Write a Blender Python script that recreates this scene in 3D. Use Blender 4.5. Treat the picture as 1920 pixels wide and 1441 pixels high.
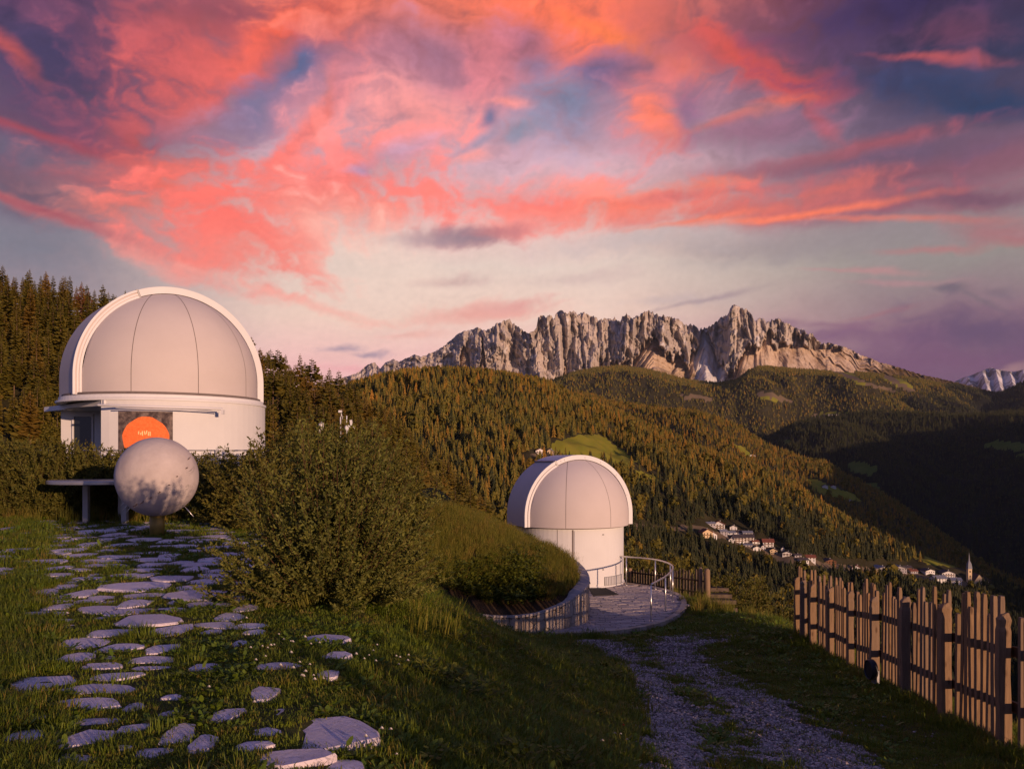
import bpy, bmesh, math, random
import numpy as np
from mathutils import Vector, Matrix, noise as mnoise

R = math.radians
sc = bpy.context.scene
for _o in list(bpy.data.objects):
    bpy.data.objects.remove(_o)
COL = sc.collection

# ------------------------------------------------------------------ camera, sky, sun, exposure
EYE = 1.6            # the terrace is z = 0, the eye 1.6 m above it
FOC = 1600.0         # focal length in photograph pixels (1920 wide)
HZ = 862.0           # the horizon's row in the photograph
cam_d = bpy.data.cameras.new('camera')
cam = bpy.data.objects.new('camera', cam_d)
COL.objects.link(cam)
cam.location = (0, 0, EYE)
cam.rotation_euler = (R(90), 0, 0)
cam_d.sensor_width = 36
cam_d.lens = 36 * FOC / 1920
cam_d.shift_y = (HZ - 720.5) / 1920
cam_d.clip_start = 0.1
cam_d.clip_end = 60000
sc.camera = cam

SUN_AZ, SUN_EL = 36.0, 5.6          # behind the camera, to the right, low
SUNV = Vector((math.cos(R(SUN_EL)) * math.sin(R(SUN_AZ)), -math.cos(R(SUN_EL)) * math.cos(R(SUN_AZ)), math.sin(R(SUN_EL))))
sun_d = bpy.data.lights.new('sun', 'SUN')
sun_d.energy = 4.6
sun_d.angle = R(0.5)
sun_d.color = (1.0, 0.63, 0.42)
sun = bpy.data.objects.new('sun', sun_d)
COL.objects.link(sun)
sun.rotation_euler = SUNV.to_track_quat('Z', 'Y').to_euler()

sc.view_settings.view_transform = 'Standard'
sc.view_settings.look = 'None'
sc.view_settings.exposure = 0.0
sc.view_settings.gamma = 1.0
sc.view_settings.use_curve_mapping = False
sc.render.engine = 'CYCLES'
sc.cycles.max_bounces = 5
sc.cycles.diffuse_bounces = 3
sc.cycles.glossy_bounces = 2
sc.cycles.transparent_max_bounces = 6
sc.cycles.use_denoising = True
sc.cycles.sample_clamp_indirect = 4.0


def lin(c):
    return tuple(((v / 255) / 12.92 if v / 255 <= 0.04045 else ((v / 255 + 0.055) / 1.055) ** 2.4) for v in c)


class NT:
    """small helper to write node graphs"""
    def __init__(self, tree):
        self.t = tree
        self.n = tree.nodes
        self.l = tree.links

    def node(self, kind, **kw):
        n = self.n.new(kind)
        for k, v in kw.items():
            setattr(n, k, v)
        return n

    def put(self, sock, v):
        if v is None:
            return
        if isinstance(v, bpy.types.NodeSocket):
            self.l.new(v, sock)
        elif isinstance(v, (tuple, list)) and len(v) == 3 and sock.type == 'RGBA':
            sock.default_value = (*v, 1)
        else:
            sock.default_value = v

    def math(self, op, a, b=None, c=None, clamp=False):
        n = self.node('ShaderNodeMath', operation=op, use_clamp=clamp)
        self.put(n.inputs[0], a)
        self.put(n.inputs[1], b)
        if c is not None:
            self.put(n.inputs[2], c)
        return n.outputs[0]

    def vmath(self, op, a, b=None, out=0, scale=None):
        n = self.node('ShaderNodeVectorMath', operation=op)
        self.put(n.inputs[0], a)
        if b is not None:
            self.put(n.inputs[1], b)
        if scale is not None:
            self.put(n.inputs['Scale'], scale)
        return n.outputs[out]

    def mix(self, f, a, b, mode='MIX'):
        n = self.node('ShaderNodeMix', data_type='RGBA', blend_type=mode)
        n.clamp_factor = True
        self.put(n.inputs[0], f)
        self.put(n.inputs[6], a)
        self.put(n.inputs[7], b)
        return n.outputs[2]

    def noise(self, vec, scale, detail=4, rough=0.55, dist=0.0, out=0, lac=2.0):
        n = self.node('ShaderNodeTexNoise')
        if vec is not None:
            self.l.new(vec, n.inputs['Vector'])
        n.inputs['Scale'].default_value = scale
        n.inputs['Detail'].default_value = detail
        n.inputs['Roughness'].default_value = rough
        n.inputs['Distortion'].default_value = dist
        n.inputs['Lacunarity'].default_value = lac
        return n.outputs[out]

    def vor(self, vec, scale, feature='F1', out='Distance', rnd=1.0):
        n = self.node('ShaderNodeTexVoronoi', feature=feature)
        self.l.new(vec, n.inputs['Vector'])
        n.inputs['Scale'].default_value = scale
        n.inputs['Randomness'].default_value = rnd
        return n.outputs[out]

    def rng(self, v, a, b, c=0.0, d=1.0, smooth=False):
        n = self.node('ShaderNodeMapRange', interpolation_type='SMOOTHSTEP' if smooth else 'LINEAR')
        n.clamp = True
        self.put(n.inputs['Value'], v)
        n.inputs['From Min'].default_value = a
        n.inputs['From Max'].default_value = b
        n.inputs['To Min'].default_value = c
        n.inputs['To Max'].default_value = d
        return n.outputs['Result']

    def ramp(self, f, stops):
        n = self.node('ShaderNodeValToRGB')
        self.put(n.inputs[0], f)
        e = n.color_ramp.elements
        while len(e) < len(stops):
            e.new(0.5)
        for i, (p, c) in enumerate(stops):
            e[i].position = p
            e[i].color = (*c, 1)
        return n.outputs[0]

    def mapping(self, vec, loc=(0, 0, 0), rot=(0, 0, 0), scale=(1, 1, 1), kind='POINT'):
        n = self.node('ShaderNodeMapping', vector_type=kind)
        self.l.new(vec, n.inputs[0])
        n.inputs[1].default_value = loc
        n.inputs[2].default_value = rot
        n.inputs[3].default_value = scale
        return n.outputs[0]

    def comb(self, x, y, z=0.0):
        n = self.node('ShaderNodeCombineXYZ')
        for i, v in enumerate((x, y, z)):
            self.put(n.inputs[i], v)
        return n.outputs[0]

    def sep(self, v):
        n = self.node('ShaderNodeSeparateXYZ')
        self.l.new(v, n.inputs[0])
        return n.outputs

# ------------------------------------------------------------------ the evening sky
_rs = np.random.RandomState(7)
_PERM = _rs.permutation(1024).astype(np.int64)
_GA = _rs.rand(1024) * 2 * np.pi
_GX, _GY = np.cos(_GA), np.sin(_GA)


def perlin(x, y, seed=0):
    x = np.asarray(x, float) + seed * 17.31
    y = np.asarray(y, float) - seed * 9.77
    xi = np.floor(x).astype(np.int64)
    yi = np.floor(y).astype(np.int64)
    xf, yf = x - xi, y - yi
    u = xf * xf * xf * (xf * (xf * 6 - 15) + 10)
    v = yf * yf * yf * (yf * (yf * 6 - 15) + 10)

    def g(ix, iy, fx, fy):
        h = _PERM[(_PERM[ix & 1023] + iy) & 1023]
        return _GX[h] * fx + _GY[h] * fy
    a = g(xi, yi, xf, yf)
    b = g(xi + 1, yi, xf - 1, yf)
    c = g(xi, yi + 1, xf, yf - 1)
    d = g(xi + 1, yi + 1, xf - 1, yf - 1)
    return (a + (b - a) * u + (c + (d - c) * u - a - (b - a) * u) * v) * 1.45


def fbm(x, y, oct=5, gain=0.5, lac=2.03, seed=0):
    s, a, t = 0.0, 1.0, 0.0
    for k in range(oct):
        s = s + a * perlin(x, y, seed + k * 3)
        t += a
        a *= gain
        x, y = x * lac, y * lac
    return s / t


def ridged(x, y, oct=5, gain=0.5, lac=2.1, seed=0):
    s, a, t = 0.0, 1.0, 0.0
    for k in range(oct):
        s = s + a * (1 - np.abs(perlin(x, y, seed + k * 3)) * 1.6)
        t += a
        a *= gain
        x, y = x * lac, y * lac
    return s / t


def sstep(x, a, b):
    t = np.clip((x - a) / (b - a), 0, 1)
    return t * t * (3 - 2 * t)


def azel(px, py):
    u = (px - 960) / FOC
    return math.atan(u), math.atan((HZ - py) / FOC / math.sqrt(1 + u * u))


clouds = [
    # px, py, half width, half height, tilt (degrees, up to the right), colour, strength, raggedness
    (170, 150, 230, 130, 0, (80, 64, 100), .8, 1.0), (110, 110, 90, 60, 0, (62, 62, 100), .6, 1.0),
    (120, 40, 110, 40, -20, (128, 74, 100), .6, 1.0),
    (330, 150, 110, 120, 0, (150, 84, 106), .55, 1.1), (480, 70, 260, 60, 22, (206, 96, 98), .85, 1.1),
    (450, 105, 150, 42, 12, (238, 106, 94), .85, 1.1), (360, 40, 90, 26, 10, (196, 92, 92), .8, 1.0), (345, 190, 80, 60, 30, (222, 104, 100), .75, 1.2),
    (300, 85, 70, 50, 0, (200, 92, 98), .6, 1.2), (420, 20, 160, 28, 8, (150, 80, 96), .8, 1.0),
    (600, 25, 120, 42, 30, (240, 104, 84), .9, 1.0), (520, 60, 50, 26, 40, (250, 104, 78), .8, 1.0),
    (25, 95, 60, 16, -38, (206, 92, 88), .8, .6),
    (555, 130, 75, 42, 32, (84, 104, 146), .95, .7), (475, 195, 60, 34, 30, (112, 116, 154), .85, .8), (400, 240, 110, 30, 10, (150, 122, 146), .7, .8),
    (615, 205, 14, 60, -12, (246, 134, 124), .85, .5), (570, 190, 60, 26, 10, (206, 132, 146), .6, .9),
    (560, 268, 120, 20, 44, (255, 120, 108), .9, .7), (235, 255, 34, 32, 0, (244, 106, 84), .95, .9), (240, 255, 75, 60, 0, (160, 78, 96), .5, .9),
    (90, 255, 150, 10, -9, (196, 80, 84), .9, .5), (120, 240, 170, 30, -6, (112, 70, 98), .6, .8), (80, 300, 150, 26, -6, (96, 98, 124), .85, .7),
    (330, 318, 130, 34, 6, (238, 112, 100), .85, 1.2), (310, 350, 40, 16, 0, (255, 108, 84), .9, .9), (215, 345, 120, 30, -5, (190, 104, 108), .7, 1.0),
    (100, 372, 180, 40, -12, (96, 74, 98), .9, .8), (130, 415, 190, 12, -16, (226, 110, 104), .85, .6), (90, 398, 110, 10, -14, (150, 76, 96), .8, .6),
    (60, 460, 130, 44, -8, (124, 124, 138), .8, .8), (300, 440, 180, 30, -14, (206, 142, 140), .7, .9), (280, 390, 120, 24, 10, (224, 116, 104), .8, .9),
    (560, 372, 220, 66, 12, (255, 126, 116), .95, 1.1), (460, 440, 120, 50, -24, (255, 116, 104), .9, 1.1), (440, 490, 90, 36, 8, (250, 134, 122), .85, 1.0),
    (650, 340, 170, 52, 14, (255, 120, 108), .85, 1.2), (700, 400, 130, 26, 10, (255, 134, 120), .75, 1.1), (370, 520, 120, 16, -12, (240, 158, 148), .75, 1.0),
    (550, 560, 150, 8, -14, (250, 172, 158), .7, .8),
    (760, 215, 120, 60, 6, (255, 158, 152), .85, 1.2), (690, 300, 120, 40, 20, (255, 138, 134), .7, 1.2), (640, 165, 26, 36, 0, (216, 130, 142), .6, 1.0),
    (700, 40, 120, 40, 0, (216, 114, 108), .7, 1.1), (900, 30, 300, 44, 0, (244, 124, 100), .85, 1.2), (1080, 40, 190, 56, -16, (255, 120, 88), .9, 1.0),
    (1175, 82, 110, 13, -22, (255, 126, 78), .9, .7), (1240, 50, 60, 30, 0, (190, 104, 96), .6, 1.0),
    (830, 105, 120, 44, -6, (168, 120, 146), .8, .9), (985, 72, 66, 28, -14, (160, 110, 140), .8, .9), (920, 130, 60, 60, -40, (226, 124, 128), .6, 1.0),
    (1075, 190, 75, 32, 0, (108, 122, 152), .95, .8), (1130, 135, 40, 26, 10, (92, 96, 138), .9, .7), (1180, 120, 60, 24, 10, (112, 100, 138), .8, .8), (1015, 120, 34, 18, 0, (124, 118, 152), .7, .8),
    (1080, 235, 90, 44, 0, (146, 142, 170), .75, .9), (975, 245, 44, 15, 10, (128, 140, 164), .8, .7), (915, 222, 18, 13, 30, (104, 112, 148), .9, .5), (900, 262, 60, 8, 32, (150, 146, 172), .7, .7),
    (955, 193, 36, 8, -4, (255, 152, 146), .85, .5), (890, 290, 40, 11, 16, (252, 160, 154), .8, .7), (760, 285, 60, 16, 20, (196, 160, 186), .8, .7), (685, 322, 24, 12, 10, (176, 150, 184), .8, .7),
    (1210, 200, 60, 90, -20, (224, 118, 116), .6, 1.1), (1225, 245, 60, 34, -40, (255, 126, 96), .85, .9), (1290, 215, 34, 50, 0, (130, 96, 132), .7, .8),
    (1345, 85, 120, 36, -18, (182, 88, 92), .8, 1.0), (1410, 108, 90, 20, -30, (240, 92, 70), .9, .9), (1490, 150, 75, 26, -16, (240, 92, 78), .95, .9), (1480, 185, 60, 8, 0, (226, 100, 84), .8, .7),
    (1370, 225, 90, 10, 12, (226, 122, 106), .8, .7), (1530, 225, 44, 12, -48, (190, 88, 96), .8, .7), (1400, 250, 130, 22, 4, (150, 100, 124), .7, .9), (1560, 80, 150, 60, -10, (84, 62, 98), .7, .9),
    (1760, 112, 100, 9, -13, (196, 92, 96), .9, .6), (1800, 70, 90, 26, -10, (110, 64, 88), .7, 1.0), (1720, 165, 190, 26, -12, (58, 66, 102), .9, .8), (1850, 195, 140, 26, -8, (44, 62, 96), .95, .7), (1700, 15, 160, 24, 0, (52, 44, 86), .7, .8),
    (1590, 285, 170, 14, 5, (172, 86, 96), .85, .9), (1440, 315, 160, 14, 2, (170, 106, 118), .7, .9), (1700, 330, 200, 30, 4, (132, 84, 104), .8, .9), (1640, 300, 200, 18, 0, (90, 82, 110), .6, .8),
    (1320, 348, 80, 14, 4, (240, 126, 104), .85, .9), (1400, 355, 160, 12, 2, (206, 106, 108), .8, .9), (1560, 352, 90, 12, 6, (226, 112, 100), .75, .9), (1650, 385, 260, 26, -3, (150, 84, 104), .85, .8), (1840, 372, 90, 16, -6, (110, 78, 100), .7, .8),
    (1010, 380, 180, 36, -4, (255, 128, 118), .95, 1.0), (1180, 392, 170, 26, 4, (255, 126, 104), .95, .8), (960, 425, 130, 18, 6, (252, 150, 142), .85, .8), (1250, 372, 60, 10, 6, (214, 110, 112), .8, .7), (1120, 360, 100, 14, -8, (255, 150, 136), .7, 1.0),
    (1420, 388, 190, 20, 3, (216, 112, 106), .9, .8), (1480, 402, 190, 6, 2, (255, 128, 96), .95, .35), (1680, 410, 140, 6, -7, (236, 114, 92), .95, .35), (1310, 412, 110, 6, 6, (252, 128, 100), .9, .4), (1880, 434, 80, 26, -20, (186, 88, 96), .85, .8),
    (1600, 450, 330, 34, -2, (150, 138, 142), .7, .6), (1780, 468, 90, 8, -3, (190, 116, 118), .6, .7), (1200, 450, 170, 20, 4, (196, 182, 182), .5, .8),
    (865, 440, 62, 14, -2, (126, 108, 126), .9, .8), (800, 446, 80, 12, 4, (176, 148, 156), .75, .8), (935, 432, 50, 9, 4, (196, 124, 128), .8, .7), (840, 528, 60, 10, 4, (192, 152, 152), .7, .9), (1090, 520, 110, 12, 4, (206, 176, 172), .5, .9),
    (880, 594, 110, 18, 5, (236, 158, 148), .9, .9), (960, 575, 60, 10, 6, (228, 160, 154), .7, .9), (770, 630, 60, 6, 2, (236, 172, 160), .6, .8), (640, 654, 34, 7, 4, (166, 146, 164), .95, .8), (690, 664, 32, 5, 2, (160, 140, 160), .9, .8), (655, 690, 60, 8, 0, (244, 172, 176), .7, .8),
    (720, 500, 150, 60, -30, (244, 214, 198), .6, .8), (1330, 560, 90, 5, 12, (162, 138, 146), .8, .6), (1270, 565, 80, 12, 4, (190, 170, 172), .5, .8),
    (1610, 508, 90, 5, -6, (192, 138, 140), .7, .6), (1690, 530, 80, 5, -5, (178, 136, 140), .7, .6), (1640, 588, 70, 5, 8, (160, 112, 122), .7, .7), (1780, 542, 26, 8, -16, (108, 98, 112), .8, .7), (1830, 562, 50, 6, -30, (122, 108, 118), .7, .7), (1870, 550, 26, 8, 0, (120, 104, 118), .6, .7),
    (1700, 632, 190, 20, -3, (124, 88, 118), .85, .9), (1850, 628, 130, 40, -14, (98, 78, 108), .85, .9), (1760, 680, 220, 26, 0, (118, 82, 112), .8, .8), (1560, 610, 80, 8, -4, (140, 102, 124), .75, .8), (1905, 690, 40, 10, 10, (170, 130, 130), .7, .7),
]

REST = [(0.0, (116, 108, 148)), (0.12, (108, 108, 156)), (0.3, (88, 92, 146)), (1.0, (80, 88, 145))]


def make_sky():
    aa = np.radians(np.concatenate([np.linspace(-75, -34, 24)[:-1], np.linspace(-34, 34, 640), np.linspace(34, 75, 24)[1:]]))
    ee = np.radians(np.concatenate([np.linspace(-4, -0.5, 4)[:-1], np.linspace(-0.5, 30, 330), np.linspace(30, 62, 30)[1:]]))
    AZ, EL = np.meshgrid(aa, ee)
    # pseudo-pixels: 1 unit = 1 px of the photograph near its centre
    X, Y = AZ * FOC, EL * FOC
    wx = fbm(X / 260, Y / 170, 3, seed=1) * 46 + fbm(X / 90, Y / 60, 4, seed=2) * 26
    wy = fbm(X / 260, Y / 170, 3, seed=5) * 34 + fbm(X / 90, Y / 60, 4, seed=6) * 18
    fx, fy = fbm(X / 34, Y / 22, 4, seed=9) * 9, fbm(X / 34, Y / 22, 4, seed=10) * 7
    # filaments that fan out from low in the middle of the view
    ca, ce = azel(770, 640)
    rx, ry = X + wx * 0.8 - ca * FOC, Y + wy * 0.8 - ce * FOC
    th, rr = np.arctan2(ry * 1.25, rx), np.log(np.hypot(rx, ry * 1.25) + 60)
    fan = fbm(th * 9 + wx * 0.012, rr * 2.6 + wy * 0.012, 7, 0.58, seed=21)
    puff = fbm((X + wx * 2.4) / 75, (Y + wy * 2.4) / 50, 7, 0.56, seed=31)
    str2 = fbm((X + wx * 2) / 150, (Y + wy * 1.3) / 26, 6, 0.55, seed=41)
    tex = fan * 0.34 + puff * 0.62 + str2 * 0.26

    def ramp(stops, t):
        stops = sorted(stops)
        P = [p for p, c in stops]
        C = np.array([lin(c) for p, c in stops])
        return np.stack([np.interp(t, P, C[:, k]) for k in range(3)], -1)

    def elramp(st):
        s = [(azel(960, y)[1] * FOC, c) for y, c in st] + [(R(36) * FOC, (72, 66, 110)), (R(60) * FOC, (66, 64, 112))]
        return ramp(s, Y + wy * 0.8)
    left = elramp([(800, (150, 140, 150)), (560, (150, 136, 146)), (460, (132, 124, 140)), (380, (146, 108, 122)), (300, (116, 92, 118)), (200, (90, 74, 106)), (100, (72, 60, 98)), (0, (76, 56, 92))])
    mid = elramp([(800, (238, 176, 178)), (690, (245, 190, 186)), (600, (243, 208, 192)), (500, (232, 208, 196)), (400, (238, 192, 188)), (300, (218, 176, 190)), (200, (206, 146, 164)), (100, (196, 120, 134)), (0, (206, 110, 100))])
    right = elramp([(860, (110, 80, 108)), (700, (120, 88, 116)), (620, (144, 112, 126)), (520, (152, 144, 140)), (440, (146, 132, 138)), (380, (144, 100, 116)), (300, (100, 84, 110)), (200, (60, 62, 94)), (100, (68, 52, 82)), (0, (48, 38, 76))])
    UX = X + wx * 0.8
    fl = sstep(UX, azel(40, 0)[0] * FOC, azel(600, 0)[0] * FOC)[..., None]
    fr = sstep(UX, azel(1060, 0)[0] * FOC, azel(1740, 0)[0] * FOC)[..., None]
    col = left * (1 - fl) + mid * fl
    col = col * (1 - fr) + right * fr
    for (cx, cy, hw, hh, tilt, c, a, rag) in clouds:
        q, e = azel(cx, cy)
        k = math.cos(q) * 1.32
        wk = min(1.0, hh / 34) * 0.9 + 0.1
        dx = X + wx * wk + fx * (0.4 + 0.6 * wk) - q * FOC
        dy = Y + wy * wk + fy * (0.4 + 0.6 * wk) - e * FOC
        ct, st = math.cos(R(tilt)), math.sin(R(tilt))
        p = (dx * ct + dy * st) / (hw * k)
        s = (-dx * st + dy * ct) / (hh * k)
        if hh < 14:
            s = s * np.clip(1.1 - 0.5 * p, 0.8, 2.2)
        e_ = np.sqrt(p * p + s * s) - tex * rag * 1.5
        m = sstep(-e_, -1.4, 0.05) * a
        col = col * (1 - m[..., None]) + np.array(lin(c)) * m[..., None]
    # crests a little brighter, hollows duller, over the whole sheet
    sheet = sstep(Y, 560, 760)
    f = 1 + (fan * 0.20 + puff * 0.36 + str2 * 0.22) * (0.15 + 0.85 * sstep(Y, 330, 600)) + fbm(X / 14, Y / 9, 4, 0.6, seed=61) * 0.07
    col = col * np.clip(f, 0.55, 1.4)[..., None]
    # outside the frame it goes over into the plain evening sky of the world
    rest = ramp([(p * 90, c) for p, c in REST], np.degrees(EL))
    o = np.maximum(sstep(np.abs(AZ), R(36), R(66)), sstep(EL, R(33), R(56)))[..., None]
    gen = sstep(puff, 0.0, 0.5)[..., None] * 0.35 * (1 - sstep(np.abs(AZ), R(60), R(74)))[..., None] * (1 - sstep(EL, R(50), R(60)))[..., None]
    rest = rest * (1 - gen) + np.array(lin((190, 96, 112))) * gen
    col = col * (1 - o) + rest * o
    r_ = 30000.0
    V = np.stack([r_ * np.cos(EL) * np.sin(AZ), r_ * np.cos(EL) * np.cos(AZ), EYE + r_ * np.sin(EL)], -1).reshape(-1, 3)
    n, m_ = AZ.shape
    i = np.arange(n * m_).reshape(n, m_)
    F = np.stack([i[:-1, :-1], i[1:, :-1], i[1:, 1:], i[:-1, 1:]], -1).reshape(-1, 4)
    me = bpy.data.meshes.new('sky')
    me.vertices.add(len(V))
    me.vertices.foreach_set('co', V.ravel())
    me.loops.add(F.size)
    me.loops.foreach_set('vertex_index', F.ravel())
    me.polygons.add(len(F))
    me.polygons.foreach_set('loop_start', np.arange(0, F.size, 4))
    me.update(calc_edges=True)
    at = me.attributes.new('tone', 'FLOAT_COLOR', 'POINT')
    at.data.foreach_set('color', np.concatenate([col.reshape(-1, 3), np.ones((len(V), 1))], 1).astype(np.float32).ravel())
    mt = bpy.data.materials.new('evening_sky')
    mt.use_nodes = True
    T = NT(mt.node_tree)
    T.n.clear()
    a_ = T.node('ShaderNodeAttribute', attribute_name='tone')
    e_ = T.node('ShaderNodeEmission')
    T.l.new(a_.outputs['Color'], e_.inputs[0])
    T.l.new(e_.outputs[0], T.node('ShaderNodeOutputMaterial').inputs[0])
    mt.cycles.emission_sampling = 'NONE'
    me.materials.append(mt)
    ob = bpy.data.objects.new('sky', me)
    COL.objects.link(ob)
    ob['kind'] = 'structure'
    ob['label'] = 'sunset sky with torn pink and violet clouds'
    return ob


make_sky()
world = bpy.data.worlds.new('World')
sc.world = world
world.use_nodes = True
wt = world.node_tree
wt.nodes.clear()
W = NT(wt)
geo = W.node('ShaderNodeTexCoord')
_x, _y, dz = W.sep(geo.outputs['Generated'])
el = W.math('ARCSINE', dz)
wc = W.ramp(W.math('DIVIDE', el, R(90)), [(p, lin(c)) for p, c in REST])
wc = W.mix(W.rng(el, R(-0.3), R(-3.5), smooth=True), wc, lin((44, 46, 52)))
bg = W.node('ShaderNodeBackground')
W.put(bg.inputs[0], wc)
bg.inputs[1].default_value = 1.0
sky = W.node('ShaderNodeTexSky', sky_type='NISHITA')
sky.sun_disc = False
sky.sun_elevation = R(SUN_EL)
sky.sun_rotation = R(180 - SUN_AZ)
sky.altitude = 1300
bg2 = W.node('ShaderNodeBackground')
W.put(bg2.inputs[0], sky.outputs[0])
bg2.inputs[1].default_value = 0.015
add = W.node('ShaderNodeAddShader')
W.l.new(bg.outputs[0], add.inputs[0])
W.l.new(bg2.outputs[0], add.inputs[1])
wo = W.node('ShaderNodeOutputWorld')
W.l.new(add.outputs[0], wo.inputs[0])

# ------------------------------------------------------------------ tools
rnd = random.Random(11)
nrs = np.random.RandomState(5)


def link(o, parent=None):
    COL.objects.link(o)
    if parent is not None:
        o.parent = parent
    return o


def tag(o, label=None, cat=None, group=None, kind=None):
    if label: o['label'] = label
    if cat: o['category'] = cat
    if group: o['group'] = group
    if kind: o['kind'] = kind
    return o


def empty(name, loc=(0, 0, 0), rz=0.0, label=None, cat=None, group=None):
    o = bpy.data.objects.new(name, None)
    link(o)
    o.location = loc
    o.rotation_euler = (0, 0, rz)
    return tag(o, label, cat, group)


def copy_tree(o, parent=None):
    c = o.copy()
    link(c, parent)
    for ch in o.children:
        copy_tree(ch, c)
    return c


def pix(px, py, d):
    """the point seen at a pixel of the photograph, d metres ahead of the camera"""
    return Vector(((px - 960) / FOC * d, d, EYE + (HZ - py) / FOC * d))


def onz(px, py, z=0.0):
    """the point of the level z seen at a pixel"""
    d = (EYE - z) * FOC / (py - HZ)
    return Vector(((px - 960) / FOC * d, d, z))


class MB:
    """collects faces of one mesh"""
    def __init__(self):
        self.v, self.f, self.m, self.s = [], [], [], []

    def add(self, vs, fs, mi=0, smooth=False):
        b = len(self.v)
        self.v += [tuple(p) for p in vs]
        self.f += [tuple(b + i for i in f) for f in fs]
        self.m += [mi] * len(fs)
        self.s += [smooth] * len(fs)
        return self

    def box(self, c, s, rz=0.0, mi=0, taper=1.0, M=None):
        x, y, z = s[0] / 2, s[1] / 2, s[2] / 2
        vs = [Vector((a * (taper if g > 0 else 1) * x, b * (taper if g > 0 else 1) * y, g * z)) for g in (-1, 1) for a, b in ((-1, -1), (1, -1), (1, 1), (-1, 1))]
        Q = M if M is not None else Matrix.Rotation(rz, 3, 'Z')
        vs = [Q @ p + Vector(c) for p in vs]
        return self.add(vs, [(3, 2, 1, 0), (4, 5, 6, 7), (0, 1, 5, 4), (1, 2, 6, 5), (2, 3, 7, 6), (3, 0, 4, 7)], mi)

    def tube(self, pts, r, n=8, mi=0, caps=True, smooth=True):
        pts = [Vector(p) for p in pts]
        rs = r if isinstance(r, (list, tuple)) else [r] * len(pts)
        vs, fs = [], []
        up = Vector((0, 0, 1))
        ref = None
        for i, p in enumerate(pts):
            t = (pts[min(i + 1, len(pts) - 1)] - pts[max(i - 1, 0)]).normalized()
            if ref is None:
                ref = t.cross(up if abs(t.z) < 0.9 else Vector((1, 0, 0))).normalized()
            a = (ref - t * ref.dot(t)).normalized()
            ref = a
            b = t.cross(a)
            for k in range(n):
                w = 2 * math.pi * k / n
                vs.append(p + (a * math.cos(w) + b * math.sin(w)) * rs[i])
        for i in range(len(pts) - 1):
            for k in range(n):
                k2 = (k + 1) % n
                fs.append((i * n + k, i * n + k2, (i + 1) * n + k2, (i + 1) * n + k))
        self.add(vs, fs, mi, smooth)
        if caps:
            b = len(self.v) - len(vs)
            self.f += [tuple(b + k for k in range(n))[::-1], tuple(b + (len(pts) - 1) * n + k for k in range(n))]
            self.m += [mi, mi]
            self.s += [False, False]
        return self

    def lathe(self, prof, n=32, c=(0, 0, 0), mi=0, a0=0.0, a1=2 * math.pi, smooth=True):
        full = abs(a1 - a0 - 2 * math.pi) < 1e-6
        m = n if full else n + 1
        vs = []
        for k in range(m):
            w = a0 + (a1 - a0) * k / n
            for r, z in prof:
                vs.append((c[0] + r * math.cos(w), c[1] + r * math.sin(w), c[2] + z))
        P = len(prof)
        fs = []
        for k in range(n):
            k2 = (k + 1) % m
            for j in range(P - 1):
                fs.append((k * P + j, k2 * P + j, k2 * P + j + 1, k * P + j + 1))
        return self.add(vs, fs, mi, smooth)

    def prism(self, poly, z0, z1, mi=0, inset=0.0):
        n = len(poly)
        cx = sum(p[0] for p in poly) / n
        cy = sum(p[1] for p in poly) / n
        top = [(p[0] + (cx - p[0]) * inset, p[1] + (cy - p[1]) * inset, z1) for p in poly]
        vs = [(p[0], p[1], z0) for p in poly] + top
        fs = [tuple(range(n))[::-1], tuple(range(n, 2 * n))] + [(i, (i + 1) % n, n + (i + 1) % n, n + i) for i in range(n)]
        return self.add(vs, fs, mi)

    def mesh(self, name, mats):
        me = bpy.data.meshes.new(name)
        me.from_pydata(self.v, [], self.f)
        for m in (mats if isinstance(mats, (list, tuple)) else [mats]):
            me.materials.append(m)
        if self.f:
            me.polygons.foreach_set('material_index', self.m)
            me.polygons.foreach_set('use_smooth', self.s)
        me.update()
        return me

    def build(self, name, mats, parent=None):
        return link(bpy.data.objects.new(name, self.mesh(name, mats)), parent)


def npmesh(name, V, F, mats=(), smooth=False, attrs=None):
    """mesh from arrays; F is (n,3) or (n,4)"""
    me = bpy.data.meshes.new(name)
    V = np.asarray(V, np.float32)
    F = np.asarray(F, np.int32)
    me.vertices.add(len(V))
    me.vertices.foreach_set('co', V.ravel())
    me.loops.add(F.size)
    me.loops.foreach_set('vertex_index', F.ravel())
    me.polygons.add(len(F))
    me.polygons.foreach_set('loop_start', np.arange(0, F.size, F.shape[1], dtype=np.int32))
    me.update(calc_edges=True)
    if smooth:
        me.polygons.foreach_set('use_smooth', np.ones(len(F), bool))
    for k, a in (attrs or {}).items():
        at = me.attributes.new(k, 'FLOAT', 'POINT')
        at.data.foreach_set('value', np.asarray(a, np.float32).ravel())
    for m in mats:
        me.materials.append(m)
    return me


def grid_faces(ny, nx):
    i = np.arange(ny * nx).reshape(ny, nx)
    return np.stack([i[:-1, :-1], i[:-1, 1:], i[1:, 1:], i[1:, :-1]], -1).reshape(-1, 4)


_gn = {}


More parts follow.
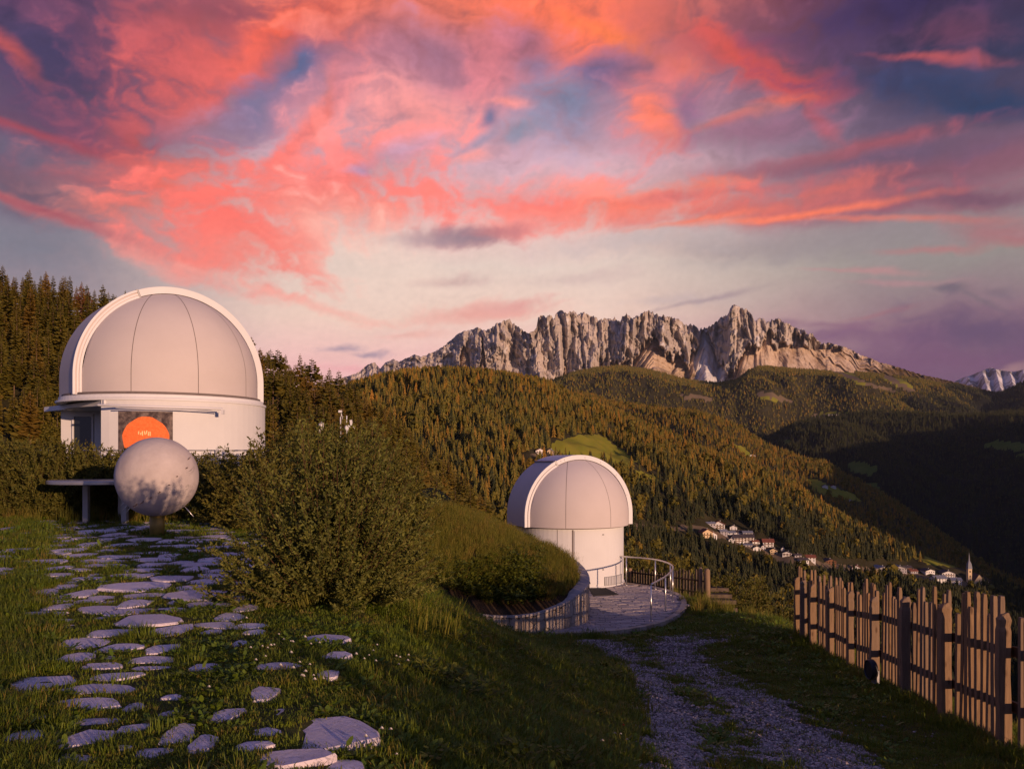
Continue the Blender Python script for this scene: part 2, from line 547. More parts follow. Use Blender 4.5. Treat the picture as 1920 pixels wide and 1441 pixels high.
def scatter(name, P, rot, scl, pick, protos, parent=None):
    """ONE object whose points carry instances of the given meshes (geometry nodes)"""
    me = bpy.data.meshes.new(name)
    P = np.asarray(P, np.float32)
    me.vertices.add(len(P))
    me.vertices.foreach_set('co', P.ravel())
    a = me.attributes.new('rot', 'FLOAT_VECTOR', 'POINT')
    a.data.foreach_set('vector', np.asarray(rot, np.float32).ravel())
    scl = np.asarray(scl, np.float32)
    if scl.ndim == 1:
        scl = np.stack([scl] * 3, -1)
    a = me.attributes.new('scl', 'FLOAT_VECTOR', 'POINT')
    a.data.foreach_set('vector', scl.ravel())
    a = me.attributes.new('pick', 'INT', 'POINT')
    a.data.foreach_set('value', np.asarray(pick, np.int32))
    me.update()
    ob = link(bpy.data.objects.new(name, me), parent)
    g = bpy.data.node_groups.new('scatter', 'GeometryNodeTree')
    g.interface.new_socket('Geometry', in_out='INPUT', socket_type='NodeSocketGeometry')
    g.interface.new_socket('Geometry', in_out='OUTPUT', socket_type='NodeSocketGeometry')
    N, L = g.nodes, g.links
    gi, go = N.new('NodeGroupInput'), N.new('NodeGroupOutput')
    g2i = N.new('GeometryNodeGeometryToInstance')
    for m in reversed(protos):
        po = bpy.data.objects.new('proto', m)
        oi = N.new('GeometryNodeObjectInfo')
        oi.inputs['Object'].default_value = po
        oi.inputs['As Instance'].default_value = True
        L.new(oi.outputs['Geometry'], g2i.inputs[0])

    def attr(nm, ty):
        n = N.new('GeometryNodeInputNamedAttribute')
        n.data_type = ty
        n.inputs[0].default_value = nm
        return n.outputs[0]
    iop = N.new('GeometryNodeInstanceOnPoints')
    L.new(gi.outputs[0], iop.inputs['Points'])
    L.new(g2i.outputs[0], iop.inputs['Instance'])
    iop.inputs['Pick Instance'].default_value = True
    L.new(attr('pick', 'INT'), iop.inputs['Instance Index'])
    e2r = N.new('FunctionNodeEulerToRotation')
    L.new(attr('rot', 'FLOAT_VECTOR'), e2r.inputs[0])
    L.new(e2r.outputs[0], iop.inputs['Rotation'])
    L.new(attr('scl', 'FLOAT_VECTOR'), iop.inputs['Scale'])
    L.new(iop.outputs[0], go.inputs[0])
    md = ob.modifiers.new('scatter', 'NODES')
    md.node_group = g
    return ob


# ------------------------------------------------------------------ materials
def material(name, rough=0.8, spec=0.3):
    m = bpy.data.materials.new(name)
    m.use_nodes = True
    T = NT(m.node_tree)
    b = T.n['Principled BSDF']
    b.inputs['Roughness'].default_value = rough
    b.inputs['Specular IOR Level'].default_value = spec
    return m, T, b


def bump(T, b, h, strength=0.3, dist=0.02):
    n = T.node('ShaderNodeBump')
    n.inputs['Strength'].default_value = strength
    n.inputs['Distance'].default_value = dist
    T.put(n.inputs['Height'], h)
    T.l.new(n.outputs[0], b.inputs['Normal'])


def mat_plain(name, c, rough=0.7, spec=0.3, metal=0.0, var=0.12, scale=6.0, bmp=0.0, bdist=0.01):
    m, T, b = material(name, rough, spec)
    tc = T.node('ShaderNodeTexCoord').outputs['Object']
    n = T.noise(tc, scale, 6, 0.6)
    f = T.rng(n, 0.3, 0.7, 1 - var, 1 + var)
    T.put(b.inputs['Base Color'], T.mix(1.0, c, T.comb(f, f, f), 'MULTIPLY'))
    b.inputs['Metallic'].default_value = metal
    if bmp:
        bump(T, b, T.noise(tc, scale * 5, 5, 0.6), bmp, bdist)
    return m


def mat_leaf(name, c1, c2, c3=None, rough=0.65, trans=0.0, spec=0.15, clump=1.2):
    """foliage: each leaf or tree has its own tone between the colours; clumps differ too"""
    m, T, b = material(name, rough, spec)
    oi = T.node('ShaderNodeObjectInfo').outputs['Random']
    gi = T.node('ShaderNodeNewGeometry')
    tc = T.node('ShaderNodeTexCoord').outputs['Object']
    f = T.math('FRACT', T.math('ADD', T.math('MULTIPLY', gi.outputs['Random Per Island'], 0.7), T.math('MULTIPLY', oi, 3.7)))
    col = T.mix(f, c1, c2)
    if c3:
        col = T.mix(T.rng(T.math('FRACT', T.math('MULTIPLY', oi, 7.13)), 0.72, 1.0), col, c3)
    n = T.noise(tc, clump, 3, 0.5)
    k = T.rng(n, 0.3, 0.7, 0.72, 1.25)
    col = T.mix(1.0, col, T.comb(k, k, k), 'MULTIPLY')
    T.put(b.inputs['Base Color'], col)
    if trans > 0:
        out = T.n['Material Output']
        tr = T.node('ShaderNodeBsdfTranslucent')
        T.put(tr.inputs[0], T.mix(1.0, col, (1.25, 1.3, 0.6), 'MULTIPLY'))
        ms = T.node('ShaderNodeMixShader')
        ms.inputs[0].default_value = trans
        T.l.new(b.outputs[0], ms.inputs[1])
        T.l.new(tr.outputs[0], ms.inputs[2])
        T.l.new(ms.outputs[0], out.inputs['Surface'])
    return m


M_BARK = mat_plain('bark', (0.15, 0.095, 0.06), 0.9, 0.1, var=0.3, scale=3)
M_SPRUCE = mat_leaf('spruce_needles', (0.085, 0.078, 0.012), (0.18, 0.135, 0.020), (0.23, 0.13, 0.022), clump=0.35, trans=0.12)
M_SPRUCE_FAR = mat_leaf('spruce_wood', (0.075, 0.075, 0.013), (0.165, 0.125, 0.020), (0.22, 0.125, 0.02), clump=0.012)
M_LARCH = mat_leaf('sunlit_larch_wood', (0.15, 0.095, 0.014), (0.26, 0.155, 0.02), (0.30, 0.14, 0.02), clump=0.012)  # larch gold, with the low sun on the crests coloured in too
M_SHADEW = mat_leaf('shaded_spruce_wood', (0.022, 0.028, 0.010), (0.050, 0.048, 0.014), clump=0.012)  # spruce tones lowered: the valley's shade is put into the needles
M_RUSTY = mat_leaf('dead_needles', (0.16, 0.05, 0.025), (0.22, 0.075, 0.035), clump=0.5)
M_BROAD = mat_leaf('broad_leaves', (0.10, 0.095, 0.014), (0.19, 0.145, 0.02), (0.22, 0.14, 0.02), clump=0.4, trans=0.2)

# ------------------------------------------------------------------ the far land: hills, mountains, woods
def land_mat(name, ground, grass, rough=0.95):
    m, T, b = material(name, rough, 0.05)
    tc = T.node('ShaderNodeTexCoord').outputs['Object']
    mead = T.node('ShaderNodeAttribute', attribute_name='meadow').outputs['Fac']
    road = T.node('ShaderNodeAttribute', attribute_name='road').outputs['Fac']
    n = T.noise(tc, 0.02, 6, 0.65)
    g = T.mix(T.rng(n, 0.35, 0.65), ground, tuple(c * 1.6 for c in ground))
    n2 = T.noise(T.mapping(tc, scale=(1, 1, 4)), 0.035, 6, 0.6)
    gr = T.mix(T.rng(n2, 0.3, 0.7), grass, (grass[0] * 1.45, grass[1] * 1.15, grass[2] * 1.3))
    c = T.mix(T.rng(mead, 0.4, 0.6), g, gr)
    c = T.mix(T.rng(road, 0.4, 0.6), c, (0.16, 0.115, 0.07))
    T.put(b.inputs['Base Color'], c)
    return m


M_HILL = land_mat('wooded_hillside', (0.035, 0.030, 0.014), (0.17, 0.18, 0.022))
M_HILLD = land_mat('shaded_wooded_hillside', (0.016, 0.016, 0.010), (0.07, 0.10, 0.02))  # ground and grass darkened to paint the shade over the hills
M_SLOPE = land_mat('pale_upper_slope', (0.15, 0.10, 0.05), (0.10, 0.12, 0.03))


def P2(pts, x):
    xs = [p[0] for p in pts]
    return np.interp(x, xs, [p[1] for p in pts])


def inpoly(x, y, poly):
    x, y = np.asarray(x), np.asarray(y)
    c = np.zeros(np.broadcast(x, y).shape, bool)
    j = len(poly) - 1
    for i in range(len(poly)):
        xi, yi = poly[i]
        xj, yj = poly[j]
        k = ((yi > y) != (yj > y)) & (x < (xj - xi) * (y - yi) / ((yj - yi) or 1e-9) + xi)
        c ^= k
        j = i
    return c


class Hill:
    def __init__(self, name, label, crest, dc, foot, df, x0, x1, nx, ny, amp, L, mat, g=1.0, seed=0, meadows=(), roads=(), micro=0.0):
        px = np.linspace(x0, x1, nx)
        t = np.linspace(0, 1, ny)
        T_, X_ = np.meshgrid(t, px, indexing='ij')
        Dc, Df = P2(dc, px), P2(df, px)
        D = Df + (Dc - Df) * T_
        zc, zf = (HZ - P2(crest, px)) / FOC * Dc, (HZ - P2(foot, px)) / FOC * Df
        prof = np.sin(T_ * np.pi / 2) ** g if g > 0 else T_
        Z = zf + (zc - zf) * prof
        XX = (X_ - 960) / FOC * D
        w = np.sin(np.pi * np.clip(T_, 0, 1)) ** 0.6
        Z = Z + amp * w * (ridged(XX / L, D / L * 0.6, 4, seed=seed) - 0.55) * 1.6 + micro * fbm(XX / (L * 0.12), D / (L * 0.12), 3, seed=seed + 3)
        Z = np.minimum(Z, (zc / Dc) * D - 0.010 * D * (1 - T_) + micro * 0.2)
        # the far side falls away behind the crest
        bD = [D[-1] + k * (Dc * 0.06 + 8) for k in (1, 2.5, 5)]
        bZ = [Z[-1] - k * (np.abs(zc) * 0.10 + Dc * 0.02 + 2) for k in (1, 3, 8)]
        D = np.vstack([D] + bD)
        Z = np.vstack([Z] + bZ)
        XX = np.vstack([XX] + [(px - 960) / FOC * d for d in bD])
        self.D, self.Z, self.X, self.ny, self.nx, self.x0, self.x1 = D, Z, XX, ny, nx, x0, x1
        sx, sy = 960 + XX / D * FOC, HZ - Z / D * FOC
        self.sx, self.sy = sx, sy
        mead = np.zeros(D.shape)
        for poly in meadows:
            mead[inpoly(sx + fbm(sx / 9, sy / 5, 2, seed=3) * 5, sy + fbm(sx / 9, sy / 5, 2, seed=8) * 3, poly)] = 1
        road = np.zeros(D.shape)
        for (pts, wd) in roads:
            for (a, b) in zip(pts[:-1], pts[1:]):
                ab = np.array([b[0] - a[0], b[1] - a[1]], float)
                q = np.clip(((sx - a[0]) * ab[0] + (sy - a[1]) * ab[1]) / (ab @ ab), 0, 1)
                road[np.hypot(sx - a[0] - q * ab[0], (sy - a[1] - q * ab[1]) * 2) < wd] = 1
        mead[ny:] = 0
        road[ny:] = 0
        self.mead, self.road = mead, road
        V = np.stack([XX, D, Z + EYE], -1).reshape(-1, 3)
        me = npmesh(name, V, grid_faces(*D.shape), [mat], True, {'meadow': mead, 'road': road})
        self.ob = link(bpy.data.objects.new(name, me))
        tag(self.ob, label, kind='structure')
        self.V = V

    def bilinear(self, A, r, c):
        r0, c0 = np.floor(r).astype(int), np.floor(c).astype(int)
        r0, c0 = np.minimum(r0, A.shape[0] - 2), np.minimum(c0, A.shape[1] - 2)
        fr, fc = r - r0, c - c0
        return (A[r0, c0] * (1 - fr) * (1 - fc) + A[r0 + 1, c0] * fr * (1 - fc) + A[r0, c0 + 1] * (1 - fr) * fc + A[r0 + 1, c0 + 1] * fr * fc)

    def sample(self, n, rs, pw=1.0, x0=None, x1=None, clear=True):
        """n random points of the sheet: positions and their pixels"""
        x0 = self.x0 if x0 is None else x0
        x1 = self.x1 if x1 is None else x1
        c = (rs.uniform(x0, x1, n) - self.x0) / (self.x1 - self.x0) * (self.nx - 1)
        r = rs.rand(n) ** pw * (self.ny - 1)
        X, D, Z = (self.bilinear(A, r, c) for A in (self.X, self.D, self.Z))
        ok = np.ones(n, bool)
        if clear:
            ok = (self.bilinear(self.mead, r, c) < 0.2) & (self.bilinear(self.road, r, c) < 0.2)
        return np.stack([X, D, Z + EYE], -1)[ok], np.stack([960 + X / D * FOC, HZ - Z / D * FOC], -1)[ok]

    def hit(self, px, py):
        """the point of the hillside seen at a pixel, nearest to the eye"""
        c = (px - self.x0) / (self.x1 - self.x0) * (self.nx - 1)
        c0 = int(c)
        f = c - c0
        sy = self.sy[:self.ny, c0] * (1 - f) + self.sy[:self.ny, c0 + 1] * f
        for r in range(1, self.ny):
            if sy[r] <= py:
                q = (sy[r - 1] - py) / max(sy[r - 1] - sy[r], 1e-6)
                q = min(max(q, 0), 1)
                rr = r - 1 + q
                X, D, Z = (float(self.bilinear(A, np.array([rr]), np.array([c]))[0]) for A in (self.X, self.D, self.Z))
                return Vector((X, D, Z + EYE))
        return None


# ---- meshes of trees
def spruce_mesh(name, seed, whorls=24, nb=9, H=1.0, wide=0.17, bare=0.1, mats=None, droop=0.35, gappy=0.0):
    """unit-high spruce: crown only (trunk apart); every bough is a drooping spray with side twigs"""
    r = random.Random(seed)
    b = MB()
    for i in range(whorls):
        t = i / (whorls - 1)
        h = bare + (0.985 - bare) * t ** 0.92
        L = wide * (1 - t) ** 0.75 * r.uniform(0.72, 1.15) + 0.012
        if t < 0.12:
            L *= 0.6 + 3 * t
        k = max(4, int(nb * (1 - 0.35 * t)))
        a0 = r.uniform(0, 6.28)
        for j in range(k):
            if r.random() < gappy:
                continue
            a = a0 + 6.283 * j / k + r.uniform(-0.3, 0.3)
            l = L * r.uniform(0.7, 1.2)
            hh = h + r.uniform(-0.012, 0.012)
            dr = droop * r.uniform(0.6, 1.4) * (1 - 0.7 * t)
            d = Vector((math.cos(a), math.sin(a), 0))
            s = Vector((-d.y, d.x, 0))
            w = l * 0.30
            p0 = Vector((0, 0, hh))
            p1 = p0 + d * l * 0.5 + Vector((0, 0, -dr * l * 0.55))
            p2 = p0 + d * l + Vector((0, 0, -dr * l * 0.75 + 0.01 * (t > 0.5)))
            dz = Vector((0, 0, -w * 0.55))
            vs = [p0, p1 + s * w + dz, p1, p1 - s * w + dz, p2, p0 + d * l * 0.75 + s * w * 0.9 + dz * 1.4 - Vector((0, 0, dr * l * .6)), p0 + d * l * 0.75 - s * w * 0.9 + dz * 1.4 - Vector((0, 0, dr * l * .6))]
            b.add(vs, [(0, 1, 2), (0, 2, 3), (2, 5, 4), (2, 4, 6), (1, 5, 2), (3, 2, 6)])
    b.add([(0.006, 0, 0.93), (-0.004, 0.006, 0.93), (-0.004, -0.006, 0.93), (0, 0, 1.0)], [(0, 1, 3), (1, 2, 3), (2, 0, 3)])
    return b.mesh(name, mats or M_SPRUCE)


def trunk_mesh(name, r0=0.014, top=0.95, n=6):
    b = MB()
    b.tube([(0, 0, -0.06), (0, 0, 0.3), (0, 0, top)], [r0, r0 * 0.75, r0 * 0.15], n)
    return b.mesh(name, M_BARK)


def low_spruce(name, seed, layers=5, seg=7, wide=0.17, mat=None):
    r = random.Random(seed)
    b = MB()
    for i in range(layers):
        t = i / layers
        z0 = 0.06 + 0.94 * t ** 0.95
        z1 = min(1.0, z0 + 1.35 / layers)
        R0 = wide * (1 - t) ** 0.85
        vs = [(0, 0, z1)]
        a0 = r.uniform(0, 6)
        for k in range(seg * 2):
            a = a0 + math.pi * k / seg
            q = R0 * (r.uniform(0.95, 1.25) if k % 2 == 0 else r.uniform(0.5, 0.7))
            vs.append((q * math.cos(a), q * math.sin(a), z0 - (0.03 if k % 2 == 0 else -0.02)))
        b.add(vs, [(0, 1 + k, 1 + (k + 1) % (seg * 2)) for k in range(seg * 2)])
    return b.mesh(name, mat or M_SPRUCE_FAR)


def low_round(name, seed, mat=None):
    """small distant broad-leaved tree: a lumpy crown of tilted leaf clumps"""
    r = random.Random(seed)
    b = MB()
    for k in range(60):
        d = Vector((r.gauss(0, 1), r.gauss(0, 1), r.gauss(0, 1))).normalized() * r.uniform(0.6, 1.0)
        p = Vector((d.x * 0.3, d.y * 0.3, 0.58 + d.z * 0.4))
        n = (d + Vector((r.uniform(-.5, .5), r.uniform(-.5, .5), r.uniform(-.5, .5)))).normalized()
        u = n.cross(Vector((0.3, 0.2, 1))).normalized() * 0.11
        v = n.cross(u).normalized() * 0.11
        b.add([p + u, p + v, p - u, p - v], [(0, 1, 2, 3)])
    return b.mesh(name, mat or M_BROAD)


SPR = [spruce_mesh('crown', s, 26, 10, wide=w, bare=bb, gappy=g_) for s, w, bb, g_ in ((1, .16, .08, .04), (2, .19, .12, .08), (3, .14, .2, .1), (4, .17, .3, .12))]
RUST = spruce_mesh('crown', 9, 20, 7, wide=.15, bare=.2, mats=M_RUSTY, gappy=.3)
PIN = [spruce_mesh('crown', s, 12, 9, wide=.2, bare=.55, droop=-0.15, gappy=.1) for s in (21, 22)]
TRK = trunk_mesh('trunk')
LOW = [low_spruce('far_spruce', s, 5, 6, w) for s, w in ((1, .16), (2, .19), (3, .14), (4, .21))]
LOWD = [low_spruce('shaded_spruce', s, 5, 6, w, M_SHADEW) for s, w in ((1, .16), (2, .19), (3, .14), (4, .21))]
TINYD = [low_spruce('tiny_shaded_spruce', s, 2, 4, w, M_SHADEW) for s, w in ((1, .2), (2, .26), (3, .23))]
LARCH = [low_spruce('far_larch', s, 5, 6, w, M_LARCH) for s, w in ((5, .19), (6, .17), (7, .22))]
LOWR = [low_round('far_round', 5)]
TINY = [low_spruce('tiny_spruce', s, 2, 4, w) for s, w in ((1, .2), (2, .26), (3, .23))]


def wood(name, label, hill, n, hmin, hmax, protos, seed, pw=1.0, x0=None, x1=None, round_share=0.0, mask=None, gold=None, dark=None):
    rs = np.random.RandomState(seed)
    P, S = hill.sample(n, rs, pw, x0, x1)
    if mask is not None:
        k = mask(S[:, 0], S[:, 1], P)
        P = P[k]
    n = len(P)
    h = (hmin + (hmax - hmin) * rs.rand(n) ** 1.3) * (0.75 + 0.5 * rs.rand(n))
    rot = np.zeros((n, 3))
    rot[:, 2] = rs.uniform(0, 6.28, n)
    P[:, 2] -= 0.5
    h = h * (1 + 0.25 * fbm(P[:, 0] / 60, P[:, 1] / 90, 2, seed=seed))
    pick = rs.randint(0, len(protos), n)
    if gold is not None:
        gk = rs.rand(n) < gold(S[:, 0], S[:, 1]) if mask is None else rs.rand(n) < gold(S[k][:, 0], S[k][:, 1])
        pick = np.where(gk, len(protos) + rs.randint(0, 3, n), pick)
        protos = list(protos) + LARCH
    if dark is not None:
        SS = S if mask is None else S[k]
        dk = rs.rand(n) < dark(SS[:, 0], SS[:, 1])
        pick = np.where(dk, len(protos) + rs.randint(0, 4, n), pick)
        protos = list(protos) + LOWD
    if round_share:
        pick = np.where(rs.rand(n) < round_share, len(protos), pick)
        protos = list(protos) + LOWR
    wd = rs.uniform(0.75, 1.45, n)
    ob = scatter(name, P, rot, np.stack([h * wd, h * wd, h], -1), pick, protos)
    return tag(ob, label, kind='stuff')


# ---- the rounded wooded hill in the middle, with the village on its right-hand foot
hillB = Hill('hill', 'rounded wooded hill falling to the valley village',
             crest=[(300, 770), (560, 752), (640, 736), (700, 718), (760, 705), (830, 699), (900, 703), (960, 711), (1020, 722), (1060, 740), (1100, 756), (1150, 774), (1200, 798), (1275, 830), (1350, 862), (1410, 880), (1485, 915), (1530, 944), (1600, 985), (1700, 1030), (1780, 1058), (1850, 1082), (1920, 1120), (2100, 1180)],
             dc=[(300, 1500), (830, 2000), (1200, 1900), (1530, 1650), (1850, 1350), (2100, 1200)],
             foot=[(300, 1150), (900, 1190), (1300, 1270), (1800, 1290), (2100, 1330)], df=[(300, 520), (900, 600), (1400, 700), (2100, 700)],
             x0=300, x1=2100, nx=500, ny=150, amp=55, L=420, mat=M_HILL, g=0.9, seed=3, micro=3,
             meadows=[[(1028, 856), (1036, 830), (1085, 815), (1128, 815), (1150, 832), (1195, 862), (1180, 874), (1100, 866), (1060, 862)], [(1190, 880), (1240, 898), (1236, 908), (1195, 900)],
                      [(1690, 1030), (1740, 1036), (1790, 1052), (1800, 1064), (1740, 1058)]],
             roads=[([(838, 868), (880, 862), (925, 857)], 5), ([(1000, 852), (1040, 850)], 6), ([(1180, 985), (1240, 990), (1310, 988), (1340, 1000), (1400, 1020), (1470, 1046), (1560, 1060), (1680, 1075), (1760, 1085), (1830, 1098)], 9), ([(1440, 1052), (1500, 1050)], 6)])

VILLAGE = [(1296, 1000), (1310, 972), (1390, 975), (1420, 1000), (1440, 1004), (1490, 1040), (1560, 1046), (1640, 1052), (1720, 1052), (1800, 1062), (1860, 1075), (1860, 1112), (1760, 1106), (1600, 1082), (1540, 1078), (1440, 1062), (1380, 1036), (1300, 1014)]


def m_B(sx, sy, P):
    return ~inpoly(sx, sy, VILLAGE) & ~inpoly(sx, sy, [(990, 870), (990, 846), (1050, 838), (1060, 858), (1040, 862)])


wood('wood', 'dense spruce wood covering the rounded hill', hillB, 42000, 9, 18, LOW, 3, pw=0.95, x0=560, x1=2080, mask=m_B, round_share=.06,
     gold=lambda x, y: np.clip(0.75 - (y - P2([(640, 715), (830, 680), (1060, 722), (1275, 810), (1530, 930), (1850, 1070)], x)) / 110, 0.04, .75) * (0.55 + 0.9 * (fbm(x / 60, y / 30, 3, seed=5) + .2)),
     dark=lambda x, y: sstep(x, 1000, 1250) * sstep(y - P2([(1000, 840), (1300, 880), (1500, 920), (1700, 1000)], x), 0, 90) * .95 + .12)  # more trees with painted shade lower down and to the right

# ---- the golden ridge behind it
hillC = Hill('ridge', 'wooded ridge with farm clearing behind the rounded hill',
             crest=[(900, 740), (1100, 742), (1150, 756), (1200, 764), (1312, 774), (1369, 794), (1425, 826), (1462, 846), (1519, 864), (1549, 868), (1575, 886), (1612, 906), (1650, 925), (1680, 945), (1740, 985), (1850, 1060), (2100, 1180)],
             dc=[(900, 3000), (1500, 2900), (1700, 2600), (2100, 2200)],
             foot=[(900, 900), (1300, 930), (1530, 990), (1700, 1060), (2100, 1250)], df=[(900, 2300), (1500, 2100), (2100, 1700)],
             x0=900, x1=2100, nx=320, ny=70, amp=30, L=350, mat=M_HILL, g=0.8, seed=8, micro=3,
             meadows=[[(1508, 896), (1530, 898), (1562, 912), (1600, 925), (1615, 938), (1580, 936), (1530, 922)], [(1375, 832), (1395, 838), (1420, 858), (1408, 860), (1380, 842)]])
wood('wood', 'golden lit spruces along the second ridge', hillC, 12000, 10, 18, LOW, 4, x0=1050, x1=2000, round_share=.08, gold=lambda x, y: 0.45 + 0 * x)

# ---- the dark hills right of the valley
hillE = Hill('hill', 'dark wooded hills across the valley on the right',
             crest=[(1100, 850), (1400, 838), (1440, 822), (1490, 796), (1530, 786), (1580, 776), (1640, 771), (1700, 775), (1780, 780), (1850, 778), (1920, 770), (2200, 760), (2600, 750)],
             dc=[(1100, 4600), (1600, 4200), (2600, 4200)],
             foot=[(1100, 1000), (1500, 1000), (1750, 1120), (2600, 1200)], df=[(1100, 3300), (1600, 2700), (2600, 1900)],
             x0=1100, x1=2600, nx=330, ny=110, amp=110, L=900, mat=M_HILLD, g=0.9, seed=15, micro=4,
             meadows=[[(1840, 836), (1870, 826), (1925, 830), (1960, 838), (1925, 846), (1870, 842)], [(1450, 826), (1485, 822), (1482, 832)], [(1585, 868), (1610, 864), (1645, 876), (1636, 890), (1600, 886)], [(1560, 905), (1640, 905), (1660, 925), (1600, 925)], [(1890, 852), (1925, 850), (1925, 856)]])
wood('wood', 'shaded spruce wood on the hills across the valley', hillE, 17000, 13, 24, LOWD, 5, x0=1250, x1=2150)
hillF = Hill('hill', 'far dark hills below the snowy summit',
             crest=[(1350, 800), (1560, 765), (1640, 750), (1700, 735), (1740, 726), (1790, 720), (1820, 728), (1870, 738), (1920, 716), (2000, 700), (2300, 690)],
             dc=[(1350, 6600), (1800, 7500), (2300, 7500)],
             foot=[(1350, 850), (1900, 850), (2300, 850)], df=[(1350, 4700), (2300, 4900)],
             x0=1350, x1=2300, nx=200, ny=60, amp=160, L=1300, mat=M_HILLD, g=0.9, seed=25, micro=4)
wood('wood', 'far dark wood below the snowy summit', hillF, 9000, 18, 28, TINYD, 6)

# ---- the wooded slopes under the rock massif
DCREST = [(500, 780), (700, 770), (900, 760), (1000, 738), (1040, 712), (1081, 698), (1115, 691), (1164, 687), (1219, 695), (1290, 714), (1342, 719), (1380, 714), (1402, 697), (1425, 687), (1500, 694), (1575, 697), (1650, 702), (1706, 709), (1762, 719), (1792, 728), (1900, 765), (2100, 800)]
hillD = Hill('slope', 'wooded foot slopes below the rock massif',
             crest=DCREST, dc=[(500, 7000), (1200, 7300), (1800, 7600), (2100, 7800)],
             foot=[(500, 860), (1500, 880), (2100, 880)], df=[(500, 4300), (1500, 4600), (2100, 4700)],
             x0=500, x1=2000, nx=420, ny=80, amp=190, L=1100, mat=M_HILL, g=0.75, seed=35, micro=6,
             meadows=[[(1560, 690), (1600, 700), (1625, 722), (1600, 716)], [(1640, 700), (1700, 712), (1720, 735), (1690, 728)], [(1420, 738), (1470, 742), (1480, 752), (1430, 750)], [(1535, 772), (1590, 774), (1580, 784), (1540, 782)]],
             roads=[([(1556, 694), (1600, 708), (1640, 724), (1672, 733)], 6), ([(1425, 738), (1460, 745), (1480, 752)], 8), ([(1530, 782), (1570, 780), (1600, 786)], 8), ([(1665, 706), (1690, 722), (1706, 732)], 8), ([(1280, 742), (1330, 748)], 7)])
wood('wood', 'far spruce wood on the slopes below the rock massif', hillD, 26000, 14, 24, TINY, 7, pw=0.8, x0=900, x1=1900)


# ---- the rock massif
CREST = [(520, 742), (600, 722), (672, 698), (689, 683), (703, 679), (713, 691), (720, 681), (737, 673), (748, 678), (762, 671), (779, 664), (789, 669), (806, 662), (823, 655), (841, 641), (858, 626), (868, 621), (885, 618), (896, 613), (909, 619), (920, 616), (930, 607), (944, 602), (956, 599), (964, 607), (978, 617), (992, 626), (1000, 621), (1006, 614), (1009, 595), (1016, 591), (1023, 593), (1030, 591), (1040, 595), (1043, 586), (1052, 581), (1062, 588), (1068, 585), (1076, 583), (1083, 590), (1095, 586), (1109, 594), (1116, 592), (1122, 602), (1133, 597), (1147, 600), (1153, 595), (1162, 604), (1167, 592), (1177, 588), (1184, 597), (1195, 592), (1205, 586), (1215, 582), (1226, 586), (1238, 594), (1245, 589), (1256, 596), (1271, 598), (1286, 609), (1298, 608), (1312, 617), (1328, 613), (1339, 607), (1350, 596), (1365, 590), (1369, 577), (1376, 571), (1384, 575), (1399, 579), (1410, 590), (1414, 602), (1425, 596), (1440, 602), (1457, 596), (1470, 603), (1485, 611), (1496, 617), (1507, 616), (1515, 628), (1524, 625), (1532, 637), (1541, 645), (1552, 641), (1567, 646), (1582, 649), (1597, 656), (1612, 664), (1631, 671), (1650, 679), (1672, 684), (1695, 692), (1725, 701), (1762, 709), (1792, 716), (1900, 745)]


def rock_mat():
    m, T, b = material('dolomite_rock', 0.95, 0.05)
    tc = T.node('ShaderNodeTexCoord').outputs['Object']
    sc_ = T.node('ShaderNodeAttribute', attribute_name='scree').outputs['Fac']
    gr_ = T.node('ShaderNodeAttribute', attribute_name='turf').outputs['Fac']
    sn = T.node('ShaderNodeAttribute', attribute_name='dust').outputs['Fac']
    n1 = T.noise(T.mapping(tc, scale=(1, 1, 0.22)), 0.012, 9, 0.62)
    strata = T.noise(T.mapping(tc, scale=(0.12, 0.12, 1.0)), 0.022, 5, 0.6)
    rock = T.mix(T.rng(n1, 0.34, 0.68), (0.33, 0.285, 0.25), (0.60, 0.51, 0.44))
    rock = T.mix(T.rng(strata, 0.45, 0.75, 0, 0.4), rock, (0.25, 0.22, 0.21))
    n2 = T.noise(tc, 0.02, 6, 0.6)
    pale = T.mix(T.rng(n2, 0.3, 0.7), (0.44, 0.32, 0.22), (0.62, 0.49, 0.37))
    c = T.mix(T.rng(T.math('ADD', sc_, T.math('MULTIPLY', T.math('SUBTRACT', n2, 0.5), 0.8)), 0.4, 0.65), rock, pale)
    n3 = T.noise(T.mapping(tc, scale=(1, 1, 0.3)), 0.006, 6, 0.65)
    c = T.mix(T.math('MULTIPLY', T.rng(n3, 0.46, 0.62), T.rng(sc_, 0.4, 0.8, 0, 0.75)), c, (0.24, 0.155, 0.095))
    c = T.mix(T.rng(T.math('ADD', gr_, T.math('MULTIPLY', T.math('SUBTRACT', n2, 0.5), 1.3)), 0.4, 0.7), c, (0.15, 0.10, 0.045))
    c = T.mix(T.rng(T.math('ADD', sn, T.math('MULTIPLY', T.math('SUBTRACT', n1, 0.5), 1.2)), 0.55, 0.8, 0, 0.75), c, (0.70, 0.69, 0.70))
    T.put(b.inputs['Base Color'], c)
    bump(T, b, T.noise(T.mapping(tc, scale=(1, 1, 0.35)), 0.03, 8, 0.65), 0.9, 22)
    return m


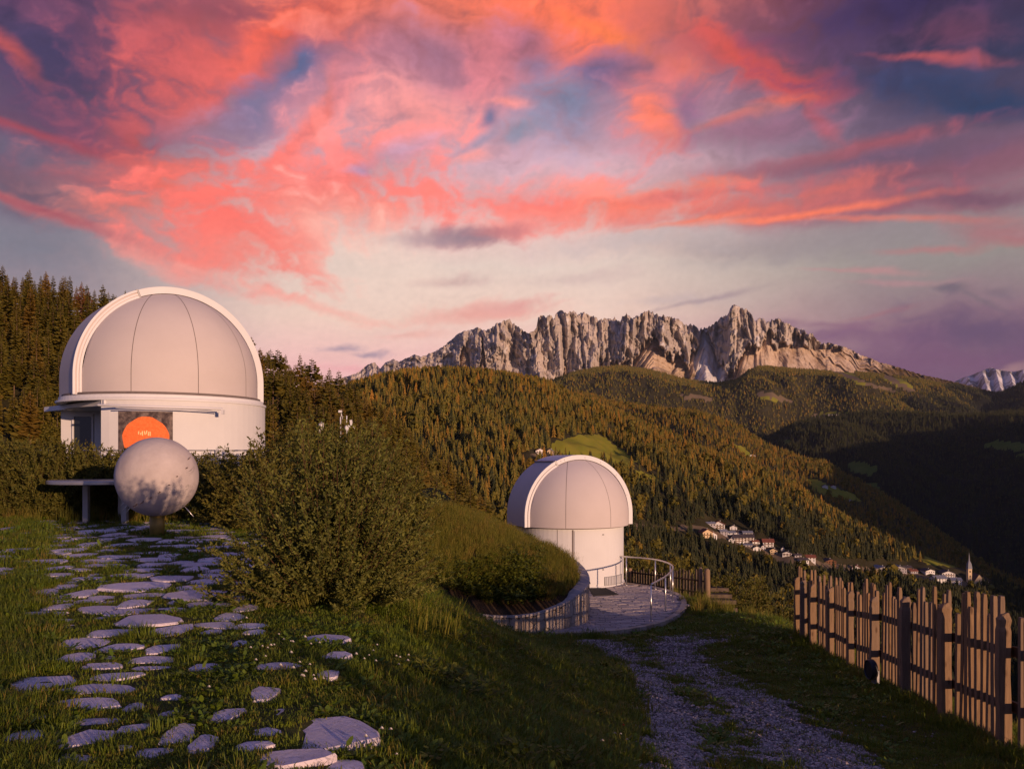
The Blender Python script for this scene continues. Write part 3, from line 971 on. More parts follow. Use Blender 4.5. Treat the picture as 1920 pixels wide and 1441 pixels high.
def massif():
    px = np.linspace(520, 1900, 1150)
    rows = 150
    t = np.linspace(0, 1, rows)
    T_, X_ = np.meshgrid(t, px, indexing='ij')
    cy = P2(CREST, px)
    steep = sstep(px, 830, 1000) * (1 - sstep(px, 1480, 1640))      # where the cliffs stand
    cy = cy - (np.abs(ridged(px / 7.0, px * 0, 3, seed=4)) - 0.6) * 7 * steep - fbm(px / 3.0, px * 0 + 2, 3, seed=6) * 2.6
    by = 775.0
    ypx = by + (cy - by) * T_
    # share of the face that is scree, varying along the foot
    h = (ypx - cy) / (by - cy)
    scr_top = P2([(520, 735), (860, 730), (1000, 725), (1110, 712), (1150, 680), (1200, 668), (1260, 672), (1330, 690), (1372, 690), (1395, 655), (1480, 640), (1560, 652), (1640, 668), (1800, 700)], px) + 14 * perlin(px / 60, px * 0, 3) + 12 * perlin(px / 17, px * 0, 9)
    cones = [(1225, 628, 52), (1322, 612, 26), (1300, 650, 20), (1440, 622, 34), (1500, 626, 40), (1555, 640, 50), (1640, 660, 70), (1172, 668, 12), (1126, 655, 7), (1095, 676, 7), (870, 636, 16), (905, 640, 9), (1060, 668, 8), (1420, 650, 12)]
    for c_, top_, w_ in cones:
        scr_top = np.where(np.abs(px - c_) < w_, np.minimum(scr_top, top_ + (np.abs(px - c_) / w_) ** 1.2 * 75), scr_top)
    scr = sstep(ypx + fbm(X_ / 9, ypx / 26, 4, seed=29) * 30, scr_top - 4, scr_top + 6)
    cliff = 1 - scr
    wob = fbm(X_ / 40, T_ * 2.2, 3, seed=12) * 14
    # skewed buttresses: long left-facing flanks, short ones turned to the sun
    def saw(x, k):
        f = x - np.floor(x)
        return np.where(f < k, f / k, (1 - f) / (1 - k))
    sk = 0.5 + 0.25 * (1 - sstep(px, 1120, 1420))
    s1 = saw((X_ + wob * 1.6) / 63 + perlin(X_ / 90, T_ * 0.8, 2) * 0.8, sk)
    s2 = saw((X_ + wob) / 21 + perlin(X_ / 30, T_ * 1.8, 5) * 0.9, 0.58)
    s3 = ridged((X_ + wob * 0.7) / 8.5, T_ * 1.9, 5, 0.6, seed=16)
    D = 8800 - 240 * (1 - T_)
    s4 = ridged((X_ - 700 + T_ * 70 + wob) / 36, T_ * 3.1 + X_ / 160, 6, 0.57, seed=33)
    D = D - (s1 * 150 + s2 * 62) * (0.3 + 0.7 * cliff) * (0.3 + 0.7 * steep) - s3 * 75 * cliff - s4 * 175 * (0.15 + 0.85 * cliff) * (0.75 + 1.3 * fbm(X_ / 70, T_ * 1.5, 2, seed=37))
    ledge = np.floor(T_ * 9 + perlin(X_ / 40, T_ * 0, 8) * 0.8)
    D = D + (ledge - T_ * 9) * 38 * cliff
    # scree fans run forward out of the face
    run = np.clip((ypx - scr_top) / (by - scr_top), 0, 1)
    D = D - run * 520 - scr * fbm((X_ - 1420) / (10 + 22 * run), run * 0.7, 5, seed=19) * (70 + 90 * run)
    # great overall turns of the wall
    D = D + P2([(520, 900), (680, 700), (830, 260), (930, -60), (960, 60), (1010, -160), (1150, -40), (1210, -170), (1290, 160), (1345, 60), (1378, -330), (1480, -60), (1600, 150), (1900, 500)], px) * (0.5 + 0.5 * T_)
    Z = (HZ - ypx) / FOC * D
    X = (X_ - 960) / FOC * D
    dust = (1 - scr) * sstep(fbm(X_ / 20, T_ * 9, 5, seed=27), 0.02, 0.4) * 0.7 + scr * sstep(X_, 1290, 1310) * (1 - sstep(X_, 1350, 1385)) * 0.8 + scr * (1 - sstep(X_, 900, 1000)) * .5
    # the back of the range
    Db = [D[-1] + 150, D[-1] + 600, D[-1] + 2500]
    Zb = [Z[-1] - 60, Z[-1] - 400, Z[-1] * 0 - 100]
    Dn = np.vstack([D] + Db)
    Zn = np.vstack([Z] + Zb)
    Xn = np.vstack([X] + [(px - 960) / FOC * d for d in Db])
    pad = lambda A: np.vstack([A] + [A[-1:]] * 3)
    V = np.stack([Xn, Dn, Zn + EYE], -1).reshape(-1, 3)
    me = npmesh('mountain', V, grid_faces(*Dn.shape), [rock_mat()], False, {'scree': pad(scr), 'dust': pad(dust), 'turf': pad(scr * (sstep(X_, 1600, 1720) * .5 + sstep(ypx, 668, 706) * .55))})
    ob = link(bpy.data.objects.new('mountain', me))
    tag(ob, 'jagged pale rock massif glowing in the low sun', kind='structure')


massif()


def snow_peak():
    px = np.linspace(1700, 2100, 200)
    t = np.linspace(0, 1, 50)
    T_, X_ = np.meshgrid(t, px, indexing='ij')
    cy = P2([(1700, 735), (1788, 716), (1800, 710), (1830, 700), (1845, 693), (1857, 689), (1866, 691), (1880, 694), (1900, 697), (1930, 690), (1960, 700), (2100, 720)], px) + fbm(px / 9, px * 0, 3) * 2
    D = 14500 - (1 - T_) * 2200 - saw_(X_ / 26 + T_ * 0.8) * 420 - fbm(X_ / 8, T_ * 4, 4, seed=3) * 160
    Z = (HZ - (770 + (cy - 770) * T_)) / FOC * D
    X = (X_ - 960) / FOC * D
    D2 = np.vstack([D, D[-1] + 900])
    Z2 = np.vstack([Z, Z[-1] - 700])
    X2 = np.vstack([X, X[-1]])
    m, T, b = material('snowy_rock', 0.9, 0.1)
    tc = T.node('ShaderNodeTexCoord').outputs['Object']
    n = T.noise(T.mapping(tc, scale=(1, 1, 0.3)), 0.004, 8, 0.65)
    T.put(b.inputs['Base Color'], T.mix(T.rng(n, 0.42, 0.56), (0.16, 0.14, 0.13), (0.62, 0.60, 0.62)))
    me = npmesh('mountain', np.stack([X2, D2, Z2 + EYE], -1).reshape(-1, 3), grid_faces(*D2.shape), [m])
    tag(link(bpy.data.objects.new('mountain', me)), 'small snow dusted summit far behind the dark hills', kind='structure')


def saw_(x):
    f = x - np.floor(x)
    return np.where(f < 0.6, f / 0.6, (1 - f) / 0.4)


snow_peak()


def shade_ridge():
    """an unseen ridge right of the frame, added and shaped to shade the valley"""
    line = [(1120, -420, -60), (1250, -260, -40), (1500, -100, -14), (2000, 700, 135), (2700, 1900, 285), (3600, 2900, 350), (5200, 3700, 380)]  # crest heights set by the shadow wanted on the valley
    P = spline_np(line, 14)
    n = len(P)
    rows = []
    for j, (off, dz) in enumerate(((-900, -700), (-420, -280), (-150, -70), (0, 0), (160, -90), (500, -330), (1000, -800))):
        row = []
        for i in range(n):
            t = P[min(i + 1, n - 1)] - P[max(i - 1, 0)]
            nn = np.array([t[1], -t[0]]) / (np.hypot(t[0], t[1]) + 1e-9)
            z = P[i][2] + dz + float(fbm(np.array([i * .35]), np.array([j * .7]), 4, seed=91)[0]) * 26
            row.append((P[i][0] + nn[0] * off, P[i][1] + nn[1] * off, z + EYE))
        rows.append(row)
    V = np.array(rows).reshape(-1, 3)
    me = npmesh('ridge', V, grid_faces(len(rows), n), [M_HILL], True)
    tag(link(bpy.data.objects.new('ridge', me)), 'unseen ridge added to shade the valley on the right', kind='structure')


def spline_np(pts, n):
    out = []
    P = [np.array(p, float) for p in pts]
    P = [2 * P[0] - P[1]] + P + [2 * P[-1] - P[-2]]
    for i in range(1, len(P) - 2):
        for k in range(n):
            t = k / n
            a, b, c, d = P[i - 1:i + 3]
            out.append(0.5 * ((2 * b) + (c - a) * t + (2 * a - 5 * b + 4 * c - d) * t * t + (3 * b - a - 3 * c + d) * t ** 3))
    out.append(P[-2])
    return out


shade_ridge()


def valley_side():
    """the wooded slope that drops from the lawn's edge to the valley floor"""
    D = np.concatenate([np.linspace(40, 120, 12), np.linspace(140, 760, 32)])
    s = np.linspace(-0.35, 1.5, 60)
    DD, SS = np.meshgrid(D, s, indexing='ij')
    X = SS * DD + 14 * (1 - SS)
    Z = -16.5 - (DD - 40) * 0.30 + fbm(X / 60, DD / 60, 4, seed=95) * np.clip((DD - 60) / 60, 0, 1) * 5
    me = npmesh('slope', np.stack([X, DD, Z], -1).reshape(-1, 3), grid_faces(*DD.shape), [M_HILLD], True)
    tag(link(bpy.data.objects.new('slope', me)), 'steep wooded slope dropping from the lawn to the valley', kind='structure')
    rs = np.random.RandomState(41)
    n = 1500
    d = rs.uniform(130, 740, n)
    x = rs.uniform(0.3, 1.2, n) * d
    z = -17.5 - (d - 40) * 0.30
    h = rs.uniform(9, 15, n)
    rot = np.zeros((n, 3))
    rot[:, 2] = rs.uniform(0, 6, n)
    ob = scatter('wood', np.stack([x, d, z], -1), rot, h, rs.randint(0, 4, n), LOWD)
    tag(ob, 'dark spruce wood on the drop behind the long fence', kind='stuff')


valley_side()

# ------------------------------------------------------------------ the near ground
def tps(ctrl):
    C = np.array(ctrl, float)
    n = len(C)

    def U(r2):
        return np.where(r2 < 1e-9, 0, r2 * np.log(np.maximum(r2, 1e-9)))
    K = U(((C[:, None, :2] - C[None, :, :2]) ** 2).sum(-1)) + np.eye(n) * 0.35
    Pm = np.c_[np.ones(n), C[:, :2]]
    A = np.block([[K, Pm], [Pm.T, np.zeros((3, 3))]])
    w = np.linalg.solve(A, np.r_[C[:, 2], 0, 0, 0])

    def f(x, y):
        x, y = np.asarray(x, float), np.asarray(y, float)
        s = w[n] + w[n + 1] * x + w[n + 2] * y
        for k in range(n):
            s = s + w[k] * U((x - C[k, 0]) ** 2 + (y - C[k, 1]) ** 2)
        return s
    return f


def fence_x(y):
    return 4.0 + 0.13 * y


FZ = [(-8, -0.1), (-4, -0.35), (0, -0.65), (5, -1.1), (8.83, -1.37), (10.46, -1.56), (11.9, -1.69), (13.56, -1.86), (14.8, -2.04), (16.25, -2.14), (17.7, -2.27), (19.2, -2.35), (22, -2.6)]
ctrl = [(x, y, 0) for x in (-26, -18, -12, -8, -5, -3) for y in (-8, -2, 4, 9, 14, 19, 24, 30, 38)]
ctrl += [(-1.2, -8, 0), (-1.0, -2, 0), (-1.0, 2, 0), (-1.0, 4.5, 0), (-1.4, 7, 0), (-1.55, 9.5, -0.03), (-2.0, 12, -0.05), (-2.5, 14.5, -0.1)]
ctrl += [(fence_x(y), y, z) for y, z in FZ]
ctrl += [(0.9, -3, -0.25), (1.0, 2, -0.45), (1.0, 6.1, -0.62), (0.6, 8, -0.85), (0.1, 10, -0.92), (0.2, 14, -1.55), (-0.8, 14, -1.0), (-1.6, 16, -1.05), (-1.9, 18, -1.5), (-0.8, 19, -2.1), (0.4, 19, -2.5),
         (2.0, 14, -1.9), (2.9, 14, -2.0), (2.7, 10, -1.38), (2.4, 7, -0.93), (2.2, 2, -0.55), (4.3, 9, -1.42), (4.1, 13, -1.88), (3.3, 17, -2.35), (5.0, 17, -2.3), (4.5, 20.5, -2.62),
         (1, 21, -2.8), (2.5, 21.2, -2.8), (-0.5, 22, -2.85), (4.3, 22.5, -2.8), (5.2, 24, -2.82), (5.8, 26, -2.85), (5.6, 28, -3.0), (1.5, 25, -2.9), (0, 27, -2.9), (3, 28, -2.95), (4.5, 31, -3.6), (2, 33, -3.3),
         (6.4, 24.5, -2.85), (7.3, 24, -2.9), (7.2, 22, -2.75), (6.6, 28.5, -3.4), (7.6, 27, -4.0), (9, 26, -4.6), (8, 30, -5.4), (5, 36, -6.0), (0, 37, -3.5), (-3, 33, -0.6), (-2, 40, -4),
         (6.4, 9, -1.6), (6.9, 14, -2.2), (7.4, 19, -2.6), (8.6, 9, -3.0), (9, 14, -3.6), (9.6, 20, -4.4), (13, 8, -6.0), (13, 16, -6.8), (13, 26, -8), (13, 38, -11), (8, 0, -1.8), (13, 0, -4.6), (13, -8, -4), (7, -8, -.9)]
G0 = tps(ctrl)

PLAZA = [(3.9, 30.6), (4.9, 29.5), (5.45, 27.9), (5.35, 26.3), (4.85, 24.6), (4.15, 23.2), (3.1, 22.15), (2.1, 21.75), (1.2, 21.6), (0.3, 21.9), (-0.6, 23), (-1.2, 26), (-0.6, 30), (1.5, 33), (3.0, 32)]
PZ = -2.78
# the rim of the retaining wall: x, y, z of its outer top edge (from where it leaves the lawn, round the mound, up behind)
RIM = [(-2.05, 17.6, -1.15), (-1.97, 18.5, -1.33), (-1.37, 20.0, -1.85), (-0.4, 21.0, -2.22), (0.53, 21.6, -2.28), (1.38, 22.2, -2.10), (2.0, 23.1, -1.83), (2.2, 24.6, -1.72), (2.05, 26.3, -1.56), (1.65, 27.6, -1.43), (0.95, 28.45, -1.2), (0.3, 29.2, -0.98), (-0.38, 30.4, -0.8), (-0.85, 32, -0.85)]


def spline(pts, n):
    P = [Vector(p) for p in pts]
    P = [2 * P[0] - P[1]] + P + [2 * P[-1] - P[-2]]
    out = []
    for i in range(1, len(P) - 2):
        for k in range(n):
            t = k / n
            a, b, c, d = P[i - 1:i + 3]
            out.append(0.5 * ((2 * b) + (c - a) * t + (2 * a - 5 * b + 4 * c - d) * t * t + (3 * b - a - 3 * c + d) * t ** 3))
    out.append(P[-2])
    return out


RIMS = spline(RIM, 8)
MOUND = [(p.x, p.y) for p in RIMS] + [(-1.6, 30.5), (-2.3, 27), (-2.9, 24), (-3.4, 21), (-3.1, 18.5), (-2.6, 17.3)]
mc = [(p[0], p[1], p[2] - 0.06) for p in RIM] + [(-1.6, 30, -0.35), (-1.75, 28, -0.15), (-2.1, 25.5, 0.10), (-2.9, 24, 0.1), (-3.2, 21, 0.05), (-2.8, 19, -0.35), (-2.5, 17.6, -0.7),
                                                 (-0.15, 23.5, -1.22), (-1.15, 23, -0.75), (1.25, 24, -1.68), (0.6, 27, -1.15), (-0.8, 27, -0.62), (-1.5, 20.8, -1.35), (-0.8, 21.8, -1.7)]
GM = tps(mc)


def edge_dist(x, y, poly):
    """distance to a closed polygon's outline"""
    x, y = np.asarray(x, float), np.asarray(y, float)
    d = np.full(np.broadcast(x, y).shape, 1e9)
    for i in range(len(poly)):
        a, b = poly[i - 1], poly[i]
        ab = (b[0] - a[0], b[1] - a[1])
        L = ab[0] ** 2 + ab[1] ** 2 + 1e-12
        t = np.clip(((x - a[0]) * ab[0] + (y - a[1]) * ab[1]) / L, 0, 1)
        d = np.minimum(d, np.hypot(x - a[0] - t * ab[0], y - a[1] - t * ab[1]))
    return d


def ground(x, y, micro=True):
    x, y = np.asarray(x, float), np.asarray(y, float)
    z = G0(x, y)
    ex = np.interp(y, [-8, 4.5, 7, 9.5, 12, 15, 18, 24], [-0.9, -0.75, -1.2, -1.4, -1.9, -2.9, -3.4, -3.4])
    m = sstep(-(x - ex), -0.1, 1.2)
    z = z * (1 - m) + 0.0 * m
    ins = inpoly(x, y, PLAZA)
    d = edge_dist(x, y, PLAZA)
    k = np.where(ins, 1.0, 1 - sstep(d, 0.05, 1.3))
    z = z * (1 - k) + (PZ - 0.10) * k
    inm = inpoly(x, y, MOUND)
    z = np.where(inm & (edge_dist(x, y, MOUND) > 0.15), np.minimum(z, np.where(x > -2.4, GM(x, y) - 0.35, z)), z)
    if micro:
        z = z + fbm(x * 1.1, y * 1.1, 4, seed=2) * 0.035 + fbm(x * 5, y * 5, 2, seed=4) * 0.008
    return z


def gnd(x, y):
    return float(ground(np.array([x]), np.array([y]))[0])


def gravel(x, y):
    """0..1: how much gravel lies open (two wheel ruts that run down to the plaza)"""
    n = fbm(x * 0.9, y * 0.6, 4, seed=51) * 0.95 + fbm(x * 3.2, y * 2.4, 3, seed=53) * 0.75
    cr = np.interp(y, [0, 5, 6.9, 9, 12, 15, 18, 20.5, 22], [2.75, 2.85, 2.75, 2.95, 3.1, 3.15, 3.3, 3.9, 4.0])
    cl = np.interp(y, [0, 5, 6.5, 9, 12, 15, 18, 21], [1.35, 1.35, 1.35, 1.65, 2.05, 2.25, 2.3, 2.0])
    r = 1 - np.abs(x - cr) / np.interp(y, [0, 7, 12, 17, 21], [0.85, 0.85, 0.75, 0.8, 0.85])
    l = 1 - np.abs(x - cl) / np.interp(y, [0, 7, 12, 17, 21], [0.6, 0.6, 0.5, 0.6, 0.95])
    p = 0.9 - np.hypot((x - 4.0) / 1.1, (y - 19.8) / 1.6)
    q = 0.55 - np.hypot((x - 2.6) / 1.9, (y - 18.4) / 1.5)
    v = np.maximum(np.maximum(r, l), np.maximum(p * 1.2, q)) + n * 0.9
    v = v + fbm(x * 7, y * 5, 3, seed=57) * 0.75 + 0.05
    return sstep(v, 0.22, 0.5) * (1 - sstep(y, 20.6, 21.4))


def lawn():
    xs = np.concatenate([np.arange(-30, -8, 0.5), np.arange(-8, 8, 0.11), np.arange(8, 16, 0.4)])
    ys = np.concatenate([np.arange(-10, 3, 0.4), np.arange(3, 30, 0.13), np.arange(30, 44, 0.5)])
    Y, X = np.meshgrid(ys, xs, indexing='ij')
    Z = ground(X, Y)
    m, T, b = material('lawn_soil', 0.95, 0.1)
    tc = T.node('ShaderNodeTexCoord').outputs['Object']
    gv = T.node('ShaderNodeAttribute', attribute_name='gravel').outputs['Fac']
    n = T.noise(tc, 1.5, 7, 0.65)
    n2 = T.noise(tc, 30, 4, 0.7)
    turf = T.mix(T.rng(n, 0.35, 0.65), (0.045, 0.050, 0.014), (0.085, 0.080, 0.022))
    turf = T.mix(T.rng(n2, 0.55, 0.75), turf, (0.055, 0.038, 0.020))
    v = T.vor(tc, 42, out='Color')
    vx, vy, vz = T.sep(v)
    st = T.mix(T.rng(vx, 0, 1), (0.07, 0.06, 0.055), (0.20, 0.17, 0.165))
    st = T.mix(T.rng(T.vor(tc, 42), 0.0, 0.035, 1, 0), st, st)
    edge = T.rng(T.vor(tc, 42, feature='DISTANCE_TO_EDGE'), 0.0, 0.10)
    st = T.mix(edge, (0.07, 0.06, 0.05), st)
    T.put(b.inputs['Base Color'], T.mix(gv, turf, st))
    bump(T, b, T.math('ADD', T.math('MULTIPLY', T.math('MULTIPLY', edge, gv), T.math('ADD', 0.4, vy)), T.math('MULTIPLY', n2, 0.5)), 0.9, 0.012)
    me = npmesh('lawn', np.stack([X, Y, Z], -1).reshape(-1, 3), grid_faces(*X.shape), [m], True, {'gravel': gravel(X, Y)})
    tag(link(bpy.data.objects.new('lawn', me)), 'grassy ground falling from the terrace to the gravel track', kind='structure')


lawn()


def mound():
    xs = np.arange(-3.6, 2.5, 0.1)
    ys = np.arange(17, 32.4, 0.12)
    Y, X = np.meshgrid(ys, xs, indexing='ij')
    Z = GM(X, Y) + fbm(X * 0.9, Y * 0.9, 4, seed=71) * 0.07
    F = grid_faces(*X.shape)
    cx, cy = X.ravel()[F].mean(1), Y.ravel()[F].mean(1)
    k = inpoly(cx, cy, MOUND)
    me = npmesh('flower_bank', np.stack([X, Y, Z], -1).reshape(-1, 3), F[k], [mat_plain('bank_soil', (0.045, 0.028, 0.015), 0.95, 0.1, var=0.4, scale=4, bmp=0.8, bdist=0.03)], True)
    tag(link(bpy.data.objects.new('earth_bank', me)), 'planted earth bank behind the curved stone wall', kind='structure')


mound()


# ------------------------------------------------------------------ polygons that tile an area
def voronoi(pts, bounds):
    x0, y0, x1, y1 = bounds
    cells = []
    P = [Vector((p[0], p[1])) for p in pts]
    for i, p in enumerate(P):
        poly = [Vector((x0, y0)), Vector((x1, y0)), Vector((x1, y1)), Vector((x0, y1))]
        near = sorted((q for j, q in enumerate(P) if j != i), key=lambda q: (q - p).length_squared)[:18]
        for q in near:
            m, nrm = (p + q) / 2, (q - p)
            new = []
            for a, b in zip(poly, poly[1:] + poly[:1]):
                da, db = (a - m).dot(nrm), (b - m).dot(nrm)
                if da <= 0:
                    new.append(a)
                if (da < 0) != (db < 0) and abs(da - db) > 1e-12:
                    new.append(a + (b - a) * (da / (da - db)))
            poly = new
            if len(poly) < 3:
                break
        cells.append(poly)
    return cells


def shrink(poly, g):
    c = sum(poly, Vector((0, 0))) / len(poly)
    out = []
    for p in poly:
        d = p - c
        l = max(d.length, 1e-6)
        out.append(c + d * max(0.2, (l - g) / l))
    return out


# ------------------------------------------------------------------ the plaza and its curved wall
def stone_mat(name, a, b_, scale=3.0, blocky=True, bmp=0.5):
    m, T, b = material(name, 0.75, 0.25)
    tc = T.node('ShaderNodeTexCoord').outputs['Object']
    oi = T.node('ShaderNodeObjectInfo').outputs['Random']
    isl = T.node('ShaderNodeNewGeometry').outputs['Random Per Island']
    f = T.math('FRACT', T.math('ADD', T.math('MULTIPLY', oi, 5.3), isl))
    n = T.noise(tc, scale, 8, 0.62)
    c = T.mix(T.math('ADD', T.math('MULTIPLY', f, 0.6), T.math('MULTIPLY', T.rng(n, 0.3, 0.7), 0.4)), a, b_)
    crack = T.noise(T.mapping(tc, scale=(1.0, 2.2, 1.0)), scale * 1.6, 5, 0.7, 1.5)
    line = T.rng(T.math('ABSOLUTE', T.math('SUBTRACT', crack, 0.5)), 0.0, 0.02, 0.55, 1.0)
    c = T.mix(1.0, c, T.comb(line, line, line), 'MULTIPLY')
    T.put(b.inputs['Base Color'], c)
    bump(T, b, T.math('ADD', T.math('MULTIPLY', line, 0.6), T.noise(tc, scale * 7, 6, 0.65)), bmp, 0.01)
    return m


M_FLAG = stone_mat('flagstone', (0.56, 0.475, 0.49), (0.80, 0.69, 0.70), 3.2)
M_WALLST = stone_mat('wall_stone', (0.30, 0.22, 0.15), (0.52, 0.43, 0.34), 5.0)
M_PAVER = stone_mat('paver_stone', (0.30, 0.25, 0.24), (0.48, 0.41, 0.38), 4.0)
M_MORTAR = mat_plain('mortar', (0.16, 0.135, 0.115), 0.95, 0.1, var=0.3, scale=9, bmp=0.4)
M_CONC = mat_plain('concrete_cap', (0.36, 0.31, 0.28), 0.85, 0.2, var=0.2, scale=5, bmp=0.4)


def plaza():
    b = MB()
    b.prism(PLAZA, PZ - 0.5, PZ - 0.02)
    base = b.build('plaza', M_MORTAR)
    tag(base, 'round stone paved forecourt of the small dome', kind='structure')
    # narrow courses of rough stones that follow the lie of the court
    r = random.Random(4)
    q = MB()
    ang = R(8)
    ca, sa = math.cos(ang), math.sin(ang)
    v = 20.5
    while v < 33.5:
        h = r.uniform(0.105, 0.16)
        u = -4.0 + r.uniform(0, .5)
        while u < 9:
            l = r.uniform(0.22, 0.75)
            g = 0.009
            ctr = (u + l / 2, v + h / 2)
            cx, cy = ctr[0] * ca - ctr[1] * sa + 3.6, ctr[0] * sa + ctr[1] * ca
            if cx > -1.5 and bool(inpoly(cx, cy, PLAZA)) and float(edge_dist(cx, cy, PLAZA)) > 0.12:
                sk = r.uniform(-0.012, 0.012)
                poly = []
                for (a, c) in ((u + g, v + g + sk), (u + l - g, v + g - sk), (u + l - g + sk, v + h - g), (u + g + sk, v + h - g + sk)):
                    poly.append((a * ca - c * sa + 3.6, a * sa + c * ca))
                q.prism(poly, PZ - 0.03, PZ + r.uniform(-0.006, 0.009), inset=0.02)
            u += l
        v += h
    p = q.build('paving_stones', M_PAVER, base)
    tag(p, kind='stuff')
    # kerb stones round the open side
    ed = spline([(x, y, 0) for x, y in PLAZA[:10]], 5)
    rr = random.Random(8)
    for a, c in zip(ed[:-1], ed[1:]):
        t = (c - a)
        n = Vector((t.y, -t.x, 0)).normalized()
        if n.dot(a - Vector((2, 26, 0))) < 0:
            n = -n
        g = t * 0.025
        k = MB()
        o = rr.uniform(0, .02)
        k.prism([tuple((a + g - n * 0.13).xy), tuple((c - g - n * 0.13).xy), tuple((c - g + n * (0.02 + o)).xy), tuple((a + g + n * (0.02 + o)).xy)][::-1], PZ - 0.35, PZ + 0.012 + rr.uniform(0, .008))
        k.build('kerb_stone', M_WALLST, base)


plaza()


def retaining_wall():
    root = empty('retaining_wall', (0.3, 21.6, PZ), 0, 'low curved retaining wall of crazy stonework holding the planted bank', 'wall')
    inv = Matrix.Translation(-root.location)

    def loc(p):
        return tuple(Vector(p) - root.location)
    n = len(RIMS)
    # outward normals
    N = []
    for i in range(n):
        t = RIMS[min(i + 1, n - 1)] - RIMS[max(i - 1, 0)]
        N.append(Vector((t.y, -t.x, 0)).normalized())
    L = [0.0]
    for i in range(1, n):
        L.append(L[-1] + (RIMS[i] - RIMS[i - 1]).xy.length)

    def at(s, out, z):
        i = min(max(int(np.searchsorted(L, s)) - 1, 0), n - 2)
        f = (s - L[i]) / (L[i + 1] - L[i])
        p = RIMS[i].lerp(RIMS[i + 1], f)
        nn = N[i].lerp(N[i + 1], f).normalized()
        return Vector((p.x + nn.x * out, p.y + nn.y * out, z)), p.z
    core = MB()
    prev = None
    vs, fs = [], []
    for i in range(n):
        p, nn = RIMS[i], N[i]
        o, q = p + nn * -0.03, p - nn * 0.30
        vs += [loc((o.x, o.y, -3.2)), loc((o.x, o.y, p.z - 0.06)), loc((q.x, q.y, p.z - 0.06)), loc((q.x, q.y, -3.2))]
        if i:
            a, c = (i - 1) * 4, i * 4
            fs += [(a, c, c + 1, a + 1), (a + 1, c + 1, c + 2, a + 2), (a + 2, c + 2, c + 3, a + 3)]
    core.add(vs, fs)
    core.build('core', M_MORTAR, root)
    # cap slabs
    cr = random.Random(5)
    s = 0.0
    while s < L[-1] - 0.2:
        l = cr.uniform(0.5, 0.85)
        e = min(s + l, L[-1])
        c = MB()
        vs = []
        for k in range(4):
            ss = s + 0.008 + (e - s - 0.016) * k / 3
            for out, dz in ((0.02, -0.055), (0.02, 0.0), (-0.32, 0.0), (-0.32, -0.055)):
                p, z = at(ss, out, 0)
                vs.append(loc((p.x, p.y, z + dz)))
        fs = [(0, 1, 2, 3), (15, 14, 13, 12)]
        for k in range(3):
            a = k * 4
            for j in range(4):
                fs.append((a + j, a + 4 + j, a + 4 + (j + 1) % 4, a + (j + 1) % 4))
        c.add(vs, fs)
        c.build('cap_stone', M_CONC, root)
        s = e
    # face stones: a crazy pattern over (length, height)
    r = random.Random(12)
    pts = []
    S1 = L[-1] * 0.56
    for row in range(5):
        s = -0.2 + row * 0.1
        while s < S1 + .2:
            pts.append((s + r.uniform(-.1, .1), -0.12 - row * 0.23 + r.uniform(-.06, .06)))
            s += r.uniform(0.22, 0.44)
    cells = voronoi(pts, (0, -1.05, S1, -0.062))
    for cell in cells:
        if len(cell) < 3:
            continue
        cc = sum(cell, Vector((0, 0))) / len(cell)
        pz = at(cc.x, 0, 0)
        zc = pz[1] + cc.y
        if zc < gnd(pz[0].x + 0.1, pz[0].y - 0.1) - 0.15 and zc < -2.95:
            continue
        cell = shrink(cell, 0.012)
        d = r.uniform(0.0, 0.018)
        vs = []
        for out in (-0.035, 0.008 + d):
            for p in cell:
                q, z = at(min(max(p.x, 0), L[-1] - .01), out, 0)
                vs.append(loc((q.x, q.y, z + p.y)))
        k = len(cell)
        b = MB().add(vs, [tuple(range(k, 2 * k))] + [(i, (i + 1) % k, k + (i + 1) % k, k + i) for i in range(k)])
        b.build('stone', M_WALLST, root)


retaining_wall()

# ------------------------------------------------------------------ flagstones of the terrace (rows of the photograph's stones)
FLAGS = """350,150,120,16 460,170,110,18 635,170,120,20 200,130,120,8 430,135,100,10 120,210,100,12 210,128,100,6 540,275,180,14 780,270,120,20 400,300,100,12 490,320,70,12 300,325,120,14 630,325,120,20 740,330,110,24 880,345,190,26 700,388,280,50
1030,270,140,26 930,262,90,18 1095,250,110,22 1000,300,120,24 1110,308,100,26 1150,270,70,14 1230,300,90,22 1100,330,180,14 1090,355,210,26 450,340,160,14 245,365,60,18 375,360,60,18 345,387,120,18 425,418,140,32 280,438,90,14 530,438,160,16 745,430,180,22
1000,430,250,50 925,460,80,28 690,472,140,40 455,458,110,18 545,463,60,22 300,490,110,46 500,500,170,38 665,515,200,32 880,500,190,18 1250,445,120,36 1180,535,140,34 510,550,80,44 330,555,80,16 770,562,320,48 350,590,60,14 575,622,200,38 880,608,190,48
1115,580,170,28 1085,612,80,24 430,675,240,44 1310,622,90,24 1235,672,80,26 620,700,170,38 825,700,130,40 395,752,180,40 785,752,180,34 565,750,40,16 1680,650,190,34 1725,745,110,40 530,798,200,28 770,798,150,18 1060,802,130,40,20 1430,815,180,36,15 1690,850,90,40
595,848,220,36,8 220,890,260,90,22 510,912,310,50,4 1360,950,130,56 430,988,300,56 690,1000,100,40 885,955,80,24,20 870,1040,90,24 210,1072,130,40,10 480,1072,200,34 1170,1060,130,56,10 1420,1035,60,30 110,1180,230,80 420,1180,190,120,-30 680,1122,130,36
920,1158,160,80,15 1045,1215,130,76 1370,1140,140,40 1720,1130,360,130,25 790,1245,180,44 1310,1225,160,40,-15 380,1290,190,56 1510,1280,300,80,18 1770,1290,150,70 40,1310,70,30 1250,405,120,24 1220,372,90,20 990,388,150,22 1140,480,90,16 640,1230,70,20"""


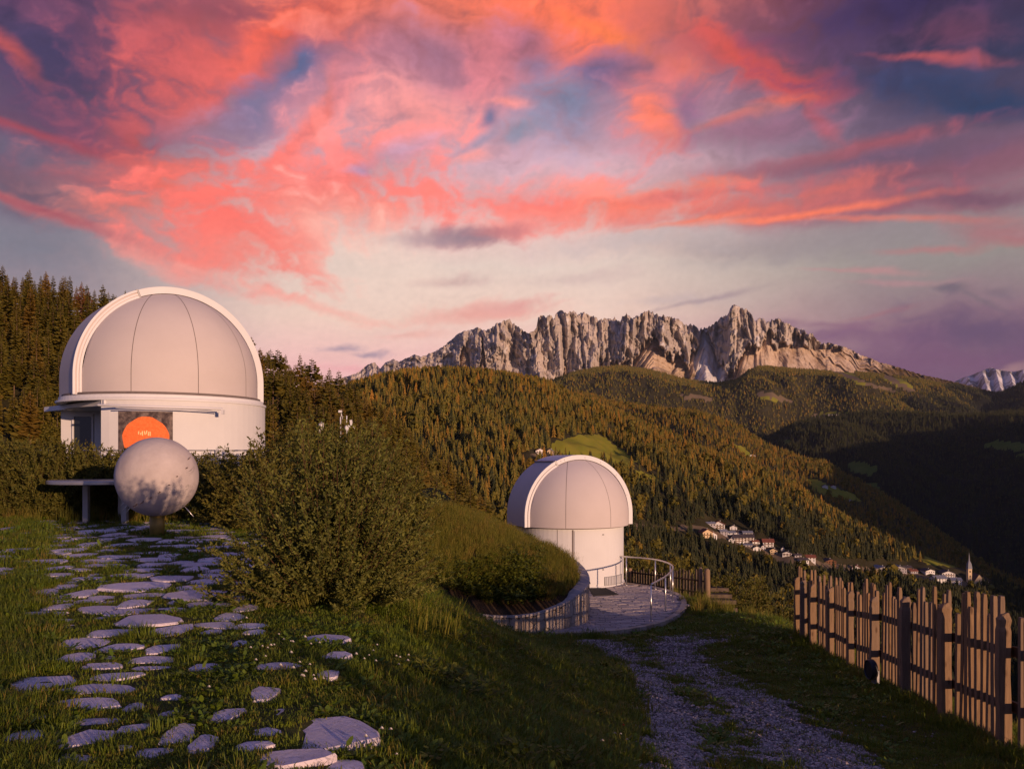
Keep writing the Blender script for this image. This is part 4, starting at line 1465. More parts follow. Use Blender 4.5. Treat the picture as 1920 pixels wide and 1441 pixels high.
def flagstones():
    r = random.Random(21)
    root = bpy.data.objects['lawn']
    spots = []
    for tkn in FLAGS.split():
        v = [float(a) for a in tkn.split(',')]
        cx, cy, w, h = v[:4]
        tilt = v[4] if len(v) > 4 else 0
        px, py = cx / 2.743, 960 + cy / 2.743
        p = onz(px, py)
        a = onz(px, py - h / 2.743 / 2)
        c = onz(px, py + h / 2.743 / 2)
        hy = (a.y - c.y) / 2
        hx = w / 2.743 / 2 / FOC * p.y
        spots.append((p.x, (a.y + c.y) / 2, hx * 1.2, min(hy * 1.22, hx * 1.9, 0.75), tilt * 0.6))
    # further stones up to the hedge, too low in the picture to be told one by one from the photograph
    tries = 0
    while tries < 9000 and len(spots) < 298:
        tries += 1
        y = r.choice((r.uniform(11.5, 22.6), r.uniform(8.2, 12.5)))
        px = r.uniform(-40, 500) if y > 11.5 else r.uniform(75, 480)
        x = (px - 960) / FOC * y
        hx, hy = (r.uniform(0.22, 0.5), r.uniform(0.22, 0.46)) if y > 11.5 else (r.uniform(0.14, 0.34), r.uniform(0.12, 0.3))
        if all(abs(x - s[0]) > (hx + s[2]) * 0.96 or abs(y - s[1]) > (hy + s[3]) * 0.96 for s in spots) and math.hypot(x + 7.45, y - 17.9) > 0.5:
            spots.append((x, y, hx, hy, r.uniform(-20, 20)))
    for (x, y, hx, hy, tilt) in spots:
        n = r.choice((9, 10, 11, 12))
        a0 = r.uniform(0, 6.28)
        pts = []
        sq = r.uniform(2.3, 3.4)
        for k in range(n):
            a = a0 + 6.283 * (k + r.uniform(-.38, .38)) / n
            c, s = math.cos(a), math.sin(a)
            q = 1 / (abs(c) ** sq + abs(s) ** sq) ** (1 / sq) * (r.uniform(0.88, 1.04) + 0.15 * math.sin(2 * a + a0) + 0.11 * math.sin(3 * a + a0 * 2))
            pts.append((q * c * hx, q * s * hy))
        # a bevelled slab with a slightly uneven top
        b = MB()
        t = R(tilt)
        rot = [(p[0] * math.cos(t) - p[1] * math.sin(t), p[0] * math.sin(t) + p[1] * math.cos(t)) for p in pts]
        h = r.uniform(0.004, 0.016)
        tx, ty = r.uniform(-.012, .012), r.uniform(-.012, .012)
        vs = [(p[0], p[1], -0.06) for p in rot] + [(p[0], p[1], h - 0.014 + tx * p[0] + ty * p[1]) for p in rot] + [(p[0] * .95, p[1] * .95, h + tx * p[0] + ty * p[1]) for p in rot] + [(0, 0, h + r.uniform(-.004, .006))]
        fs = []
        for k in range(n):
            k2 = (k + 1) % n
            fs += [(k, k2, n + k2, n + k), (n + k, n + k2, 2 * n + k2, 2 * n + k), (2 * n + k, 2 * n + k2, 3 * n)]
        b.add(vs, fs)
        o = b.build('flagstone', M_FLAG, root)
        o.location = (x, y, max(gnd(x + a * hx, y + c * hy) for a, c in ((0, 0), (.6, 0), (-.6, 0), (0, .6), (0, -.6))) - 0.004)
    return spots


FLAG_SPOTS = flagstones()

# ------------------------------------------------------------------ the two observatory domes
M_WHITE = mat_plain('white_render', (0.60, 0.585, 0.58), 0.75, 0.25, var=0.035, scale=1.2, bmp=0.12, bdist=0.004)
M_SHELL = mat_plain('white_shell', (0.53, 0.465, 0.445), 0.72, 0.15, var=0.035, scale=0.9)
M_SHELL2 = mat_plain('white_rim', (0.63, 0.615, 0.62), 0.6, 0.25, var=0.03, scale=0.9)
M_SEAM = mat_plain('seam', (0.16, 0.13, 0.12), 0.8, 0.1)
M_DARK = mat_plain('rubber_and_shade_black', (0.012, 0.012, 0.014), 0.8, 0.2)
M_STEEL = mat_plain('brushed_steel', (0.62, 0.60, 0.58), 0.32, 0.5, metal=0.9, var=0.08, scale=12)
M_GREY = mat_plain('grey_metal', (0.30, 0.29, 0.29), 0.5, 0.4, metal=0.4, var=0.1)
mg, Tg, bg_ = material('dark_glass', 0.06, 0.6)
bg_.inputs['Base Color'].default_value = (0.012, 0.014, 0.016, 1)
M_GLASS = mg


def arcbox(b, r0, r1, a0, a1, z0, z1, n=12, c=(0, 0), mi=0):
    """a curved block between two radii, angles (radians) and heights"""
    vs, fs = [], []
    for k in range(n + 1):
        w = a0 + (a1 - a0) * k / n
        for r, z in ((r0, z0), (r1, z0), (r1, z1), (r0, z1)):
            vs.append((c[0] + r * math.cos(w), c[1] + r * math.sin(w), z))
    for k in range(n):
        a = k * 4
        for j in range(4):
            fs.append((a + j, a + 4 + j, a + 4 + (j + 1) % 4, a + (j + 1) % 4))
    fs += [(3, 2, 1, 0), (n * 4, n * 4 + 1, n * 4 + 2, n * 4 + 3)]
    return b.add(vs, fs, mi)


def arch(b, r0, r1, f0, f1, y0, y1, zc, skirt, n=48):
    """part of an arch in the XZ plane (angles from +X over the top), thickness y0..y1; below its centre it runs straight down"""
    pts = []
    if f0 <= 0 and skirt:
        pts.append((1, 0, -skirt))
    for k in range(n + 1):
        f = f0 + (f1 - f0) * k / n
        pts.append((math.cos(f), math.sin(f), 0))
    if f1 >= math.pi - 1e-6 and skirt:
        pts.append((-1, 0, -skirt))
    vs, fs = [], []
    for c, s, dz in pts:
        for r, y in ((r0, y0), (r1, y0), (r1, y1), (r0, y1)):
            vs.append((c * r, y, zc + s * r + dz))
    m = len(pts)
    for k in range(m - 1):
        a = k * 4
        for j in range(4):
            fs.append((a + j, a + (j + 1) % 4, a + 4 + (j + 1) % 4, a + 4 + j))
    fs += [(0, 3, 2, 1)[::-1], ((m - 1) * 4, (m - 1) * 4 + 1, (m - 1) * 4 + 2, (m - 1) * 4 + 3)[::-1]]
    return b.add(vs, fs, 0, False)


def dome_parts(root, Rr, zb, skirt, w, rib, yaw, seams, notch, bolts=()):
    """the turning dome: two shells either side of a shutter band. Local -Y is the shell that faces the camera."""
    zc = zb + skirt
    hub = Matrix.Rotation(yaw, 4, 'Z')

    def put(name, b, mat, parent=root, smooth=None):
        for i, p in enumerate(b.v):
            b.v[i] = tuple(hub @ Vector(p))
        return b.build(name, mat, parent)
    hw = w / 2
    ri = math.sqrt(Rr * Rr - hw * hw)
    for side in (-1, 1):
        b = MB()
        al = math.asin(hw / Rr)
        nA, nE = 56, 30
        vs, fs = [], []
        for i in range(nA + 1):
            a = al + (math.pi - 2 * al) * i / nA
            em = math.acos(min(1, hw / (Rr * max(math.sin(a), 1e-6))))
            vs.append((Rr * math.cos(a), side * Rr * math.sin(a), zb))
            for j in range(nE + 1):
                e = em * j / nE
                vs.append((Rr * math.cos(a) * math.cos(e), side * Rr * math.sin(a) * math.cos(e), zc + Rr * math.sin(e)))
        q = nE + 2
        for i in range(nA):
            for j in range(q - 1):
                f = (i * q + j, i * q + j + 1, (i + 1) * q + j + 1, (i + 1) * q + j)
                fs.append(f if side > 0 else f[::-1])
        b.add(vs, fs, 0, True)
        put('dome_shell', b, M_SHELL)
        if side < 0:
            for sa in seams:
                a = R(sa)                       # from the shell's middle, to the right
                x, y = math.sin(a), -math.cos(a)
                em = math.acos(min(1, hw / (Rr * math.cos(a))))
                m = MB()
                vs, fs = [], []
                tw = 0.008 * Rr / 2.3
                for j in range(25):
                    e = em * j / 24
                    ce, se = math.cos(e), math.sin(e)
                    for o in (-tw, tw):
                        vs.append(((x * ce) * (Rr + .003) + math.cos(a) * o, (y * ce) * (Rr + .003) + math.sin(a) * o, zc + se * (Rr + .003)))
                vs = [(vs[0][0], vs[0][1], zb + .01), (vs[1][0], vs[1][1], zb + .01)] + vs
                for j in range(25):
                    fs.append((2 * j, 2 * j + 1, 2 * j + 3, 2 * j + 2))
                m.add(vs, fs)
                put('seam', m, M_SEAM)
    # shutter band: lower leaf on the left, upper leaf slid over it with a step
    f = R(notch)
    t = 0.05
    b = MB()
    arch(b, ri + 0.02, ri + rib - 0.035, f - 0.02, math.pi, -hw - t * .3, hw + t * .3, zc, skirt)
    lower = put('lower_shutter', b, M_SHELL)
    b = MB()
    arch(b, ri + 0.01, ri + rib, 0, f, -hw - t, hw + t, zc, skirt)
    up = put('upper_shutter', b, M_SHELL2)
    # rails along the lower leaf
    for k, (r0, r1, yy) in enumerate(((ri - 0.02, ri + 0.05, 0.05), (ri + 0.075, ri + 0.13, 0.035), (ri + rib - 0.06, ri + rib + 0.01, 0.055))):
        b = MB()
        arch(b, r0, r1, f + 0.012, math.pi, -hw - yy, -hw + 0.02, zc, skirt)
        put('guide_rail', b, M_SHELL2)
    # black strip painting in the shade between shell and shutter
    b = MB()
    arch(b, ri - 0.045, ri + 0.015, 0, f, -hw - 0.012, -hw + 0.02, zc, skirt)
    put('shade_strip', b, M_DARK)
    # end plate of the upper leaf at the step, and dark joint
    b = MB()
    c, s = math.cos(f), math.sin(f)
    Mx = Matrix(((c, 0, -s), (0, 1, 0), (s, 0, c)))
    b.box((c * (ri + rib * .5) - s * 0.035, 0, zc + s * (ri + rib * .5) + c * 0.035), (rib + 0.05, w + 2 * t + .03, 0.045), M=Mx)
    put('end_plate', b, M_GREY)
    for fd in bolts:
        b = MB()
        g = R(fd)
        p = Vector((math.cos(g) * (ri + rib * .5), -hw - t, zc + math.sin(g) * (ri + rib * .5)))
        b.tube([p, p + Vector((0, -0.02, 0))], 0.035, 10)
        put('bolt', b, M_SHELL2)


# ---- the big dome on its round house
BD = Vector((-12.2, 30.0, 0.0))
big = empty('observatory', BD, 0, 'large white observatory dome on a round house with a painted sun', 'observatory', None)
WR = 3.38
ZT = 3.5
# angles measured from +X; the notch with the entrance is cut on the left front
xc = -12.85 - BD.x
a_corner = -math.pi + math.acos(-xc / WR) if False else math.atan2(-math.sqrt(WR * WR - xc * xc), xc)
b = MB()
vsn = 64
arcbox(b, WR - 0.25, WR, a_corner, math.pi - 0.02, -0.4, ZT, 60)
b.build('wall', M_WHITE, big)
b = MB()
b.box((xc + 0.1, -WR / 2 + 0.05, 1.55), (0.2, WR - 0.32, 3.9))                 # side wall of the notch
b.build('side_wall', M_WHITE, big)
b = MB()
b.box((-2.0, -0.1, 1.55), (3.1, 0.2, 3.9))                                     # back wall of the notch
b.build('back_wall', M_WHITE, big)
b = MB()
b.box((-2.74, -0.26, 1.5), (0.62, 0.05, 3.2))
dr = b.build('glass_door', M_GLASS, big)
for s_ in (-1, 1):
    MB().box((-2.74 + s_ * 0.34, -0.27, 1.5), (0.06, 0.09, 3.26)).build('frame', M_WHITE, dr)
MB().box((-2.74, -0.275, 3.16), (0.74, 0.09, 0.08)).build('frame', M_WHITE, dr)
MB().box((-2.16, -0.30, 1.5), (0.30, 0.10, 3.3)).build('panel', M_WHITE, big)
MB().box((-1.55, -0.27, 1.5), (0.8, 0.06, 3.3)).build('panel', M_WHITE, big)
bb = MB()
bb.tube([(-1.62, -0.30, 3.0), (-1.62, -0.42, 3.0)], 0.055, 12)
bb.build('porch_lamp', M_DARK, big)
# canopy over the entrance and the long awning case across the front
b = MB()
CAN = [(-12.7, 26.62), (-16.55, 30.25), (-16.1, 31.3), (-12.9, 29.9)]
CAN = [(x - BD.x, y - BD.y) for x, y in CAN]
b.prism(CAN[::-1] if False else [CAN[0], CAN[3], CAN[2], CAN[1]], 3.33, 3.37)
cn = b.build('canopy', M_WHITE, big)
e0, e1 = Vector((*CAN[0], 3.36)), Vector((*CAN[1], 3.36))
dd_ = (e1 - e0).normalized()
MB().box((e0 + e1) / 2 + Vector((0, 0, .03)), ((e1 - e0).length, 0.07, 0.16), rz=math.atan2(dd_.y, dd_.x)).build('fascia', M_SHELL2, cn)
for k in range(6):
    p = e0.lerp(e1, (k + .5) / 6)
    q = p + Vector((1.2, 1.0, 0)) * min(1.0, 0.35 + k * .12)
    MB().tube([p + Vector((0, 0, .05)), q + Vector((0, 0, .05))], 0.035, 4).build('slat', M_GREY, cn)
pA, pB = Vector((-12.6, 25.95, 3.27)) - BD, Vector((-9.25, 27.3, 3.23)) - BD
b = MB()
b.tube([pA, pB], 0.038, 8)
aw = b.build('awning_case', M_SHELL2, big)
MB().tube([pA + Vector((0.5, .1, -.07)), pB + Vector((-0.1, -.0, -.07))], 0.02, 6).build('awning_bar', M_SHELL2, aw)
MB().box(pB + Vector((0, 0.0, -0.10)), (0.07, 0.12, 0.14)).build('bracket', M_SHELL2, aw)
# ring and cornice under the dome
b = MB()
b.lathe([(WR - 0.3, ZT - .02), (WR + 0.035, ZT - .02), (WR + 0.035, ZT + 0.05), (WR - 0.06, ZT + 0.07), (WR - 0.06, ZT + 0.17), (WR - 0.4, ZT + 0.17)], 96, smooth=False)
b.build('cornice', M_SHELL2, big)
b = MB()
b.lathe([(WR - 0.25, ZT + 0.17), (WR - 0.16, ZT + 0.17), (WR - 0.16, ZT + 0.26), (WR - 0.4, ZT + 0.26)], 96, smooth=False)
b.build('turning_ring', M_SEAM, big)
dome_parts(big, 3.10, ZT + 0.20, 0.62, 1.95, 0.24, R(40), (-36.5, 1, 38.5), 112)
# the roof lining so that no light falls in from below
b = MB()
b.lathe([(0.02, 3.3), (WR - .26, 3.3)], 48, smooth=False)
b.build('ceiling', M_WHITE, big)
# painted panel: a generic orange sun on dark ground
def mural():
    aL = math.atan2(-26.55 + 30, 1) * 0
    def ang(px):
        u = (px - 960) / FOC
        # where the view ray meets the cylinder
        A = u * u + 1
        B = -2 * (u * BD.x + BD.y)
        C = BD.x ** 2 + BD.y ** 2 - (WR + 0.01) ** 2
        d = (-B - math.sqrt(B * B - 4 * A * C)) / (2 * A)
        return math.atan2(d - BD.y, u * d - BD.x), d
    a0, d0 = ang(222)
    a1, d1 = ang(324)
    ztop = EYE + (HZ - 771) / FOC * (d0 + d1) / 2
    b = MB()
    arcbox(b, WR - 0.01, WR + 0.02, a0, a1, 0.55, ztop, 40)
    m, T, p = material('slate_paint', 0.9, 0.1)
    tc = T.node('ShaderNodeTexCoord').outputs['Object']
    n = T.noise(tc, 5, 7, 0.7)
    T.put(p.inputs['Base Color'], T.mix(T.rng(n, 0.42, 0.68), (0.055, 0.040, 0.042), (0.22, 0.17, 0.15)))
    pan = b.build('painted_panel', m, big)
    m2, T, p = material('orange_paint', 0.85, 0.1)
    tc = T.node('ShaderNodeTexCoord').outputs['Object']
    n = T.noise(tc, 16, 6, 0.7, 1.0)
    T.put(p.inputs['Base Color'], T.mix(T.rng(n, 0.35, 0.65), (0.72, 0.13, 0.035), (0.86, 0.22, 0.07)))
    m3 = mat_plain('pale_paint', (0.80, 0.62, 0.30), 0.8, 0.1)
    ac, dc = ang(273)
    zc = EYE + (HZ - 822) / FOC * dc
    rad = 41.0 / FOC * dc
    b = MB()
    vs = []
    n_ = 40
    rings = [(rad * q_ / 8, 0.034) for q_ in range(9)] + [(rad * 1.005, 0.02)]
    for rr_, off in rings:
        for k in range(n_):
            w = 2 * math.pi * k / n_
            wob = 1 + 0.015 * math.sin(5 * w) + 0.01 * math.sin(11 * w)
            a = ac + rr_ * wob * math.cos(w) / WR
            vs.append(((WR + off) * math.cos(a), (WR + off) * math.sin(a), zc + rr_ * wob * math.sin(w)))
    fs = []
    for ring in range(len(rings) - 1):
        for k in range(n_):
            k2 = (k + 1) % n_
            fs.append((ring * n_ + k, ring * n_ + k2, (ring + 1) * n_ + k2, (ring + 1) * n_ + k)[::-1])
    b.add(vs, fs)
    sunp = b.build('painted_sun', m2, pan)
    b = MB()
    r = random.Random(3)
    for k in range(7):
        a = ac + (-0.19 + k * 0.055 + r.uniform(-.01, .01)) / WR
        z0 = zc + 0.13 + r.uniform(-.03, .03)
        c_ = Vector(((WR + .042) * math.cos(a), (WR + .042) * math.sin(a), z0 + 0.05))
        b.box(c_, (0.03, 0.012, 0.10 + r.uniform(-.03, .04)), M=Matrix.Rotation(a + math.pi / 2, 3, 'Z') @ Matrix.Rotation(r.uniform(-.3, .3), 3, 'Y'))
    b.build('light_marks', m3, sunp)


mural()

# ---- the small dome
SD = Vector((2.08, 31.0, PZ))
small = empty('observatory', SD, 0, 'small white observatory dome on a round drum above the stone forecourt', 'observatory')
SR = 1.96


def sang(px):
    """angle on the small drum seen at a pixel column"""
    u = (px - 960) / FOC
    A, B, C = u * u + 1, -2 * (u * SD.x + SD.y), SD.x ** 2 + SD.y ** 2 - SR ** 2
    q = B * B - 4 * A * C
    d = (-B - math.sqrt(max(q, 0))) / (2 * A)
    return math.atan2(d - SD.y, u * d - SD.x)


b = MB()
arcbox(b, SR - 0.2, SR, 0, 2 * math.pi, -0.4, 2.02, 72)
for i in range(len(b.s)):
    b.s[i] = False
b.build('drum', M_WHITE, small)
b = MB()
arcbox(b, SR - 0.02, SR + 0.022, sang(1077), sang(1131), 0.12, 1.97, 12)
sdoor = b.build('door', M_WHITE, small)
for z in (0.62, 1.82):
    a = sang(1130)
    MB().box((SR * math.cos(a) * 1.012, SR * math.sin(a) * 1.012, z), (0.05, 0.05, 0.05), rz=a).build('hinge', M_GREY, sdoor)
b = MB()
a = sang(1074)
arcbox(b, SR - 0.01, SR + 0.006, a - 0.013, a + 0.013, 0.0, 2.0, 2)
b.build('door_gap', M_SEAM, small)
for p_, w_ in ((1045, 0.004), (1156, 0.003)):
    b = MB()
    a = sang(p_)
    arcbox(b, SR - 0.01, SR + 0.004, a - w_, a + w_, 0.35 if p_ > 1100 else 0.0, 2.0 if p_ < 1100 else .7, 2)
    b.build('seam', M_SEAM, small)
b = MB()
arcbox(b, SR - 0.02, SR + 0.03, sang(1133), sang(1165), 0.06, 0.36, 8)
vt = b.build('vent', M_GREY, small)
for k in range(14):
    a = sang(1133) + (sang(1165) - sang(1133)) * (k + .5) / 14
    MB().box(((SR + .034) * math.cos(a), (SR + .034) * math.sin(a), 0.21), (0.012, 0.025, 0.27), rz=a).build('bar', M_SHELL2, vt)
b = MB()
arcbox(b, SR - 0.01, SR + 0.035, 0, 2 * math.pi, -0.05, 0.045, 72)
b.build('plinth', M_WHITE, small)
b = MB()
b.lathe([(SR - 0.1, 2.02), (SR + 0.03, 2.02), (SR + 0.03, 2.055), (SR - .1, 2.055)], 72, smooth=False)
b.build('turning_ring', M_SEAM, small)
b = MB()
b.lathe([(0.02, 1.98), (SR - .1, 1.98)], 36, smooth=False)
b.build('ceiling', M_WHITE, small)
dome_parts(small, 2.13, 2.06, 0.36, 1.62, 0.17, R(23), (-30, 15), 116, bolts=(20, 44, 66, 84, 107, 111))

mat_ = MB()
mat_.prism([tuple(onz(1104, 1103, PZ).xy), tuple(onz(1112, 1117, PZ).xy), tuple(onz(1160, 1115, PZ).xy), tuple(onz(1136, 1103, PZ).xy)], PZ + 0.01, PZ + 0.03)
tag(mat_.build('doormat', M_DARK), 'black rubber doormat before the small dome', 'doormat')


# ------------------------------------------------------------------ the curved handrail of the forecourt
def handrail():
    pts = [(4.0, 29.85), (4.87, 29.0), (5.14, 27.7), (4.97, 26.4), (4.46, 24.8), (3.78, 23.2)]
    root = empty('handrail', (4.5, 26.5, PZ), 0, 'curved stainless steel handrail round the open side of the forecourt', 'handrail')
    loc = lambda p: tuple(Vector(p) - root.location)
    sp = spline([(x, y, PZ + 1.0) for x, y in [(3.72, 30.1)] + pts], 8)
    MB().tube([loc(p) for p in sp], 0.026, 10).build('rail', M_STEEL, root)
    for x, y in pts:
        b = MB()
        b.tube([loc((x, y, PZ)), loc((x, y, PZ + 0.975))], 0.021, 10)
        po = b.build('post', M_STEEL, root)
        MB().lathe([(0.0, 0.012), (0.05, 0.012), (0.05, 0.0)], 12, c=loc((x, y, PZ + .004)), smooth=False).build('foot_plate', M_STEEL, po)


handrail()


# ------------------------------------------------------------------ wooden fences
def wood_mat():
    m, T, b = material('weathered_larch', 0.8, 0.2)
    tc = T.node('ShaderNodeTexCoord').outputs['Object']
    oi = T.node('ShaderNodeObjectInfo').outputs['Random']
    s = T.mapping(T.vmath('ADD', tc, T.comb(T.math('MULTIPLY', oi, 37.0), oi, oi)), scale=(14, 14, 1.2))
    n = T.noise(s, 2.2, 7, 0.65, 0.8)
    g = T.noise(s, 9, 4, 0.6)
    c = T.mix(T.rng(n, 0.3, 0.7), (0.17, 0.095, 0.042), (0.35, 0.21, 0.10))
    c = T.mix(T.rng(T.math('FRACT', T.math('MULTIPLY', oi, 9.7)), 0.0, 1.0, 0, 0.6), c, (0.20, 0.15, 0.115))
    c = T.mix(T.rng(g, 0.58, 0.72, 0, 0.5), c, (0.10, 0.055, 0.03))
    kn = T.vor(T.mapping(T.vmath('ADD', tc, T.comb(oi, T.math('MULTIPLY', oi, 11.0), T.math('MULTIPLY', oi, 5.0))), scale=(6, 6, 2.2)), 1.0)
    c = T.mix(T.rng(kn, 0.06, 0.14, 0.75, 0), c, (0.08, 0.04, 0.02))
    T.put(b.inputs['Base Color'], c)
    bump(T, b, T.math('ADD', n, T.math('MULTIPLY', g, 0.5)), 0.5, 0.006)
    return m


M_WOOD = wood_mat()
M_WOODD = mat_plain('shaded_rail_wood', (0.055, 0.035, 0.024), 0.85, 0.15, var=0.3, scale=4, bmp=0.4)  # rails coloured dark for the shade on their side away from the sun


M_WOODG = mat_plain('shaded_weathered_wood', (0.115, 0.085, 0.062), 0.9, 0.1, var=0.35, scale=5, bmp=0.5)  # weathered grey, darkened to paint shade on faces turned from the sun


def picket(b, c, w, d, z0, z1, rz, r, lean=(0, 0)):
    """a sawn slat with a nicked, slightly tapered top"""
    Q = Matrix.Rotation(rz, 3, 'Z')
    h1 = z1 - r.uniform(0.03, 0.10)
    cut = r.uniform(0.55, 0.95)
    lv = [(z0, 1.0, 1.0), ((z0 + z1) / 2, r.uniform(.95, 1.05), 1), (h1, 1.0, 1.0), (z1, cut, 0.85)]
    vs = []
    for z, sx, sy in lv:
        f = (z - z0) / (z1 - z0)
        for a, e in ((-1, -1), (1, -1), (1, 1), (-1, 1)):
            p = Q @ Vector((a * w / 2 * sx, e * d / 2 * sy, 0))
            vs.append((c[0] + p.x + lean[0] * f, c[1] + p.y + lean[1] * f, z))
    fs = [(3, 2, 1, 0), (12, 13, 14, 15)]
    for k in range(3):
        for j in range(4):
            fs.append((k * 4 + j, k * 4 + (j + 1) % 4, k * 4 + 4 + (j + 1) % 4, k * 4 + 4 + j))
    return b.add(vs, fs)


def long_fence():
    r = random.Random(77)
    dirv_ = Vector((0.13, 1, 0)).normalized()
    nrm = Vector((dirv_.y, -dirv_.x, 0))            # to the right
    rz = math.atan2(dirv_.y, dirv_.x)
    PY = [-1.1, 0.4, 1.9, 3.4, 4.9, 6.4, 7.3, 8.83, 10.46, 11.9, 13.4, 14.8, 16.25, 17.7, 18.6, 19.35]
    root = empty('picket_fence', (fence_x(19.35), 19.35, -2.35), 0, 'long rustic fence of split larch pickets along the gravel track', 'fence')
    O = root.location
    gz = lambda y: float(np.interp(y, [a for a, _ in FZ], [b_ for _, b_ in FZ]))

    def at(y, off=0.0):
        return Vector((fence_x(y), y, 0)) + nrm * off
    for i, y in enumerate(PY):
        p = at(y, -0.06 + r.uniform(-.01, .01)) - O
        b = MB()
        h = r.uniform(1.28, 1.4)
        z0 = gz(y) - 0.1 - O.z
        z1 = z0 + 0.1 + h
        w = r.uniform(0.10, 0.13)
        Q = Matrix.Rotation(rz - math.pi / 2 + r.uniform(-.06, .06), 3, 'Z')
        vs = []
        # a post with worn, notched head
        for z, sx, ox in ((z0, 1.05, 0), (z0 + h * .3, 1.0, r.uniform(-.008, .008)), (z0 + h * .62, 0.97, r.uniform(-.01, .01)), (z1 - 0.17, 1.0, 0), (z1 - 0.12, 0.86, 0.0), (z1 - 0.05, 0.98, 0.005), (z1, 0.55, 0.012)):
            for a, e in ((-1, -1), (.3, -1.04), (1, -1), (1.03, .2), (1, 1), (-.2, 1.03), (-1, 1), (-1.04, -.1)):
                q = Q @ Vector((a * w / 2 * sx + ox, e * w / 2 * sx, 0))
                vs.append((p.x + q.x, p.y + q.y, z + (0.02 if (z == z1 and a > 0) else 0)))
        fs = [tuple(range(8))[::-1], tuple(range(48, 56))]
        for k in range(6):
            for j in range(8):
                fs.append((k * 8 + j, k * 8 + (j + 1) % 8, k * 8 + 8 + (j + 1) % 8, k * 8 + 8 + j))
        b.add(vs, fs)
        b.build('post', M_WOOD, root)
    for off_z in (0.42, 0.98):
        for a, c in zip(PY[:-1], PY[1:]):
            pa, pb = at(a - 0.02, 0.062) - O, at(c + 0.02, 0.062) - O
            za, zb = gz(a) + off_z - O.z, gz(c) + off_z - O.z
            h, t = 0.105, 0.05
            vs = []
            for p, z in ((pa, za + r.uniform(-.01, .01)), (pb, zb + r.uniform(-.01, .01))):
                for s, u in ((-1, -1), (1, -1), (1, 1), (-1, 1)):
                    q = nrm * (s * t / 2)
                    vs.append((p.x + q.x, p.y + q.y, z + u * h / 2))
            MB().add(vs, [(3, 2, 1, 0), (4, 5, 6, 7), (0, 1, 5, 4), (1, 2, 6, 5), (2, 3, 7, 6), (3, 0, 4, 7)]).build('rail', M_WOODD, root)
    y = -1.1
    k = 0
    while y < 19.4:
        y += r.uniform(0.13, 0.175) * (1.0 if y < 17.5 else 0.75)
        k += 1
        if any(-0.13 < y - q < 0.05 for q in PY):
            continue
        p = at(y, 0.012 + r.uniform(-.006, .006)) - O
        tall = (k % 3 == 0) or r.random() < 0.25
        h = (r.uniform(1.48, 1.6) if tall else r.uniform(1.28, 1.42))
        z0 = gz(y) + r.uniform(-0.02, 0.06) - O.z
        b = MB()
        picket(b, (p.x, p.y), r.uniform(0.034, 0.044), r.uniform(0.075, 0.10), z0, gz(y) + h - O.z, rz - math.pi / 2 + r.uniform(-.12, .12), r, lean=(r.uniform(-.02, .02), r.uniform(-.02, .02)))
        b.build('picket', M_WOOD, root)


long_fence()


def far_fence():
    r = random.Random(78)
    A, B = pix(1181, 1112, 34.0), pix(1326, 1137, 28.8)
    root = empty('picket_fence', B, 0, 'short weathered picket fence behind the forecourt handrail', 'fence')
    d = (B - A)
    L = d.length
    dn = d.normalized()
    rz = math.atan2(dn.y, dn.x)
    ts = [0.0]
    n = 27
    for k in range(n):
        f = (k + .5) / n
        p = A.lerp(B, f) - B
        top = EYE + (HZ - 1069 + r.uniform(-2, 5)) / FOC * (p.y + B.y)
        b = MB()
        picket(b, (p.x, p.y), r.uniform(0.075, 0.10), 0.03, p.z - 0.1, top - B.z - 0.08 + r.choice((0, .05, .1)), rz, r, lean=(r.uniform(-.02, .02), 0))
        b.build('picket', M_WOODG, root)
    for h in (0.45, 0.85):
        b = MB()
        b.tube([A - B + Vector((-0.05, 0.05, h)), Vector((-0.05, 0.05, h))], 0.03, 6)
        b.build('rail', M_WOODD, root)
    for (px, y0, y1, dd, rr_) in ((1181, 1064, 1112, 33.8, 0.085), (1313.5, 1063, 1137, 29.0, 0.065), (1326, 1065.5, 1140, 28.7, 0.095)):
        p = pix(px, y1, dd)
        q = pix(px, y0, dd)
        b = MB()
        b.tube([p - B - Vector((0, 0, .2)), p.lerp(q, .5) - B + Vector((.01, 0, 0)), q - B - Vector((0, 0, .06)), q - B], [rr_ * 1.05, rr_, rr_ * .97, rr_ * .55], 12)
        b.build('post', M_WOOD, root)


far_fence()


def steps():
    root = empty('timber_steps', (6.3, 27, -2.9), 0, 'timber edged steps descending beside the round end post', 'steps')
    for k, (px, py, w, d) in enumerate(((1348, 1101.5, 18, 32.0), (1352, 1113.5, 20, 31.0), (1356, 1124.5, 24, 30.0), (1364, 1139, 18, 29.0))):
        p = pix(px, py, d) - root.location
        m = w / FOC * d
        b = MB()
        b.box((p.x, p.y, p.z - 0.07), (m * 2, 0.09, 0.14), rz=-0.06)
        t = b.build('step', M_WOODG, root)
        MB().box((p.x, p.y + 0.4, p.z - 0.10), (m * 1.95, 0.7, 0.1), rz=-0.06).build('tread', mat_soil, t)


mat_soil = mat_plain('trodden_soil', (0.07, 0.05, 0.03), 0.95, 0.1, var=0.4, scale=6)
steps()


